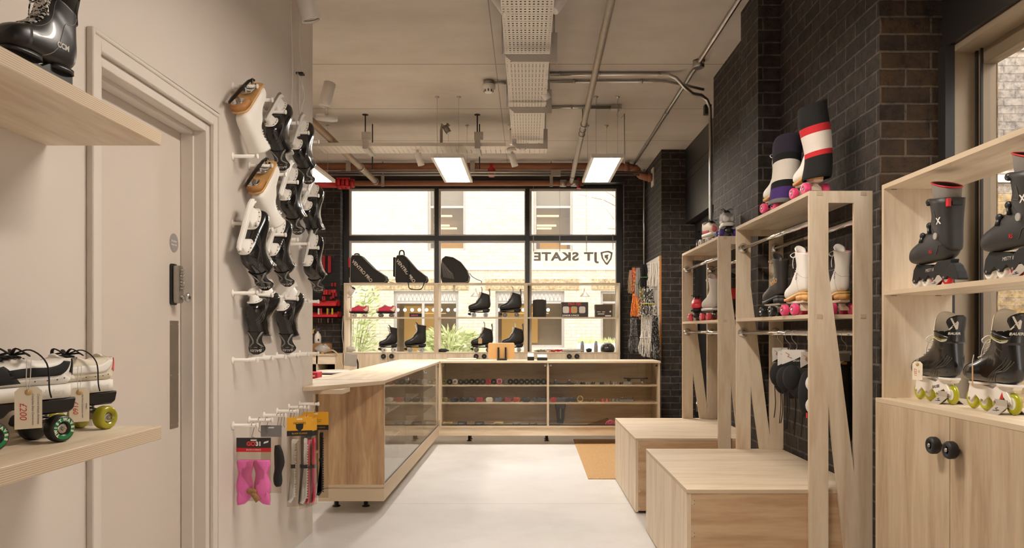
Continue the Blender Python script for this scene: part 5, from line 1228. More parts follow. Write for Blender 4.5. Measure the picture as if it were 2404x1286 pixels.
def trainer_skate(label, M, upper, panel, heel, lace, wheel, print_green=False):
    def extra(t, bt):
        # panels and trims stitched on the upper
        b = bt.patch(panel, .30, .72, .30, .44, .0013, 10, 6); b = bt.patch(panel, .30, .72, .56, .70, .0013, 10, 6, b=b); b.build('side_panel', t, world=False)
        b = bt.patch(heel,   .78, .985, .33, .67, .0022, 8, 8); b.build('heel_tab', t, world=False)
        b = MB(LACEB if heel is LEATHER else WLEATH)
        for sg in (1, -1):
            bt.patch(b.mats[0], .40, .93, .5 - sg * .27, .5 - sg * .20, .0018, 14, 4, shape=lambda a, c: (a, c + (.9 - a) * -.4), b=b)
            bt.patch(b.mats[0], .26, .42, .5 - sg * .36, .5 - sg * .16, .0018, 6, 8, shape=lambda a, c: (a + .25 * (c - .5), c), b=b)
        b.build('side_stripe', t, world=False)
        b = bt.patch(b.mats[0], .03, .20, .12, .42, .0012, 6, 8); b = bt.patch(b.mats[0], .03, .20, .58, .88, .0012, 6, 8, b=b); b.build('toe_cap', t, world=False)
        d = [(u, v_) for u in (.5, .56, .62, .68) for v_ in (.33, .67)]
        bt.dots(BLKM, d, .0016, .0016, .001).build('perforations', t, world=False)
        b = MB(BLK); b.prism([(-.003, .1033), (.004, .075), (.018, .0672), (.088, .0672), (.112, .084), (.160, .084), (.178, .0672), (.262, .070), (.28, .1033)], 'yz', -.036, .036); b.build('riser_block', t, world=False, bevel=.004)
        b = MB(lace)
        for sg in (-1, 1):
            p = bt.S(.64, 0, .01); b.tube(crom([p, p + Vector((sg * .03, .01, .016)), p + Vector((sg * .052, -.004, .0)), p + Vector((sg * .03, -.012, .004)), p], 5), .0042, 6, flat=.45)
            b.tube(crom([p, p + Vector((sg * .035, -.02, .012)), p + Vector((sg * .056, -.045, -.02)), p + Vector((sg * .058, -.05, -.08)), p + Vector((sg * .058, -.055, -.10))], 5), .0042, 6, flat=.45)
        b.build('lace_bow', t, world=False)
    def quad(sole_h=.026): return quad_boot('roller_skate', label, M, 'trainer', upper, SOLEW, LININGB, lace, BLK, wheel, STEEL, sole_h, group=None, tongue_m=upper, stop=True, r=.0325, zgap=.026, extra=extra, bow=False, lace_r=.0036)
    t, bt = quad()
    so = [c for c in t.children if c.name.startswith('sole')][0]
    for sx in (-1, 1):
        tx = text(so, 'lettering', 'diadora', mat('embossed_rubber', (214, 208, 199), .6), .019, basis((sx * .08, .06, .1185), (0, sx, 0), (0, 0, 1)), extrude=0); project(tx, so, (-sx, 0, 0), .0006)
    if print_green:
        GP = mat('green_wheel_print', (24, 132, 70), .4); WPn = mat('white_print', (236, 231, 222), .5)
        for c in [c for c in t.children if c.name.startswith('wheel')]:
            ctr = sum((Vector(v.co) for v in c.data.vertices), Vector()) / len(c.data.vertices); sx = 1 if ctr.x > 0 else -1; xf = sx * (.046 + .0163)
            b = MB(GP)
            for i in range(24):
                a0, a1 = 2 * PI * i / 24, 2 * PI * (i + 1) / 24
                q = lambda a, r_: (xf, ctr.y + r_ * math.cos(a), ctr.z + r_ * math.sin(a))
                b.quad(q(a0, .0172), q(a0, .0258), q(a1, .0258), q(a1, .0172))
            pr = b.build('wheel_print', c, world=False, recalc=False)
            for word, a0 in (('TWIST', -42), ('WAVES', 96)):
                for i, ch in enumerate(word):
                    a = math.radians(a0 + i * 26) if sx < 0 else math.radians(180 - (a0 + i * 26)); o_ = Vector((xf + sx * .0005, ctr.y + .0216 * math.cos(a), ctr.z + .0216 * math.sin(a))); up = Vector((0, math.cos(a), math.sin(a)))
                    if sx < 0: xd = Vector((0, math.sin(a), -math.cos(a))); xd = up.cross(Vector((-1, 0, 0)))
                    else: xd = up.cross(Vector((1, 0, 0)))
                    text(pr, 'lettering', ch, WPn, .0098, basis(o_, xd, up), extrude=.0001, bold=.0006)
    return t
yaw1 = math.atan2(.42, -.9) ; T1 = Vector((-.40, -.92, 0)).normalized()
def headM(heel, d):       # heel point on the surface and toe heading
    d = Vector(d); return face_M(heel, math.atan2(-d.x, d.y))
BGM = mat('cream_suede', (222, 212, 192), .85, var=.03)
trainer_skate('white trainer roller skate with black stripes and green wheels, front left on the lower shelf', headM((-1.139, 1.913, .985), (-.37, -.93)), WLEATH, mat('white_mesh', (226, 222, 214), .7, var=.04, scale=300), LEATHER, LACEB, [GRW, GRW], True)
trainer_skate('cream trainer roller skate with pink heel patch and yellow wheels on the lower shelf', headM((-1.165, 2.150, .985), (-.30, -.95)) @ Matrix.Scale(.97, 4), BGM, mat('pale_cream_panel', (212, 202, 180), .8), mat('pink_heel', (214, 92, 96), .6), LACEB, OLDY)
def cam_card(p, label, **k):        # tag hanging at p, facing roughly towards the shop
    return tag_card(label, yawM(p, k.pop('yaw', .42), 0), **k)
cam_card((-1.094, 1.70, 1.127), 'white price tag reading 200 pounds hung from the green wheeled trainer skate', price='\u00a3200', notes=('Complete Shoe Conversion', 'Coloured wheels Airwaves'), w=.052, h=.092, string=.06, yaw=.75)
cam_card((-1.150, 1.99, 1.104), 'white price tag reading 160 pounds hung from the pink heeled trainer skate', price='\u00a3160', notes=('Kid Shoes Conversion with', 'wheels'), w=.046, h=.088, string=.055, yaw=.75)
# black inline hockey skate on the upper shelf
def ccm(label, M):
    t = thing('inline_skate', label, 'inline skate', (0, 0, 0)); t.matrix_world = M; WM[t.name] = M
    lift = .098; r = .036; CB = mat('satin_black_boot', (40, 39, 38), .33, var=.1, coat=.15)
    bt = Boot(HOCK, 2.6, lift); bo = bt.body(CB, lining=LININGB).build('boot', t, world=False)
    bt.patch(BLK, .0, .30, .13, .87, .003, 10, 24).build('toe_cap', t, world=False)
    fr = MB(BLK); fr.prism([(.0, lift + .004), (.11, lift - .002), (.14, lift - .02), (.27, lift + .004), (.29, .05), (.28, .026), (.255, .026), (.225, .05), (.19, .03), (.15, .05), (.11, .03), (.07, .05), (.04, .028), (.0, .05)], 'yz', -.0165, .0165); fr.build('wheel_frame', t, world=False, bevel=.002)
    b = MB(BLK); b.prism(plate_outline(.14, .28, .04, .036), 'xy', lift - .012, lift + .004, True); b.prism(plate_outline(-.004, .1, .034, .036), 'xy', lift - .012, lift + .004, True); b.build('sole_plate', t, world=False)
    RW = mat('red_orange_wheel', (214, 48, 44), .3)
    for y in (.274, .19, .106, .026): inline_wheel(t, (0, y, r), r, RW)
    tongue(t, bt, mat('black_felt', (38, 37, 36), .9), .06, .04, .9)
    bt.laces(LACEC, [.34 + .60 * i / 10 for i in range(11)], .085, .0042, bow=True, flat=.5).build('laces', t, world=False)
    st = MB(mat('grey_stitch', (150, 146, 140), .7))
    for sg in (1, -1):
        bt.line(st.mats[0], [(.36, .5 - sg * .37), (.6, .5 - sg * .36), (.85, .5 - sg * .37), (.99, .5 - sg * .36)], .0009, .0004, b=st); bt.line(st.mats[0], [(.4, .5 - sg * .1), (.55, .5 - sg * .24), (.8, .5 - sg * .26), (.98, .5 - sg * .12)], .0012, .0004, b=st)
    st.build('stitching', t, world=False)
    guard(t, CB, lift + .165, lift + .28, -.0125, .055, -.012)
    for sx in (1, -1):
        tx = text(bo, 'lettering', 'CCM', LOGOG, .026, basis((sx * .09, .075, lift + .065), (0, sx, 0), (0, 0, 1)), extrude=0, bold=.001); project(tx, bo, (-sx, 0, 0), .0012)
    return t
ccm('black inline hockey skate with speckled white laces on the upper left shelf', headM((-1.10, 1.86, SZ), (-.16, -.99)) @ Matrix.Scale(.68, 4))

# ================================================================== hooks and hanging packs on the bottom pegs
HKM = mat('dark_steel_hook', (120, 114, 106), .3, .9)
def s_hook(label, x, k, dz=0, L=.06, yaw=0, group='wire hooks on the bottom pegs'):
    t = thing('wire_hook', label, 'hook', (x, PEGY[k], ROWZ[5]), group=group, rot=(0, 0, yaw))
    b = MB(HKM); r = .0125
    top = [(0, r * math.cos(a), r * math.sin(a)) for a in [PI * q / 6 - .5 for q in range(8)]][::-1]
    pts = top + [(0, .002, -L * .45), (0, -.008, -L * .8)] + [(0, -.0 + .010 * math.sin(a) , -L - .010 * (1 - math.cos(a)) + .008) for a in (-.6, 0, .7, 1.5)]
    b.tube(crom(pts, 3), .0013, 5); b.build('wire', t, world=False)
    return t
hk = [(-1.243, 0, 'wire hook carrying the pink blade cover pack'), (-1.285, 1, 'wire hook on the second bottom peg, near the wall'), (-1.25, 1, 'wire hook on the second bottom peg carrying the grey card pack'),
      (-1.262, 2, 'bare wire hook on the third bottom peg, nearest the wall'), (-1.246, 2, 'bare wire hook in the middle of the third bottom peg'), (-1.231, 2, 'bare wire hook at the tip of the third bottom peg'),
      (-1.262, 3, 'wire hook on the fourth bottom peg carrying the clear guard pack'), (-1.245, 3, 'wire hook at the tip of the fourth bottom peg'), (-1.275, 4, 'wire hook on the fifth bottom peg, near the wall'),
      (-1.252, 4, 'wire hook on the fifth bottom peg carrying the grey guard pack'), (-1.232, 4, 'wire hook on the fifth bottom peg carrying the pink guard pack'), (-1.243, 5, 'wire hook on the last bottom peg carrying the black guard pack')]
for x, k, lab in hk: s_hook(lab, x, k, yaw=random.uniform(-.25, .25))
BAG = glass('clear_plastic_bag', (240, 236, 230), 1.45, .12)
def pack(label, x, k, w, zt, hh, zb, cardm, stripe=None, dy=0.0, yaw=0.0):
    t = thing('hanging_pack', label, 'pack', (x, PEGY[k] + dy, 0), rot=(0, 0, yaw), group='hanging packs on the bottom pegs')
    b = MB(cardm); b.box(-w / 2, w / 2, -.001, .001, zt - hh, zt); cd = b.build('header_card', t, world=False)
    if stripe:
        b = MB(stripe); b.box(-w / 2 - .0004, w / 2 + .0004, -.0016, .0016, zt - hh, zt - hh * .72); b.build('card_stripe', cd, world=False)
    b = MB(WPLAS); b.box(-.014, .014, -.0014, .0014, zt - .014, zt - .008); b.build('hang_slot', cd, world=False)
    b = MB(BAG); n = 8
    F_ = lambda i, j, s_: (-w / 2 + w * i / n, s_ * (.002 + .016 * math.sin(PI * i / n) * math.sin(PI * min(j / n * 1.2, 1)) + .0015 * math.sin(3.1 * i + 2.3 * j)), zt - hh - (zt - hh - zb) * j / n)
    for s_ in (-1, 1): b.grid(lambda i, j: F_(i, j, s_), n + 1, n + 1)
    b.build('plastic_bag', t, world=False)
    return t, cd
PK = mat('pink_cover', (226, 112, 176), .8, var=.1, scale=90)
t, cd = pack('black and red carded pack with pink fabric blade covers', -1.240, 0, .156, .765, .064, .478, mat('black_card', (44, 42, 42), .5), mat('red_card_stripe', (196, 30, 36), .5))
R1, R2 = mat('red_print', (226, 60, 60), .5), mat('white_print', (236, 231, 222), .5)
text(cd, 'lettering', 'GO', R1, .026, basis((-.012, -.0018, .737), (1, 0, 0), (0, 0, 1)), extrude=.0003, bold=.0012); text(cd, 'lettering', '31', R2, .026, basis((.022, -.0018, .737), (1, 0, 0), (0, 0, 1)), extrude=.0003, bold=.0012)
text(cd, 'lettering', 'SKATE & DANCE', R2, .009, basis((0, -.0022, .7105), (1, 0, 0), (0, 0, 1)), extrude=.0002)
b = MB(R2); b.prism([(.045, .738), (.066, .744), (.068, .752), (.047, .746)], 'xz', -.0018, -.0012); b.build('price_sticker', cd, world=False)
for sx in (-1, 1):
    b = MB(PK); x = sx * .038
    b.tube(crom([(x - sx * .0, 0, .665), (x, 0, .62), (x + sx * .002, 0, .56), (x + sx * .006, 0, .50), (x + sx * .034, 0, .498)], 4), [.012 + .0015 * math.sin(q * .9) for q in range(16)] + [.008], 12, flat=2.9); b.build('blade_cover', t, world=False)
b = MB(mat('brown_brush', (150, 112, 70), .9, var=.3, scale=150)); b.ell((-.005, -.014, .525), (.024, .010, .014)); b.cyl((-.0, -.012, .518), (.026, -.012, .482), .012, .014); b.build('small_brush', t, world=False)
t, cd = pack('grey carded pack with black covers half hidden behind the pink pack', -1.232, 1, .10, .795, .055, .47, mat('grey_card', (120, 120, 120), .5), dy=.01)
b = MB(BLKM); b.tube(crom([(.03, 0, .70), (.04, 0, .62), (.032, 0, .56), (.034, 0, .50)], 4), [.006, .008, .01, .011, .0115, .011, .0095, .0085, .009, .01, .01, .0085, .005], 10, flat=2.2); b.build('blade_cover', t, world=False)
YC = mat('yellow_card', (222, 160, 28), .55, var=.04)
def guard_strip(m, x0, zt, zb, parent, flip=1, d=.007):
    b = MB(m); L = zt - zb
    P = [(x0 - .008, zt - .01), (x0 - .004, zt), (x0 + .012 + .02 * max(flip, 0), zt - .004), (x0 + .010, zt - .03), (x0 + .009, zb + .05), (x0 + .008, zb + .02), (x0 + .0 - .02, zb + .004), (x0 - .025, zb), (x0 - .012, zb + .0 - .006), (x0 + .0, zb + .012), (x0 - .008, zb + .05)]
    b.prism(P, 'xz', -d, d); o = b.build('blade_guard', parent, world=False, bevel=.002)
    b = MB(m)
    n = int(L / .014) - 3
    for i in range(n): z = zt - .04 - i * .014; b.cyl((x0 + .009, 0, z), (x0 + .015, 0, z), .0042, n=8)
    b.build('teeth', o, world=False)
    b = MB(BLKM); b.box(x0 - .011, x0 + .012, -d - .002, d + .002, (zt + zb) / 2 + .01, (zt + zb) / 2 + .03); b.build('clip_band', o, world=False)
def guardpack(label, x, k, w, zt, hh, zb, m, yaw=0.0, words=(), emblem=False, card=YC):
    t, cd = pack(label, x, k, w, zt, hh, zb, card, BLKM, yaw=yaw)
    guard_strip(m, -w * .26, zt - hh - .015, zb + .03, t, 1); guard_strip(m, w * .22, zt - hh - .012, zb + .02, t, -1)
    for i, (s_, z, sz, mm) in enumerate(words): text(cd, 'lettering', s_, mm, sz, basis((0, -.0019, z), (1, 0, 0), (0, 0, 1)), extrude=.0002)
    if emblem:
        b = MB(BLKM); b.prism([(-.02, zt - .035), (.02, zt - .035), (.018, zt - .06), (0, zt - .078), (-.018, zt - .06)], 'xz', -.0018, -.0011); b.build('shield_print', cd, world=False)
    return t
CL = mat('clear_white_guard', (226, 220, 210), .4, trans=.3)
guardpack('yellow carded pack of clear blade guards on the fourth peg', -1.213, 3, .13, .79, .10, .315, CL, .25, ((('HOWIES'), .757, .017, BLKM), ('BLADE GUARDS', .703, .011, YC)), True)
guardpack('grey blade guard pack seen edge on between the yellow cards', -1.236, 4, .12, .78, .10, .262, mat('smoky_guard', (110, 102, 92), .4, trans=.2), 1.15)
guardpack('pink blade guard pack seen edge on beside the black guards', -1.208, 4, .12, .76, .10, .27, mat('pink_guard', (222, 72, 104), .4), 1.32)
guardpack('yellow carded pack of black blade guards at the end of the white wall', -1.241, 5, .152, .774, .105, .272, BLKM, 0, (("WORLD'S HIGHEST QUALITY", .6835, .0088, YC), ('ultra light design for skates', .728, .007, BLKM), ('walk on them anywhere', .718, .007, BLKM)))
# ================================================================== right display unit: inline skates
def fyaw(d): return math.atan2(-d[0], d[1])
UD, US = .962, 1.42
inline_hockey('black inline skate with yellow wheels and white tongue, left one on the lower deck', face_M((1.655, 2.99, UD), .02) @ Matrix.Scale(.97, 4))
inline_hockey('black inline skate with yellow wheels and a red triangle, right one on the deck', face_M((1.655, 2.61, UD), .0) @ Matrix.Scale(.97, 4), frame_logo=False)
skate_stand('grey folded metal stand under the left yellow wheeled inline skate', face_M((1.655, 3.06, UD), .0))
skate_stand('grey folded metal stand under the right yellow wheeled inline skate', face_M((1.655, 2.68, UD), .0))
shell_skate('charcoal hard shell inline skate with grey liner, left one on the middle shelf', face_M((1.588, 2.88, US), .0) @ Matrix.Scale(.97, 4))
shell_skate('charcoal hard shell inline skate cut by the right edge of the picture', face_M((1.588, 2.385, US), .0) @ Matrix.Scale(.97, 4))
skate_stand('grey folded metal stand under the left hard shell inline skate', face_M((1.588, 2.97, US), .0) @ Matrix.Scale(.85, 4))
skate_stand('grey folded metal stand under the right hard shell inline skate', face_M((1.588, 2.475, US), .0) @ Matrix.Scale(.85, 4))
tag_card('cream price tag with red writing hung on the left yellow wheeled skate', yawM((1.585, 3.15, 1.125), -.95), price='\u00a3251', notes=('skate',), w=.042, h=.075, string=.035)
tag_card('brown price tag seen edge on, hung on the right yellow wheeled skate', yawM((1.585, 2.76, 1.13), -2.0), w=.042, h=.075, string=.035, col=(196, 150, 104))

# ================================================================== racks: roller boots and leg warmers
PKW = mat('hot_pink_wheel', (228, 72, 122), .35, var=.04); TANS = mat('tan_heel', (222, 172, 100), .5, var=.06); BLKS = mat('black_heel', (34, 32, 31), .5)
CRM = mat('cream_plate', (226, 214, 196), .4)
PKL = mat('pink_lining', (222, 96, 120), .85)
def tall(label, p, yaw, **k):
    return quad_boot('roller_skate', label, face_M(p, yaw), 'high', **k)
def gold_script(t, bt):
    b = MB(mat('gold_script', (206, 160, 92), .4, .3)); bo = [c for c in t.children if c.name.startswith('boot')][0]
    for sx in (-1,):
        tx = text(bo, 'lettering', 'helio', b.mats[0], .05, basis((-.1, .075, .185), (0, -1, .25), (0, .1, 1)), extrude=0, shear=.3, bold=.0006); project(tx, bo, (1, 0, 0), .0012)
    b.bm.free()
    bt.line(mat('dark_stitch', (70, 66, 62), .7), [(.55, .5), (.6, .62), (.72, .66), (.95, .62)], .0008, .0004).build('seam', t, world=False)
def purple_mark(t, bt):
    bo = [c for c in t.children if c.name.startswith('boot')][0]
    tx = text(bo, 'lettering', 'g', mat('purple_print', (138, 70, 130), .5), .05, basis((-.1, .06, .2), (0, -1, 0), (0, 0, 1)), extrude=0, shear=.2); project(tx, bo, (1, 0, 0), .0012)
    b = MB(mat('beige_stitch', (196, 184, 166), .7))
    for sg in (1, -1): bt.line(b.mats[0], [(.5, .5 - sg * .1), (.56, .5 - sg * .25), (.64, .5 - sg * .3), (.74, .5 - sg * .2), (.78, .5)], .0009, .0004, b=b)
    b.build('seam', t, world=False)
SK = dict(r=.028, sc=.78, rise=.026, sole_h=.006)
tall('black high roller boot with gold script and black wheels on the near rack shelf', (1.352, 4.08, 1.325), .10, upper=mat('charcoal_leather', (50, 46, 43), .42, var=.1), sole=BLKS, stack=BLKS, wheel=mat('black_wheel', (26, 25, 24), .35), plate=STEEL, lace=mat('gold_lace', (150, 112, 70), .6), extra=gold_script, stop=False, **SK)
tall('white high roller boot with purple mark and pink wheels on the near rack shelf', (1.352, 3.74, 1.325), .06, upper=WLEATH, sole=TANS, stack=TANS, wheel=PKW, plate=CRM, lining=PKL, trucks=CRM, extra=purple_mark, stop=False, **SK)
tall('white high roller boot seen from behind, right side of the near rack shelf', (1.502, 3.66, 1.325), -.06, upper=WLEATH, sole=TANS, stack=TANS, wheel=PKW, plate=CRM, lining=PKL, trucks=CRM, extra=purple_mark, stop=False, **SK)
def warmer(label, c, r, h, bands, lean, seed):
    # knitted striped leg warmer pulled over the boot; bands: (upto fraction, material)
    t = thing('leg_warmer', label, 'leg warmer', c); rnd = random.Random(seed); b = MB()
    def P(i, j):
        f = i / 30; a = 2 * PI * j / 28
        rr_ = r * (1 + .10 * f + .05 * math.sin(f * 9 + seed) + .03 * math.sin(2 * a + f * 6 + seed)) * (.97 if i in (0, 30) else 1)
        tilt = .016 * math.sin(a + seed * .7) * (0.4 + f)
        return Vector((rr_ * .92 * math.cos(a) + lean[0] * f + .012 * math.sin(f * 5), rr_ * 1.12 * math.sin(a) + lean[1] * f, f * h + tilt))
    def mf(i, j):
        f = (i + .5) / 30
        for lim, m in bands:
            if f <= lim: return m
        return bands[-1][1]
    V = b.grid(P, 31, 28, True, mfun=mf)
    V2 = b.grid(lambda i, j: P(i, j) * 1 - Vector((P(i, j).x - lean[0] * i / 30, P(i, j).y - lean[1] * i / 30, 0)) * .08, 31, 28, True, mfun=mf)
    for i in (0, 30):
        for j in range(28): b.f([V[i][j], V[i][(j + 1) % 28], V2[i][(j + 1) % 28], V2[i][j]], True)
    b.m(bands[-1][1]); b.f([b.v(P(30, j) * 1 - Vector((0, 0, .02)) - Vector((P(30, j).x - lean[0], P(30, j).y - lean[1], 0)) * .1) for j in range(28)])
    b.build('knitted_tube', t, world=False); return t
KN = lambda n, c: mat('knit_' + n, c, .95, var=.10, scale=260, bump=.35)
kb, kr, kw, kp, kg, kd = KN('black', (24, 23, 22)), KN('red', (196, 40, 46)), KN('white', (222, 212, 200)), KN('purple', (72, 48, 112)), KN('grey', (122, 118, 116)), KN('dark_purple', (44, 38, 52))
RT = RKT
SK2 = dict(SK); SK2['sc'] = .80
for lab, p, yaw in (('white roller boot on top of the near rack inside the red striped leg warmer', (1.372, 3.64, RT), .10), ('white roller boot on top of the near rack inside the purple leg warmer', (1.372, 4.10, RT), .14)):
    tall(lab, p, yaw, upper=WLEATH, sole=TANS, stack=TANS, wheel=PKW, plate=CRM, trucks=CRM, lining=PKL, stop=False, laces=True, **SK2)
warmer('tall black, red and white striped leg warmer on a roller boot, top of near rack', (1.372, 3.68, RT + .075), .067, .36, [(.30, kb), (.38, kr), (.60, kw), (.70, kr), (1, kb)], (.0, .02), 2)
warmer('purple, black and white leg warmer on a roller boot, top of near rack', (1.352, 4.15, RT + .025), .074, .345, [(.06, kg), (.24, kp), (.33, kb), (.62, kw), (.72, kb), (1, kd)], (.055, -.01), 5)
SN = mat('cream_sneaker', (222, 206, 186), .6); PUR = mat('purple_wheel', (86, 62, 150), .35); PNKP = mat('pink_panel', (214, 104, 120), .6)
def sneaker_trim(pm):
    def e(t, bt):
        b = bt.patch(pm, .02, .24, .10, .44, .0015, 6, 8); b = bt.patch(pm, .02, .24, .56, .90, .0015, 6, 8, b=b); b.build('toe_trim', t, world=False)
        b = bt.patch(pm, .36, .72, .30, .42, .0015); b = bt.patch(pm, .36, .72, .58, .70, .0015, b=b); b.build('side_stripe', t, world=False)
    return e
quad_boot('roller_skate', 'cream and pink trainer roller skate on top of the far rack', face_M((1.37, 6.0, RT), PI + .22), 'low', upper=SN, sole=SOLEW, lace=LACEB, wheel=mat('white_wheel', (226, 220, 210), .35), plate=CRM, sc=.80, r=.028, sole_h=.016, extra=sneaker_trim(PNKP), stop=False)
quad_boot('roller_skate', 'grey and white trainer roller skate with purple wheels on the far rack top', face_M((1.395, 5.53, RT), PI - .05), 'low', upper=mat('grey_mesh', (150, 144, 138), .7), sole=SOLEW, lace=LACEB, wheel=PUR, plate=BLK, sc=.82, r=.03, sole_h=.018, extra=sneaker_trim(mat('pale_trim', (206, 200, 192), .6)))
REDW = mat('coral_wheel', (224, 76, 92), .35)
quad_boot('roller_skate', 'red and black low roller skate at the far end of the far rack shelf', face_M((1.345, 6.13, 1.325), PI - .25), 'low', upper=mat('coral_red_shell', (220, 56, 66), .4), sole=BLKS, lace=LACEB, wheel=REDW, plate=BLK, sc=.85, r=.028)
quad_boot('roller_skate', 'pale grey moulded roller boot with pink wheels on the far rack shelf', face_M((1.375, 5.62, 1.325), .12), 'high', upper=mat('pale_grey_shell', (186, 178, 168), .45), sole=mat('grey_sole', (196, 188, 178), .5), lace=LACEW, wheel=REDW, plate=BLK, sc=.86, r=.028, lining=PKL)
quad_boot('roller_skate', 'black roller boot with red stripe at the near end of the far rack shelf', face_M((1.455, 5.46, 1.325), -.1), 'high', upper=LEATHER, sole=BLKS, lace=LACEB, wheel=mat('dark_red_wheel', (110, 40, 36), .4), plate=BLK, sc=.84, r=.028, lining=mat('cream_lining', (214, 200, 180), .9), extra=lambda t, bt: bt.patch(mat('red_stripe', (196, 40, 46), .6), .74, .88, .28, .72, .0015, 6, 14).build('side_stripe', t, world=False))
# packs of protective gear on the lower rails
ZR2 = 1.238
CARDW = mat('white_glossy_card', (224, 218, 210), .25, var=.02)
def rail_hook(t, y, x, L):
    b = MB(STEEL); r = .0135
    pts = [(x + r * math.cos(a), y, ZR2 + r * math.sin(a)) for a in (-.4, .4, 1.2, 2.0, 2.8, 3.5)] + [(x - .012, y, ZR2 - .03), (x + .012, y, ZR2 - L * .7), (x + .008, y, ZR2 - L), (x - .006, y, ZR2 - L + .004)]
    b.tube(crom(pts, 3), .0014, 5); b.build('wire_hook', t)
def gear(label, x, y, yaw, w, kind, zt=1.16, title=None):
    t = thing('protective_gear_pack', label, 'pack', (x, y, zt), rot=(0, 0, yaw), group='protective gear packs on the rack rails')
    b = MB(CARDW); b.box(-w / 2, w / 2, -.001, .001, -.075, 0); cd = b.build('header_card', t, world=False)
    b = MB(BLKM); b.prism([(-w / 2, -.0752), (w / 2, -.0752), (w / 2, -.018), (.0, -.05)], 'xz', -.0018, .0018); b.build('card_print', cd, world=False)
    b = MB(mat('orange_print', (206, 116, 66), .5)); b.tube([(-w * .36, -.0016, -.014), (-w * .2, -.0016, -.024), (-w * .28, -.0016, -.034), (-w * .1, -.0016, -.042)], .0028, 5, flat=.3); b.build('figure_print', cd, world=False)
    if title: text(cd, 'lettering', title, mat('white_print', (236, 231, 222), .5), .013, basis((w * .12, -.0024, -.056), (1, 0, 0), (0, 0, 1)), extrude=.0002)
    rail_hook(t, y, x, .085)
    G = mat('black_padding', (28, 27, 26), .85, var=.25, scale=120, bump=.3)
    if kind == 'pads':
        for k, (dx, dz, sx, sz) in enumerate(((-.012, -.14, .045, .065), (.02, -.17, .05, .075))):
            b = MB(G); b.ell((dx, .012 * k, dz), (sx, .028, sz), 16, 12); b.build('pad', t, world=False)
        b = MB(G)
        for dx in (-.03, .0, .035): b.tube(crom([(dx, 0, -.2), (dx + .005, .002, -.3), (dx - .004, 0, -.40 - dx)], 4), .0025, 5)
        b.build('strap', t, world=False)
        text(t, 'lettering', 'XEITEX', mat('grey_print', (150, 146, 140), .5), .014, basis((.035, -.022, -.16), (0, 0, 1), (-1, 0, 0)), extrude=.0003)
    if kind == 'white':
        b = MB(G); b.ell((0, .01, -.20), (.055, .03, .12), 14, 12); b.build('pad', t, world=False)
        for dz in (-.15, -.25):
            b = MB(mat('white_mesh_cap', (222, 216, 208), .6, var=.2, scale=240)); b.ell((.004, -.012, dz), (.036, .022, .042), 16, 10); b.build('cap', t, world=False)
        b = MB(mat('red_strap', (196, 44, 48), .7)); b.box(-.034, .03, -.03, -.02, -.31, -.285); b.build('strap', t, world=False)
    if kind == 'long':
        b = MB(G); b.tube(crom([(0, 0, -.07), (-.004, 0, -.25), (.0, 0, -.45)], 5), [.014, .015, .016, .018, .019, .02, .021, .021, .02, .018, .014], 12, flat=2.2); b.build('pad', t, world=False)
        b = MB(mat('silver_card_print', (150, 146, 140), .4)); b.box(-w * .4, w * .4, -.0024, -.0016, -.05, -.012); b.build('card_text_block', cd, world=False)
        b = MB(mat('orange_label', (214, 150, 60), .5)); b.box(-.012, .012, -.003, -.002, -.066, -.054); b.build('price_label', cd, world=False)
gear('black padded gear pack farthest along the near rack rail', 1.337, 4.10, .1, .085, 'pads')
gear('black padded gear pack in the middle of the near rack rail', 1.337, 3.98, -.2, .10, 'pads', 1.145)
gear('black padded gear pack with sports card nearest on the rack rail', 1.337, 3.88, -.3, .12, 'pads', 1.155, 'SPORTS')
gear('gear pack with white mesh caps and red strap behind the near rack post', 1.337, 3.665, .2, .10, 'white', 1.15)
gear('long black gear pack with silver card on the rear rail of the near rack', 1.537, 3.76, 0, .068, 'long', 1.152)
gear('long black gear pack partly hidden on the rear rail of the near rack', 1.537, 3.92, -.9, .08, 'long', 1.16)

# ================================================================== lace board on the brick pier
t = thing('lace_board', 'white pegboard with a brown edge on the brick pier above the counter', 'pegboard', (1.59, 9.75, 1.5))
b = MB(mat('white_board', (226, 220, 212), .5)); b.box(1.578, 1.598, 9.26, 10.28, .905, 2.145); b.build('panel', t)
b = MB(mat('brown_board_edge', (190, 128, 68), .6)); b.box(1.575, 1.599, 9.245, 9.259, .905, 2.145); e_ = b.build('edge_strip', t)
b = MB(BLKM)
for i in range(13): b.box(1.572, 1.5755, 9.246, 9.258, .95 + i * .095, .958 + i * .095)
b.build('edge_notches', e_)
def laces_bundle(label, px, yt, yb, w, m, Y, tie=None, seed=0, n=26):
    a = at(px, yt, Y); c = at(px, yb, Y); L = a.z - c.z; wd = w * Y / F / 2; rnd = random.Random(seed)
    t = thing('lace_bundle', label, 'laces', a, group='lace bundles on the pegboard')
    b = MB(STEEL); b.tube([(1.578 - a.x, 0, .012), (-wd * .2, 0, .012), (-wd * .25, 0, .022)], .0025, 6); b.build('prong', t, world=False)
    b = MB(m)
    for i in range(n):
        f = (i + .5) / n * 2 - 1; x0 = f * wd * .55; x1 = f * wd * .98; y0 = rnd.uniform(-.03, .03); l = L * rnd.uniform(.88, 1.0)
        b.tube(crom([(x0, y0 * .4, .012 + rnd.uniform(0, .01)), (x0 * 1.1 + rnd.gauss(0, .004), y0, -l * .25), (x1 * .72 + rnd.gauss(0, .006), y0 * .8, -l * .5), (x1 + rnd.gauss(0, .005), y0 * 1.2, -l * .8), (x1 * .92, y0, -l)], 3), .0062, 5, flat=.7)
    b.build('strands', t, world=False)
    if tie:
        b = MB(tie); q = [(wd * .82 * math.cos(2 * PI * j / 16), .04 * math.sin(2 * PI * j / 16), -L * .5) for j in range(16)]; b.tube(q, .005, 5, closed=True); b.build('tie_band', t, world=False)
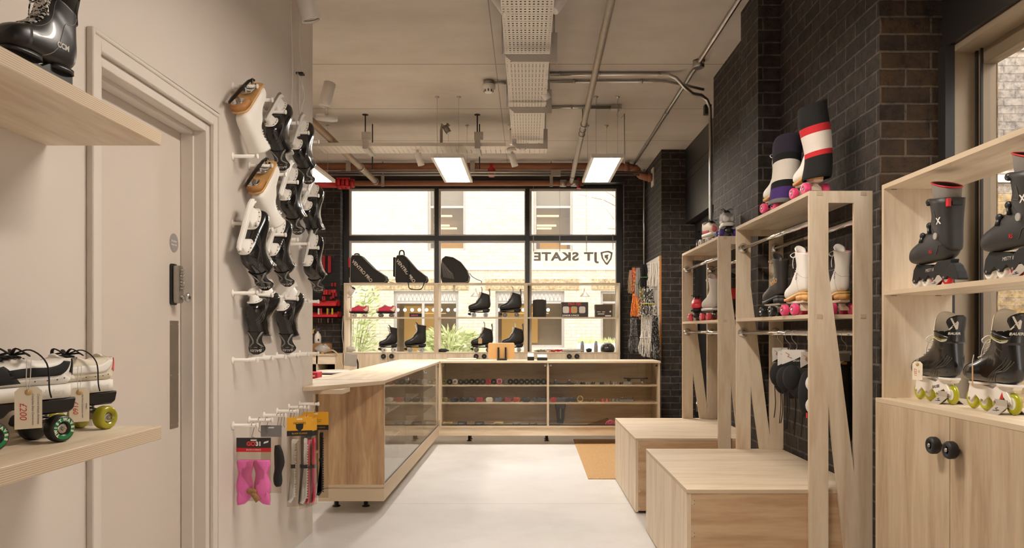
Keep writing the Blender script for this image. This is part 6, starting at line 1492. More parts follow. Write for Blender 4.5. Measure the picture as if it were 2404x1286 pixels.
c1 = checker('orange_pink_yarn', ((236, 136, 52), (236, 136, 52), (236, 136, 52), (222, 60, 90), (236, 190, 60)), 110)
c2 = checker('black_white_yarn', ((226, 220, 210), (40, 40, 40), (120, 116, 112), (30, 30, 30)), 60)
c3 = checker('red_yellow_yarn', ((206, 60, 76), (214, 120, 70), (206, 190, 110), (196, 70, 90)), 70)
c4 = checker('multi_yarn', ((206, 70, 96), (70, 140, 80), (210, 190, 60), (60, 58, 58), (226, 220, 210)), 70)
c5 = checker('grey_fleck_yarn', ((110, 106, 104), (90, 88, 86), (150, 146, 142), (60, 58, 58)), 90)
c6 = checker('white_fleck_yarn', ((232, 226, 216), (232, 226, 216), (228, 222, 212), (232, 226, 216), (190, 184, 176)), 80)
c7 = checker('black_fleck_yarn', ((30, 29, 28), (30, 29, 28), (36, 35, 34), (30, 29, 28), (150, 146, 140)), 80)
for i, (lab, px, yt, yb, w, m, Y, tie) in enumerate((
    ('tan lace bundle, farthest left in the upper row of the lace board', 1481, 638, 690, 10, mat('tan_yarn', (172, 146, 118), .9, var=.2), 9.92, None),
    ('red and yellow flecked lace bundle in the upper row', 1488, 632, 690, 14, c3, 9.8, None),
    ('grey and green flecked lace bundle in the upper row', 1498, 632, 702, 14, mat('grey_yarn', (156, 152, 148), .9, var=.15), 9.66, mat('green_tie', (86, 150, 70), .8)),
    ('black lace bundle in the upper row of the lace board', 1512, 624, 678, 24, mat('black_yarn', (34, 33, 32), .9, var=.2), 9.52, mat('green_tie', (86, 150, 70), .8)),
    ('plain white lace bundle in the upper row next to the brown edge', 1534, 621, 674, 26, mat('white_yarn', (226, 220, 210), .9, var=.05), 9.40, None),
    ('bright orange lace bundle in the middle row', 1492, 693, 745, 24, c1, 9.66, None),
    ('multicoloured flecked lace bundle in the middle row', 1507, 676, 752, 16, c4, 9.54, None),
    ('black and white speckled lace bundle in the middle row', 1523, 682, 744, 38, c2, 9.40, mat('yellow_tie', (206, 200, 60), .8)),
    ('grey lace bundle in the bottom row of the lace board', 1487, 750, 830, 26, c5, 9.60, BLKM),
    ('long white lace bundle in the bottom row', 1515, 746, 838, 32, c6, 9.48, LACEW),
    ('long black lace bundle hanging in front of the counter end', 1538, 744, 860, 24, c7, 9.16, BLKM))):
    laces_bundle(lab, px, yt, yb, w, m, Y, tie, i + 20)
# ================================================================== window display unit: skates, bags, boxes
YD = 10.47
def dx(x, Y=YD): return at(x, 0, Y).x
CLEARW = mat('clear_blue_wheel', (206, 216, 226), .2, var=.04, trans=.4); WHW = mat('white_wheel', (226, 220, 210), .35)
def felt_guard(t, bt):
    guard(t, mat('grey_felt', (140, 134, 128), .8), .285, .385, -.012, .055, .004)
    b = bt.patch(mat('scuffed_black', (52, 48, 46), .5), .30, .62, .28, .42, .0012); b.build('side_panel', t, world=False)
def disp_quad(label, x, z, d=-1, kind='hock', wheel=CLEARW, yaw=0.0, **k):
    base = dict(upper=LEATHER, sole=BLKS, stack=BLKS, lace=LACEW, plate=BLK, wheel=wheel, lace_r=.004, rise=.02)
    if kind == 'hock': base.update(tongue_m=FELT, extra=felt_guard)
    base.update(k)
    yw = PI / 2 if d < 0 else -PI / 2
    M = face_M((x - d * .14, YD, z), yw + yaw)
    return quad_boot('roller_skate', label, M, 'hock' if kind == 'hock' else 'high', **base)
disp_quad('black roller skate with pale felt tongue, left one on the middle display shelf', dx(1125), ZM)
disp_quad('black roller skate with pale felt tongue, right one on the middle display shelf', dx(1198), ZM, wheel=mat('smoke_wheel', (120, 112, 104), .25, trans=.2))
disp_quad('black roller skate with a hanging tag on the deck left of the tablet stand', dx(1131), ZB, wheel=mat('smoke_wheel', (120, 112, 104), .25, trans=.2))
disp_quad('black roller skate half hidden behind the wooden tablet stand', dx(1203), ZB)
disp_quad('smaller turned black roller skate with loose laces on the deck, left bay', dx(908), ZB, kind='x', wheel=WHW, yaw=.35, sc=.86, lining=mat('pale_lining', (206, 198, 188), .9), tongue_m=LEATHER)
disp_quad('tall black roller skate with grey lining on the deck, left bay', dx(975), ZB, kind='x', wheel=CLEARW, lining=mat('pale_lining', (206, 198, 188), .9), tongue_m=LEATHER)
tag_card('tan price tag on the black roller skate beside the tablet stand', yawM((dx(1128), YD - .075, ZB + .19), 0), w=.05, h=.075, string=.03, col=(206, 176, 132))
KR = mat('raspberry_suede', (206, 58, 84), .7); KC = mat('cream_toe', (226, 212, 188), .6)
def kid(label, x, wheel):
    def e(t, bt):
        b = bt.patch(KC, .0, .26, .08, .92, .002, 8, 16); b.build('toe_cap', t, world=False)
        b = bt.patch(KC, .62, .95, .26, .40, .0018); b = bt.patch(KC, .62, .95, .60, .74, .0018, b=b); b.build('side_trim', t, world=False)
    M = face_M((x + .125, YD, ZM), PI / 2) @ Matrix.Diagonal((1, .92, .78, 1))
    return quad_boot('roller_skate', label, M, 'low', upper=KR, sole=BLKS, lace=LACEW, wheel=wheel, plate=BLK, extra=e, stop=False, sc=.98, r=.032, lining=KC, sole_h=.008, lace_r=.004)
kid('low raspberry and cream roller skate, leftmost on the middle display shelf', dx(843), WHW)
kid('low raspberry and cream roller skate with dark wheels on the middle display shelf', dx(906), mat('smoke_wheel', (120, 112, 104), .25, trans=.2))
def box_thing(name, label, x0, x1, y0, y1, m, Y=YD, dep=.16, cat='box', face=None, bevel=.003):
    p0, p1 = at(x0, y1, Y), at(x1, y0, Y); t = thing(name, label, cat, ((p0.x + p1.x) / 2, Y, p0.z))
    b = MB(m); b.box(p0.x, p1.x, Y, Y + dep, p0.z, p1.z); b.build('carton', t, bevel=bevel)
    return t, p0, p1
t, p0, p1 = box_thing('wheel_box', 'small dark box with pink lettering on the middle display shelf', 961, 989, 735, 744, BLKM, dep=.05)
text(t, 'lettering', 'atom', mat('pink_print', (222, 92, 120), .5), .045, basis(((p0.x + p1.x) / 2 - .01, YD - .002, (p0.z + p1.z) / 2), (1, 0, 0), (0, 0, 1)), world=True, extrude=.0004)
bz = ZM
t = thing('speaker', 'black cylindrical speaker on the middle display shelf', 'speaker', (dx(1267), YD, ZM)); b = MB(mat('speaker_cloth', (58, 53, 49), .9, var=.2, scale=300)); b.lathe((dx(1267), YD + .08, ZM), (0, 0, 1), [(.085, 0), (.092, .006), (.092, .225), (.086, .236), (.05, .238)], 32); b.build('body', t)
b = MB(BLKM); b.cyl((dx(1267), YD + .08, ZM + .238), (dx(1267), YD + .08, ZM + .241), .06, n=24); b.build('top_panel', t)
t, p0, p1 = box_thing('gear_box', 'dark carton of white protective pads marked junior 3-pack', 1318, 1381, 709, 745, mat('dark_carton', (58, 52, 48), .5))
cxm = (p0.x + p1.x) / 2; fy = YD - .0015
text(t, 'lettering', 'PRO-TEC', mat('red_print', (226, 60, 60), .5), .045, basis((cxm, fy, p1.z - .026), (1, 0, 0), (0, 0, 1)), world=True, extrude=.0005, bold=.001); text(t, 'lettering', 'JUNIOR 3-PACK', mat('white_print', (236, 231, 222), .5), .032, basis((cxm - .055, fy, p0.z + .026), (1, 0, 0), (0, 0, 1)), world=True, extrude=.0005, bold=.0008)
for x_, m in ((-.12, 'white_pad_picture'), (-.01, 'tan_pad_picture'), (.10, 'white_pad_picture')):
    b = MB(mat(m, (214, 208, 200) if 'white' in m else (196, 160, 110), .5)); b.prism([(cxm + x_ - .042 + q[0], (p0.z + p1.z) / 2 + q[1]) for q in rr(.042, .0, .042, .045, .02)], 'xz', fy - .001, YD); b.build('pad_picture', t)
b = MB(RED); b.box(cxm - .072, cxm - .056, fy - .001, YD, p0.z + .055, p0.z + .14); b.build('red_strip', t)
t, p0, p1 = box_thing('shoe_box', 'small dark carton with orange triangle at the right end of the shelf', 1398, 1438, 715, 745, mat('brown_black_carton', (66, 56, 46), .5))
b = MB(mat('orange_print', (206, 116, 66), .5)); b.prism([((p0.x + p1.x) / 2 - .02, p0.z + .06), ((p0.x + p1.x) / 2, p0.z + .06), ((p0.x + p1.x) / 2 - .01, p0.z + .09)], 'xz', YD - .002, YD); b.build('triangle_print', t)
b = MB(mat('white_print', (236, 231, 222), .5)); b.box(p0.x + .02, p0.x + .07, YD - .002, YD, p0.z + .072, p0.z + .08); b.box(p0.x + .09, p0.x + .13, YD - .002, YD, p0.z + .072, p0.z + .08); b.box(p0.x + .03, p0.x + .12, YD - .002, YD, p0.z + .042, p0.z + .052); b.box(p1.x - .1, p1.x - .02, YD - .002, YD, p0.z + .014, p0.z + .03); b.cyl((p1.x - .03, YD - .002, p0.z + .08), (p1.x - .03, YD, p0.z + .08), .012); b.build('label_print', t)
b = MB(mat('brown_lid', (78, 62, 46), .5)); b.box(p0.x - .003, p1.x + .003, YD - .003, YD + .163, p1.z - .065, p1.z + .002); b.build('lid', t)
# bags on top of the unit
BAGM = mat('black_bag_cloth', (38, 35, 32), .8, var=.15, scale=120, bump=.2); PIPING = mat('grey_piping', (176, 168, 158), .5)
def skate_bag(label, x0, x1, yt, outline, words=None, strap=False, curved=False):
    Y0, Y1 = 10.38, 10.58; sc_ = F / 10.4
    t = thing('skate_bag', label, 'bag', (dx((x0 + x1) / 2, 10.4), 10.48, ZT)); X0 = dx(x0, 10.4)
    pts = [(X0 + a / sc_, ZT + c / sc_) for a, c in outline]
    if len(pts) < 9: pts = [(p.x, p.y) for p in crom([(a, c, 0) for a, c in pts + pts[:1]], 1)][:-1]
    b = MB(BAGM); b.prism(pts, 'xz', Y0, Y1, False); bd = b.build('bag_body', t, bevel=.022, seg=3)
    b = MB(PIPING)
    for yy in (Y0 + .012,): b.tube([(a * .985 + (X0 + 35 / sc_) * .015, yy - .006, c * .985 + (ZT + 30 / sc_) * .015) for a, c in pts], .0032, 5, closed=True)
    b.build('piping', t)
    return t, X0, sc_, Y0
OUT = [(3, 1), (82, 1), (88, 8), (84, 17), (58, 34), (28, 64), (22, 67), (6, 66), (2, 58), (1, 8)]
for i, (lab, x0) in enumerate((('black wedge shaped skate bag with a red tag, leftmost on top of the display unit', 821), ('black wedge shaped skate bag with hanging strap, middle of the display top', 927))):
    t, X0, sc_, Y0 = skate_bag(lab, x0, x0 + 88, 597, OUT if i == 0 else [(a * .87, c) for a, c in OUT])
    wd = 'VENTRO PRO'; M_ = basis((X0 + (30 if i == 0 else 26) / sc_, Y0 - .0035, ZT + 28 / sc_), (.68, 0, -.74) if i == 0 else (.62, 0, -.78), (.74, 0, .68))
    text(t, 'lettering', wd, mat('cream_print', (216, 204, 186), .6), .062, M_, world=True, extrude=.0008, bold=.001)
    b = MB(BAGM); b.tube(crom([(X0 + 8 / sc_, 10.48, ZT + 66 / sc_), (X0 + 10 / sc_, 10.48, ZT + (70 if i == 0 else 77) / sc_), (X0 + 18 / sc_, 10.48, ZT + (70 if i == 0 else 77) / sc_), (X0 + 20 / sc_, 10.48, ZT + 66 / sc_)], 4), .010, 6); b.build('carry_loop', t)
    if i == 0:
        b = MB(RED); b.box(X0 - 3 / sc_, X0 + .004, 10.40, 10.44, ZT + 38 / sc_, ZT + 60 / sc_); b.build('red_zip_tag', t)
        b = MB(BAGM); b.box(X0 - 5 / sc_, X0 + .004, 10.42, 10.54, ZT + 14 / sc_, ZT + 56 / sc_); b.build('side_pocket', t, bevel=.008)
        b = MB(mat('grey_strap', (150, 144, 136), .8)); b.tube(crom([(X0 + 85 / sc_, 10.42, ZT + 8 / sc_), (X0 + 94 / sc_, 10.40, ZT + 3 / sc_), (X0 + 104 / sc_, 10.42, ZT + 1 / sc_)], 4), .008, 5, flat=.4); b.build('strap', t)
    else:
        b = MB(BLKM); b.tube(crom([(X0 + 30 / sc_, 10.40, ZT + 56 / sc_), (X0 + 33 / sc_, 10.365, ZT + 40 / sc_), (X0 + 33 / sc_, 10.355, ZT + 2 / sc_), (X0 + 34 / sc_, 10.318, ZT - .01), (X0 + 36 / sc_, 10.315, ZT - 12 / sc_), (X0 + 44 / sc_, 10.315, ZT - 15 / sc_), (X0 + 62 / sc_, 10.315, ZT - 15 / sc_), (X0 + 68 / sc_, 10.316, ZT - 8 / sc_), (X0 + 70 / sc_, 10.318, ZT - .01), (X0 + 71 / sc_, 10.36, ZT + 6 / sc_)], 4), .012, 6, flat=.4); b.build('shoulder_strap', t)
        b = MB(BAGM); b.box(X0 - 5 / sc_, X0 + .004, 10.42, 10.54, ZT + 16 / sc_, ZT + 62 / sc_); b.build('side_pocket', t, bevel=.008)
t, X0, sc_, Y0 = skate_bag('rounded black bag with grey line print, right one on top of the display unit', 1034, 1104, 600, [(4, 1), (58, 1), (66, 4), (68, 16), (62, 32), (48, 50), (30, 61), (12, 64), (4, 58), (1, 44), (0, 14)])
b = MB(mat('grey_print', (150, 146, 140), .5))
for k in range(9): b.tube(crom([(X0 + (3 + k * 2.6) / sc_, Y0 - .002, ZT + (54 - k * 3.5) / sc_), (X0 + (6 + k * 2.8) / sc_, Y0 - .002, ZT + (30 - k * 1) / sc_), (X0 + (8 + k * 3) / sc_, Y0 - .002, ZT + (14 - k * .6) / sc_)], 4), .0028, 4)
b.build('line_print', t)
b = MB(mat('grey_strap', (150, 144, 136), .8)); b.tube(crom([(X0 + 68 / sc_, 10.44, ZT + 24 / sc_), (X0 + 74 / sc_, 10.42, ZT + 16 / sc_), (X0 + 86 / sc_, 10.42, ZT + 9 / sc_), (X0 + 96 / sc_, 10.43, ZT + 5 / sc_), (X0 + 95 / sc_, 10.43, ZT + 1 / sc_)], 4), .011, 5, flat=.4); b.build('strap', t)
# small things on the deck
def lump(name, label, x, w, h, m, cat, n=10, seed=0, Y=10.46, z=None, dep=.10):
    rnd = random.Random(seed); c = Vector((dx(x, Y), Y, ZB if z is None else z)); t = thing(name, label, cat, c); W2 = w / 2 / F * Y; H_ = h / F * Y
    b = MB(m)
    def P(i, j):
        ph = PI * i / 12; a = 2 * PI * j / 18; k = 1 + .14 * math.sin(3 * a + seed) * math.sin(ph) + .10 * math.sin(5 * ph + 2 * a + seed)
        return Vector((W2 * math.sin(ph) * math.cos(a) * k, dep / 2 * math.sin(ph) * math.sin(a) * k, max(0, H_ / 2 - H_ / 2 * math.cos(ph) * k)))
    b.grid(P, 13, 18, True); b.build('body', t, world=False); return t
t = thing('skate_helmet', 'black skate helmet at the right end of the display deck', 'helmet', (dx(1427), YD, ZB)); R_ = .098
b = MB(mat('helmet_shell', (46, 43, 41), .35, coat=.3)); hc = Vector((dx(1427), YD + .03, ZB + .04))
b.grid(lambda i, j: hc + Vector((R_ * math.cos(2 * PI * j / 28) * math.cos(PI / 2 * (1 - i / 10)) * 1.0, R_ * 1.05 * math.sin(2 * PI * j / 28) * math.cos(PI / 2 * (1 - i / 10)), R_ * .92 * math.sin(PI / 2 * (1 - i / 10)))), 11, 28, True)
b.grid(lambda i, j: hc + Vector((R_ * (1 - .06 * i) * math.cos(2 * PI * j / 28), R_ * 1.05 * (1 - .06 * i) * math.sin(2 * PI * j / 28), -.035 * (i > 0))), 3, 28, True); b.build('shell', t)
b = MB(mat('helmet_vent', (120, 116, 110), .5))
for a in (-.9, -.3, .3, .9): q = hc + Vector((R_ * math.sin(a) * .8, -R_ * 1.0 * math.cos(a) * .85, .05)); b.ell(q, (.011, .006, .012), 10, 6)
b.build('vent', t)
b = MB(BLKM); b.tube(crom([hc + Vector((.09, 0, -.02)), hc + Vector((.06, -.07, -.035)), hc + Vector((-.02, -.10, -.034)), hc + Vector((-.09, -.02, -.02))], 5), .006, 5); b.build('strap', t)
for lab, x in (('clear spray bottle with blue top on the display deck, left of the pair', 1367), ('clear spray bottle with blue top on the display deck, nearest the helmet', 1399)):
    t = thing('spray_bottle', lab, 'bottle', (dx(x), YD, ZB)); b = MB(mat('frosted_bottle', (170, 164, 158), .3, trans=.3)); b.lathe((dx(x), YD, ZB), (0, 0, 1), [(.02, 0), (.026, .004), (.026, .085), (.022, .10)], 18); b.build('body', t)
    b = MB(mat('pale_blue_cap', (166, 190, 220), .3, trans=.3)); b.lathe((dx(x), YD, ZB + .10), (0, 0, 1), [(.022, 0), (.022, .02), (.014, .044), (.006, .05)], 18); b.build('cap', t)
lump('plastic_packet', 'clear plastic packet lying flat on the deck below the carton', 1340, 56, 8, mat('milky_packet', (216, 210, 202), .3, trans=.3), 'packet', seed=2)
lump('black_glove', 'small black glove bundle beside the spray bottles on the deck', 1383, 14, 9, BLKM, 'glove', seed=4)
lump('black_glove', 'small black pile of gloves on the deck right of the second divider', 1040, 26, 8, mat('black_knit', (50, 48, 46), .9, var=.4, scale=90), 'glove', seed=6)
t = thing('lace_heap', 'tangled heap of red, cream and grey laces on the display deck', 'laces', (dx(1285), YD - .03, ZB)); rnd = random.Random(5)
for k, m in enumerate((mat('red_yarn', (206, 40, 60), .8), KC, mat('grey_yarn', (156, 152, 148), .9, var=.15))):
    b = MB(m)
    for _ in range(9):
        x0 = dx(1285 + (18, 0, -20)[k] + rnd.uniform(-14, 14)); b.tube(crom([(x0 + rnd.uniform(-.06, .06), YD - .03 + rnd.uniform(-.05, .05), ZB + rnd.uniform(.006, .035)) for _ in range(5)], 4), .005, 5)
    b.build('lace_tangle', t)
t = thing('hang_tag', 'grey rounded tag hanging from the display top, second bay', 'tag', at(1066, 668, 10.4)); b = MB(mat('grey_tag', (196, 186, 174), .6)); c_ = at(1066, 677, 10.4); b.prism([(c_.x + q[0], c_.z + q[1]) for q in rr(0, 0, .016, .046, .015)], 'xz', 10.398, 10.402); b.build('card', t)
t = thing('security_camera', 'small white camera on a bracket inside the left end of the display unit', 'camera', at(813, 693, 10.45))
b = MB(WPLAS); a_ = at(826, 686, 10.45); b.box(-2.426, -2.42, 10.42, 10.48, 1.66, 1.74); b.tube([(-2.42, 10.45, 1.70), (-2.36, 10.44, 1.705), at(822, 694, 10.45)], .010, 8); b.build('bracket', t)
b = MB(WPLAS); b.cyl(at(821, 690, 10.46), at(830, 676, 10.42), .034, n=16); b.build('camera_head', t); b = MB(BLK); b.cyl(at(829.5, 677, 10.42), at(830.5, 675.5, 10.418), .026, n=16); b.build('lens', t)
lump('clear_tub', 'clear plastic tub at the left end of the display deck', 823, 20, 14, mat('milky_packet', (216, 210, 202), .3, trans=.3), 'tub', seed=8)
# sign hung inside the window
SGN = mat('grey_sign_letter', (150, 145, 138), .5)
YS = 10.6; sg = thing('hanging_sign', 'grey shop name sign with shield logo hung on chains in the window, seen from behind', 'sign', at(1345, 604, YS))
k = F / YS
text(sg, 'lettering', 'JT SKATE', SGN, .155, basis(at(1328, 603, YS), (-1, 0, 0), (0, 0, 1)), world=True, extrude=.006, bold=.006, spacing=1.1, xscale=1.28)
b = MB(SGN); c_ = at(1424, 604, YS)
sh = [(a_ * 1.35, b_ * 1.2) for a_, b_ in [(-.062, .058), (-.05, -.01), (-.012, -.075), (.008, -.088), (.05, -.02), (.062, .055), (.02, .075), (-.02, .07)]]
hole = [(a_ * 1.35, b_ * 1.2) for a_, b_ in [(-.042, .044), (-.034, -.008), (-.010, -.052), (.004, -.062), (.034, -.012), (.044, .042), (.016, .058), (-.016, .054)]]
for i in range(8):
    j = (i + 1) % 8; A = [sh[i], sh[j], hole[j], hole[i]]; b.prism([(c_.x + p[0], c_.z + p[1]) for p in A], 'xz', YS - .006, YS + .006)
b.prism([(c_.x + p[0], c_.z + p[1]) for p in ((-.028, .03), (.03, .04), (.016, .006), (.024, -.008), (-.002, -.052), (-.004, -.012), (-.024, -.008))], 'xz', YS - .006, YS + .006)
b.build('shield_logo', sg)
b = MB(STEEL)
for x in (1252, 1314, 1377, 1439):
    c0 = at(x, 590 if x < 1430 else 586, YS); b.cyl(c0, (c0.x, YS, 3.25), .0018, n=5)
    z = c0.z
    while z < c0.z + .22: b.tube([(c0.x + .006 * math.cos(a * PI / 3), YS, z + .011 * math.sin(a * PI / 3)) for a in range(6)], .0018, 4, closed=True); z += .02
b.build('chain', sg)

# ================================================================== on the far counter
t = thing('tablet_stand', 'tan tablet back propped on a black easel on the far counter', 'tablet stand', at(1176, 842, 8.67))
p0, p1 = at(1146, 842, 8.69), at(1208, 805, 8.69)
b = MB(mat('tan_case', (196, 152, 96), .5, var=.06)); b.prism([(p.x, p.y) for p in [Vector(q) for q in rr((p0.x + p1.x) / 2, (p0.z + p1.z) / 2, (p1.x - p0.x) / 2, (p1.z - p0.z) / 2, .014)]], 'xz', 8.69, 8.702); b.build('tablet', t)
b = MB(mat('tan_case_edge', (222, 206, 180), .5)); b.box(p0.x + .01, p1.x - .01, 8.689, 8.703, p1.z - .004, p1.z + .002); b.build('top_edge', t)
b = MB(BLK)
for x in (1170, 1187): q = at(x, 0, 8.67).x; b.box(q - .009, q + .009, 8.665, 8.688, HC + .0005, at(0, 815, 8.67).z)
b.box(at(1167, 0, 8.67).x, at(1190, 0, 8.67).x, 8.63, 8.72, HC + .0005, HC + .022); b.build('easel', t, bevel=.002)
b = MB(STEEL)
for sx, x in ((-1, 1167), (1, 1190)): q = at(x, 0, 8.66).x; b.tube(crom([(q, 8.66, HC + .01), (q + sx * .016, 9.385, HC + .012), (q + sx * .018, 9.385, HC + .085), (q, 8.66, HC + .09)], 4), .0025, 5)
b.build('wire_loop', t)
def reader(label, x0, x1, yt, Y=8.61):
    p0, p1 = at(x0, 845, Y), at(x1, yt, Y); t = thing('card_reader', label, 'card reader', ((p0.x + p1.x) / 2, Y, HC)); h = max(p1.z - HC, .04)
    b = MB(BLK); b.box(p0.x, p1.x, Y, Y + .08, HC + .0005, HC + h * .5); b.build('base', t, bevel=.006, seg=2)
    b = MB(WPLAS); b.prism([(Y + .004, HC + h * .5), (Y + .078, HC + h * .5), (Y + .078, HC + h), (Y + .02, HC + h * .9)], 'yz', p0.x + .003, p1.x - .003); b.build('top_case', t, bevel=.004)
reader('small white and black card reader, left of the pair on the far counter', 1238, 1254, 829); reader('small white and black card reader, right of the pair on the far counter', 1261, 1285, 832)
t = thing('laptop', 'closed pale laptop lying on the far counter left of the tablet stand', 'laptop', at(1082, 841, 8.80)); b = MB(mat('pale_aluminium', (214, 208, 200), .35, .3)); b.box(at(1049, 0, 8.80).x, at(1117, 0, 8.80).x, 8.75, 8.95, HC + .001, HC + .017); b.build('lid', t, bevel=.005, seg=2)
b = MB(BLKM); b.box(at(1055, 0, 8.80).x, at(1111, 0, 8.80).x, 8.753, 8.756, HC + .005, HC + .007); b.build('seam', t)
# ================================================================== inside the far counter
wcol = [(mat('olive_wheel', (128, 122, 50), .4), 'olive green'), (RUB, 'black'), (mat('cream_wheel', (214, 202, 182), .4), 'cream'), (mat('charcoal_wheel', (58, 56, 56), .4), 'charcoal')]
REDD = mat('red_dotted_wheel', (196, 44, 52), .4); PKD = checker('pink_dotted_wheel', ((222, 76, 110), (222, 76, 110), (240, 190, 200)), 200, .4); GRY = mat('grey_wheel', (112, 108, 106), .4)
names19 = ['olive', 'black', 'cream', 'charcoal', 'black', 'black', 'black', 'charcoal', 'red', 'black', 'pink', 'grey', 'black', 'black', 'black', 'black', 'black', 'black', 'black']
MM = {'olive': wcol[0][0], 'black': mat('black_wheel', (26, 25, 24), .35), 'cream': wcol[2][0], 'charcoal': wcol[3][0], 'red': REDD, 'pink': PKD, 'grey': GRY}
HUBD = mat('dark_hub', (110, 104, 96), .4, .4); YW = 8.60
NTH = ['first', 'second', 'third', 'fourth', 'fifth', 'sixth', 'seventh', 'eighth', 'ninth', 'tenth', 'eleventh', 'twelfth', 'thirteenth', 'fourteenth', 'fifteenth', 'sixteenth', 'seventeenth', 'eighteenth', 'nineteenth']
def shelf_wheel(label, c, m, r, d=(0, -1, 0), w=.034, group='wheels on the top counter shelf'):
    t = thing('wheel_sample', label, 'wheel', c, group=group); d = Vector(d); p = Vector((0, 0, r))
    b = MB(m); b.lathe(p - d * w / 2, d, [(r * .5, .004), (r * .8, 0), (r, w * .25), (r, w * .75), (r * .8, w), (r * .52, w), (r * .46, w - .006), (r * .44, w - .012)], 24, caps=False); b.build('tyre', t, world=False)
    b = MB(HUBD); b.lathe(p + d * (w / 2 - .014), d, [(r * .46, 0), (r * .46, .006), (r * .26, .006), (r * .26, 0)], 20, caps=False)
    for a in range(5): e = Vector((math.cos(a * 2 * PI / 5), 0, math.sin(a * 2 * PI / 5))); s_ = d.cross(Vector((0, 0, 1))); e = s_ * math.cos(a * 2 * PI / 5) + Vector((0, 0, 1)) * math.sin(a * 2 * PI / 5); b.cyl(p + d * (w / 2 - .010) + e * r * .24, p + d * (w / 2 - .010) + e * r * .48, r * .06, n=6)
    b.build('hub', t, world=False); return t
for i, n_ in enumerate(names19):
    x = 1043 + 12.45 * i * 1.04
    shelf_wheel('%s skate wheel, %s from left on the top shelf of the far counter' % (n_, NTH[i]), (dx(x, YW), YW, .653), MM[n_], .0315 if i not in (10,) else .035, w=.046)
# second shelf: packs of wheels
for i, (x, n_, w_) in enumerate(((1043, 'olive', 13), (1067, 'black', 13), (1089, 'dark green', 13), (1108, 'black', 13), (1127, 'red', 14), (1149, 'white', 12), (1170, 'grey blue', 13), (1192, 'dark red', 14), (1213, 'red and yellow', 14), (1235, 'black', 13), (1270, 'long black', 25), (1300, 'bright red', 9), (1311, 'grey', 10), (1322, 'grey', 10), (1332, 'black', 10), (1345, 'navy', 10))):
    cc = {'olive': (116, 98, 52), 'black': (42, 42, 44), 'dark green': (38, 48, 46), 'red': (150, 34, 40), 'white': (206, 196, 180), 'grey blue': (88, 94, 106), 'dark red': (124, 34, 36), 'long black': (46, 46, 48), 'bright red': (200, 34, 44), 'grey': (84, 82, 84), 'navy': (56, 62, 76)}
    m = checker('red_yellow_pack', ((150, 34, 40), (190, 90, 50), (196, 150, 60), (150, 34, 40)), 80, .4) if n_ == 'red and yellow' else mat(n_.replace(' ', '_') + '_pack', cc[n_], .4, var=.15, scale=60)
    Wd = w_ / F * YW; t = thing('wheel_pack', '%s wheel pack, %s from left on the second shelf of the far counter' % (n_, NTH[i]), 'wheel pack', (dx(x, YW), YW, .460), group='wheel packs on the second counter shelf')
    b = MB(m)
    for sx in ((-1, 1) if w_ < 20 else (-2, -.7, .7, 2)): b.lathe((sx * Wd * .25, -.03, .026), (0, 1, 0), [(.018, 0), (.027, .004), (.027, .06), (.018, .064)], 14)
    b.box(-Wd / 2, Wd / 2, -.028, .03, .001, .045); b.build('wheels', t, world=False)
    b = MB(BLKM if n_ != 'black' else mat('grey_band', (96, 94, 92), .5)); b.box(-Wd / 2 - .001, Wd / 2 + .001, -.029, .031, .016, .026); b.build('band', t, world=False)
for i, (x, w_, c_, n_) in enumerate(((1052, 22, (206, 180, 132), 'pale'), (1085, 21, (54, 54, 58), 'dark'), (1126, 21, (54, 54, 58), 'dark'), (1171, 22, (216, 192, 150), 'pale'), (1213, 19, (128, 120, 104), 'grey'), (1251, 20, (112, 94, 70), 'brown'))):
    Wd = w_ / F * 8.58; t = thing('bearing_box', '%s flat box, %s from the left on the floor of the far counter' % (n_, NTH[i]), 'box', (dx(x, 8.58), 8.56, .210), group='boxes on the counter base board')
    b = MB(mat(n_ + '_small_box', c_, .5)); b.box(-Wd / 2, Wd / 2, -.02, .04, 0, .032); b.build('carton', t, world=False, bevel=.002)
    b = MB(mat('pale_print', (206, 200, 190), .5) if n_ != 'pale' else mat('brown_print', (120, 90, 56), .5)); b.box(-Wd * .35, Wd * .3, -.0212, -.02, .02, .023); b.box(-Wd * .35, Wd * .1, -.0212, -.02, .011, .014); b.build('print', t, world=False)
def plate_part(label, x, up, z=.653):
    t = thing('skate_plate', label, 'skate part', (dx(x, YW), YW, z)); s_ = 1 if up else -1; z0 = .002 if up else .062
    b = MB(BLK); b.prism([(-.13, z0), (-.13, z0 + .014), (-.06, z0 + .012), (.06, z0 + .012), (.13, z0 + .014), (.135, z0 + .006), (.13, z0)], 'xz', -.025, .025)
    for sx in (-1, 1): b.prism([(sx * .075 - .022, z0 + (.012 if up else 0)), (sx * .075 + .022, z0 + (.012 if up else 0)), (sx * .075 + .012, z0 + (.04 if up else -.03)), (sx * .075 - .012, z0 + (.04 if up else -.03))], 'xz', -.018, .018)
    b.build('plate', t, world=False)
    for sx in (-1, 1): b = MB(CHROME); zz_ = z0 + (.05 if up else -.044); b.cyl((sx * .075, -.05, zz_), (sx * .075, .05, zz_), .007, n=10); b.ell((sx * .075, 0, zz_ - .006 * s_), (.018, .022, .014), 12, 8); b.build('truck', t, world=False)
plate_part('black skate plate lying upside down at the left of the right counter bay', 1320, True); plate_part('black skate plate standing on its trucks at the right of the top shelf', 1492, False)
b = None
SM = [(1357, 'tangled metal skate brace'), (1368, 'small steel bolt set'), (1380, 'pair of small steel nuts'), (1393, 'dark rubber bush pair'), (1406, 'tall steel skate tool'), (1413, 'dark pair of cushions'), (1425, 'silver truck cone'), (1434, 'thin steel key'), (1444, 'small silver truck part'), (1459, 'dark rubber toe stop'), (1473, 'grey plastic case with handle')]
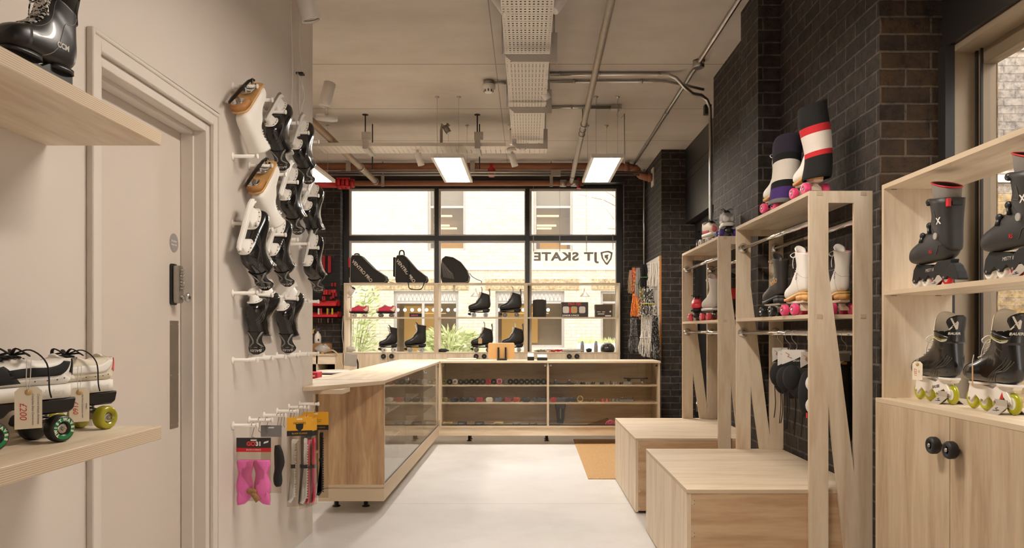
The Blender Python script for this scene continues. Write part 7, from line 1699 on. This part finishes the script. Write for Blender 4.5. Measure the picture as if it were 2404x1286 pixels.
for i, (x, n_) in enumerate(SM):
    t = thing('skate_part', n_ + ', %s from left on the right top counter shelf' % NTH[i], 'skate part', (dx(x, YW), YW, .653), group='small skate parts on the top shelf')
    m = (STEEL, BLKM, GALV, RUB)[i % 4] if 'dark' not in n_ else RUB; b = MB(m)
    if i == 0:
        for q in range(5): b.tube([(-.03 + .012 * q, 0, .006), (-.02 + .014 * q, .01, .03), (-.05 + .024 * q, 0, .055 - .005 * q)], .006, 6)
    elif i == 10: b.box(-.05, .05, -.03, .03, 0, .035); b.box(.005, .016, -.01, .01, .035, .075)
    elif i in (4, 7): b.cyl((0, 0, 0), (0, 0, .055 if i == 4 else .04), .004, n=8); b.cyl((-.012, 0, .006), (.02, 0, .006), .006, n=8)
    else:
        for q in (-1, 1): b.lathe((q * .013, 0, 0), (0, 0, 1), [(.011, 0), (.012, .012), (.007, .02), (.008, .028)], 12)
    b.build('metal_body' if m in (STEEL, GALV) else 'body', t, world=False)
SM2 = [(1362, 'gold ring bearing', (206, 170, 100)), (1384, 'brown knitted pom', (120, 96, 76)), (1396, 'brown knitted pom', (120, 96, 76)), (1415, 'pink toe plug', (216, 80, 100)), (1425, 'pink and yellow toe plug', (220, 110, 110)), (1432, 'brown toe plug', (126, 100, 80)), (1440, 'blue toe plug', (112, 128, 146)), (1449, 'blue toe plug', (112, 128, 146)), (1462, 'row of steel axle pins', (120, 116, 110)), (1478, 'row of steel axle pins', (120, 116, 110)), (1498, 'flat packet of pale washers', (150, 120, 92)), (1521, 'flat packet of brown screws', (140, 104, 78))]
for i, (x, n_, c_) in enumerate(SM2):
    t = thing('skate_part', n_ + ', %s from left on the right second shelf' % NTH[i], 'skate part', (dx(x, YW), YW, .460), group='small skate parts on the second shelf')
    m = mat('part_colour_%d' % i, c_, .5, var=.15, scale=90); b = MB(m)
    if i == 0: b.tube([(.03 * math.cos(q * PI / 8), 0, .034 + .03 * math.sin(q * PI / 8)) for q in range(16)], .007, 6, closed=True)
    elif i in (8, 9):
        b.box(-.04, .04, -.03, .03, 0, .03)
        for q in range(6): b.cyl((-.034 + .0136 * q, 0, .03), (-.034 + .0136 * q, 0, .052 + .006 * (q % 2)), .0045, n=8)
    elif i > 9: b.prism([(-.05, 0), (.05, 0), (.056, .01), (.02, .018), (-.03, .014), (-.055, .008)], 'xz', -.035, .035)
    else: b.lathe((0, 0, 0), (0, 0, 1), [(.013, 0), (.015, .012), (.009, .022), (.011, .03), (.004, .036)], 12)
    b.build('body', t, world=False)
t = thing('insole', 'black insole standing upright in the lower right bay of the far counter', 'insole', (dx(1317, YW), 8.67, .210))
b = MB(BLKM); b.grid(lambda i, j: Vector(((j / 6 - .5) * 2 * (.026 + .022 * math.sin(PI * (.15 + .72 * i / 14)) + .016 * math.sin(PI * max(0, i / 14 - .45) / .62)) * math.sqrt(max(0, 1 - max(0, (i - 12) / 2.2) ** 2)), .03 + .06 * i / 14, .30 * i / 14 * .98)), 15, 7)
o_ = b.build('sole', t, world=False); md = o_.modifiers.new('thickness', 'SOLIDIFY'); md.thickness = .008
b = MB(mat('grey_print', (150, 146, 140), .5)); b.prism([(-.006, .05), (.006, .05), (.007, .17), (-.007, .17)], 'xz', .03, .034); b.T = None; b.build('print', t, world=False)
t = thing('folded_leather', 'brown folded leather strip leaning in the lower right bay', 'leather', (dx(1410, YW), YW, .210)); b = MB(mat('brown_leather', (98, 66, 48), .6)); b.prism([(-.14, 0), (.1, 0), (.11, .005), (.085, .07), (.05, .06), (-.06, .02)], 'xz', -.03, .05); b.build('sheet', t, world=False)
t = thing('pink_packet', 'pink flecked packet in the lower right bay of the far counter', 'packet', (dx(1432, YW), 8.56, .210)); b = MB(checker('pink_fleck', ((196, 60, 96), (160, 50, 80), (210, 120, 140)), 160)); b.prism([(-.06, 0), (.06, 0), (.05, .03), (.02, .055), (-.03, .05), (-.055, .02)], 'xz', -.02, .03); b.build('bag', t, world=False, bevel=.008)
t = thing('leather_roll', 'dark brown leather roll beside the pink packet', 'leather', (dx(1460, YW), YW + .05, .210)); b = MB(mat('dark_brown_leather', (58, 44, 34), .6)); b.prism([(-.05, 0), (.08, 0), (.08, .06), (.02, .055), (-.04, .04)], 'xz', -.03, .05); b.build('roll', t, world=False, bevel=.006)
# ================================================================== inside the long counter: packed wheels and parts behind the glass
for s_, z in ((0, .651), (1, .439)):
    for i in range(9):
        Y = 5.40 + .092 * i if i < 5 else 6.44 + .12 * (i - 5); row = 'upper' if s_ == 0 else 'lower'
        t = thing('parts_packet', 'clear packet of %s, %s along the %s shelf of the long glass counter' % (('pale wheels', 'steel bolts')[i > 4], NTH[i], row), 'packet', (-1.10 + .02 * (i % 2), Y, z), group='packets in the long glass counter', rot=(0, 0, .15 * ((i * 37 % 5) - 2) / 2))
        b = MB(mat('milky_packet', (216, 210, 202), .3, trans=.3))
        if i < 5: b.tube([(-.05, 0, .018), (.05, 0, .018)], [.017, .019], 12); b.ell((.055, 0, .018), (.016, .019, .018), 10, 8); b.build('sleeve', t, world=False)
        else:
            b.lathe((0, 0, 0), (0, 0, 1), [(.02, 0), (.024, .01), (.024, .04), (.016, .05)], 14); b.build('jar', t, world=False); b = MB(STEEL); b.cyl((0, 0, .05), (0, 0, .064), .018, n=14); b.build('lid', t, world=False)
# ================================================================== workshop corner behind the white wall
YWk = 9.95
t = thing('workbench', 'pale plywood workbench with an open shelf in the workshop corner', 'workbench', (-2.75, 10.2, 0))
b = MB(W_X); b.box(-3.6, at(790, 0, YWk).x, YWk, 10.48, .93, .952, edge=E_Z); b.build('top', t)
b = MB(W_X); b.box(-3.6, at(789, 0, YWk).x, YWk + .03, 10.48, .66, .68, edge=E_Z); b.build('shelf', t)
for x in (at(789, 0, YWk).x - .02, at(741, 0, YWk).x, -3.6): b = MB(W_Z); b.box(x, x + .02, YWk + .02, 10.48, 0, .93, edge=E_X); b.build('leg_panel', t)
b = MB(W_X); b.box(-3.58, at(789, 0, YWk).x - .02, YWk + .02, YWk + .04, .82, .93); b.build('apron', t)
p0, p1 = at(730, 831, 10.15), at(771, 808, 10.15)
t = thing('cardboard_box', 'small cardboard box on the workshop bench under the red tool racks', 'box', ((p0.x + p1.x) / 2, 10.2, .952)); b = MB(mat('cardboard', (150, 106, 64), .8, var=.08)); b.box(p0.x, p1.x, 10.12, 10.34, .9525, .952 + .13); b.build('carton', t, bevel=.003)
b = MB(mat('packing_tape', (176, 136, 88), .4)); b.box(p0.x - .0005, p1.x + .0005, 10.21, 10.25, 1.0815, 1.083); b.build('tape', t)
bx_ = at(746, 0, 10.2).x
t = thing('spray_bottle', 'white trigger spray bottle standing on the cardboard box', 'bottle', (bx_, 10.2, 1.083)); z = 1.0835
b = MB(mat('milky_bottle', (220, 212, 200), .35)); b.lathe((bx_, 10.2, z), (0, 0, 1), [(.038, 0), (.044, .006), (.044, .085), (.034, .12), (.016, .14), (.014, .16)], 22); b.build('body', t)
b = MB(mat('dark_grey_trigger', (66, 64, 64), .4)); b.box(bx_ - .018, bx_ + .018, 10.17, 10.24, z + .16, z + .195); b.prism([(bx_ - .05, z + .2), (bx_ + .03, z + .2), (bx_ + .022, z + .165), (bx_ - .03, z + .17)], 'xz', 10.185, 10.215); b.build('spray_head', t, bevel=.004)
b = MB(mat('yellow_trigger', (222, 172, 40), .4)); b.tube(crom([(bx_ - .03, 10.2, z + .19), (bx_ - .055, 10.2, z + .175), (bx_ - .06, 10.2, z + .13)], 4), .008, 6); b.build('trigger', t)
b = MB(BLKM); b.box(bx_ + .012, bx_ + .03, 10.155, 10.158, z + .03, z + .06); b.build('label_mark', t)
lump('plastic_wrap', 'crumpled clear plastic wrap on the workshop bench', 757, 34, 22, mat('crumpled_wrap', (206, 200, 192), .2, trans=.35), 'plastic wrap', seed=12, Y=10.05, z=.9525)
t = thing('yellow_marker', 'small yellow and black marker lying on the workshop bench', 'marker', at(757, 830, 10.0)); b = MB(mat('yellow_trigger', (222, 172, 40), .4)); q = at(757, 830, 10.0); b.cyl((q.x - .02, 10.0, .9615), (q.x + .02, 10.0, .9615), .009, n=10); b.build('barrel', t); b = MB(BLKM); b.cyl((q.x + .02, 10.0, .9615), (q.x + .04, 10.0, .9615), .009, n=10); b.build('cap', t)
t = thing('bench_cable', 'pale cable looping down from the bench to the floor beside the display unit', 'cable', (-2.4, 10.1, .95))
b = MB(mat('beige_cable', (190, 164, 126), .5)); b.tube(crom([(-2.62, 10.0, .965), (-2.5, 9.93, 1.0), (-2.42, 9.93, .93), (-2.36, 9.95, .75), (-2.33, 9.97, .5), (-2.3, 10.0, .01)], 5), .010, 6); b.build('cable', t)
t = thing('white_cable', 'thin white cable running down the dark brick beside the display unit', 'cable', (-2.47, 10.46, 1.4)); b = MB(WPLAS); b.tube(crom([(-2.49, 10.48, 1.45), (-2.50, 10.47, 1.2), (-2.48, 10.47, 1.0), (-2.5, 10.46, .8), (-2.47, 10.46, .6), (-2.55, 10.45, .4), (-2.5, 10.46, .02)], 5), .006, 5); b.build('cable', t)
# louvred tool panel and red holders
PX0, PX1 = -3.3, at(797, 0, 10.46).x
t = thing('louvred_tool_board', 'black louvred tool panel on the dark brick in the workshop corner', 'tool panel', ((PX0 + PX1) / 2, 10.49, 1.7)); b = MB(BLKM); b.box(PX0, PX1, 10.485, 10.498, 1.52, 2.24)
for i in range(22): b.box(PX0 + .01, PX1 - .01, 10.474, 10.486, 1.54 + i * .031, 1.552 + i * .031)
b.build('louvred_plate', t)
RH = mat('red_tool_holder', (190, 26, 32), .45, var=.06)
for lab, x0, x1, y0, y1, dp in (('tall red tool bar on the louvred panel, left', 758, 763, 601, 640, .05), ('tall red tool bar on the louvred panel, right', 771, 777, 601, 640, .05), ('small red holder below the tall bars, left', 778, 782, 664, 672, .04), ('small red holder below the tall bars, right', 785, 789, 664, 672, .04), ('wide red holder in the middle of the panel', 760, 770, 680, 692, .05), ('narrow red holder beside the wide one', 772, 777, 680, 692, .05), ('broad red holder at the right of the panel', 778, 789, 680, 687, .05), ('hanging red holder under the broad one', 780, 785, 687, 700, .04), ('low red holder at the left of the panel', 757, 764, 695, 706, .05), ('small low red holder in the middle of the panel', 775, 779, 696, 703, .04), ('small red holder at the right edge of the panel', 787, 791, 687, 696, .04)):
    p0, p1 = at(x0, y1, 10.45), at(x1, y0, 10.45); t = thing('tool_holder', lab, 'tool holder', ((p0.x + p1.x) / 2, 10.45, p0.z), group='red tool holders'); b = MB(RH); b.box(p0.x, p1.x, 10.474 - dp, 10.474, p0.z, p1.z); b.build('holder_body', t, bevel=.003)
    b = MB(BLKM); b.box((p0.x + p1.x) / 2 - .004, (p0.x + p1.x) / 2 + .004, 10.473 - dp, 10.476 - dp, p0.z + .006, p1.z - .006); b.build('slot', t)
for lab, y0, y1, x1 in (('upper red tool shelf on the brick below the louvred panel', 710, 720, 791), ('lower red tool shelf holding screwdrivers', 738, 746, 794)):
    p0, p1 = at(690, y1, 10.3), at(x1, y0, 10.3); t = thing('tool_shelf', lab, 'tool shelf', ((p0.x + p1.x) / 2, 10.4, p0.z)); b = MB(RH); b.box(p0.x, p1.x, 10.3, 10.485, p0.z, p0.z + .012); b.box(p0.x, p1.x, 10.3, 10.308, p0.z, p1.z); b.box(p1.x - .008, p1.x, 10.3, 10.485, p0.z, p1.z + .04); b.build('tray', t)
    b = MB(RH); b.box(p0.x, p1.x, 10.47, 10.485, p1.z, p1.z + .03); b.build('back_rail', t)
zt_ = at(0, 738, 10.3).z
for i, (x, c_, n_) in enumerate(((748, (214, 206, 190), 'white'), (754, (200, 40, 44), 'red'), (769, (222, 172, 40), 'yellow'), (771, (60, 58, 58), 'black'), (780, (206, 196, 60), 'lime'))):
    q = at(x, 0, 10.35).x; t = thing('screwdriver', '%s handled screwdriver hanging in the lower red tool shelf' % n_, 'screwdriver', (q, 10.35, zt_)); b = MB(mat(n_ + '_handle', c_, .4)); b.lathe((q, 10.35, zt_ - .01), (0, 0, 1), [(.012, 0), (.014, .02), (.012, .07), (.014, .085), (.008, .095)], 10); b.build('handle', t); b = MB(STEEL); b.cyl((q, 10.35, zt_ - .11), (q, 10.35, zt_ - .01), .004, n=8); b.build('shaft', t)
t = thing('work_stool', 'stool with pale round seat and grey backrest behind the long counter', 'stool', (-2.25, 9.0, 0))
b = MB(mat('white_seat', (222, 214, 204), .5)); b.lathe((-2.25, 9.0, .762), (0, 0, 1), [(.17, 0), (.19, .006), (.19, .022), (.17, .03)], 30); b.build('seat', t)
b = MB(BLK); b.cyl((-2.25, 9.0, .72), (-2.25, 9.0, .762), .14, n=24); b.cyl((-2.25, 9.0, .06), (-2.25, 9.0, .72), .03, n=14); b.build('column', t)
for a in range(5): b = MB(BLK); e = Vector((math.cos(a * 1.2566 + .3), math.sin(a * 1.2566 + .3), 0)); b.tube([Vector((-2.25, 9.0, .07)), Vector((-2.25, 9.0, .05)) + e * .27], .016, 8); b.ell(Vector((-2.25, 9.0, .025)) + e * .27, (.024, .024, .025), 10, 8); b.build('leg', t)
b = MB(BLK); b.tube(crom([(-2.18, 9.05, .74), (-2.02, 9.12, .74), (-2.0, 9.15, .86), (-2.03, 9.14, .95)], 5), .016, 8, flat=.5); b.build('back_post', t)
b = MB(mat('grey_backrest', (150, 143, 134), .7)); p = at(823, 843, 9.1); b.prism([(-.085, -.075), (.065, -.09), (.085, .062), (-.06, .085)], 'xz', -.012, .012); 
for v in b.bm.verts: v.co = Euler((.15, 0, -.1)).to_matrix() @ v.co + p
b.build('backrest', t, bevel=.012, seg=2)
t = thing('red_carton', 'small red carton on the bench behind the end of the long counter', 'box', at(737, 884, 6.6)); p0, p1 = at(728, 889, 6.6), at(745, 874, 6.6); b = MB(mat('red_carton', (206, 40, 60), .5)); b.box(p0.x - .1, p1.x, 6.6, 6.75, p0.z, p1.z); b.build('carton', t, bevel=.002)
b = MB(mat('white_print', (236, 231, 222), .5)); b.box(p1.x - .05, p1.x - .02, 6.598, 6.6, p0.z + .02, p0.z + .03); b.build('print', t)
t = thing('side_bench', 'pale side bench carrying the red carton behind the white wall end', 'bench', (-2.05, 6.8, 0)); b = MB(W_X); b.box(-2.6, -1.80, 6.5, 7.2, p0.z - .022, p0.z - .0005, edge=E_Z); b.build('top', t)
for x in (-2.58, -1.84):
    for y in (6.52, 7.16): b = MB(W_Z); b.box(x, x + .03, y, y + .03, 0, p0.z - .022); b.build('leg', t)
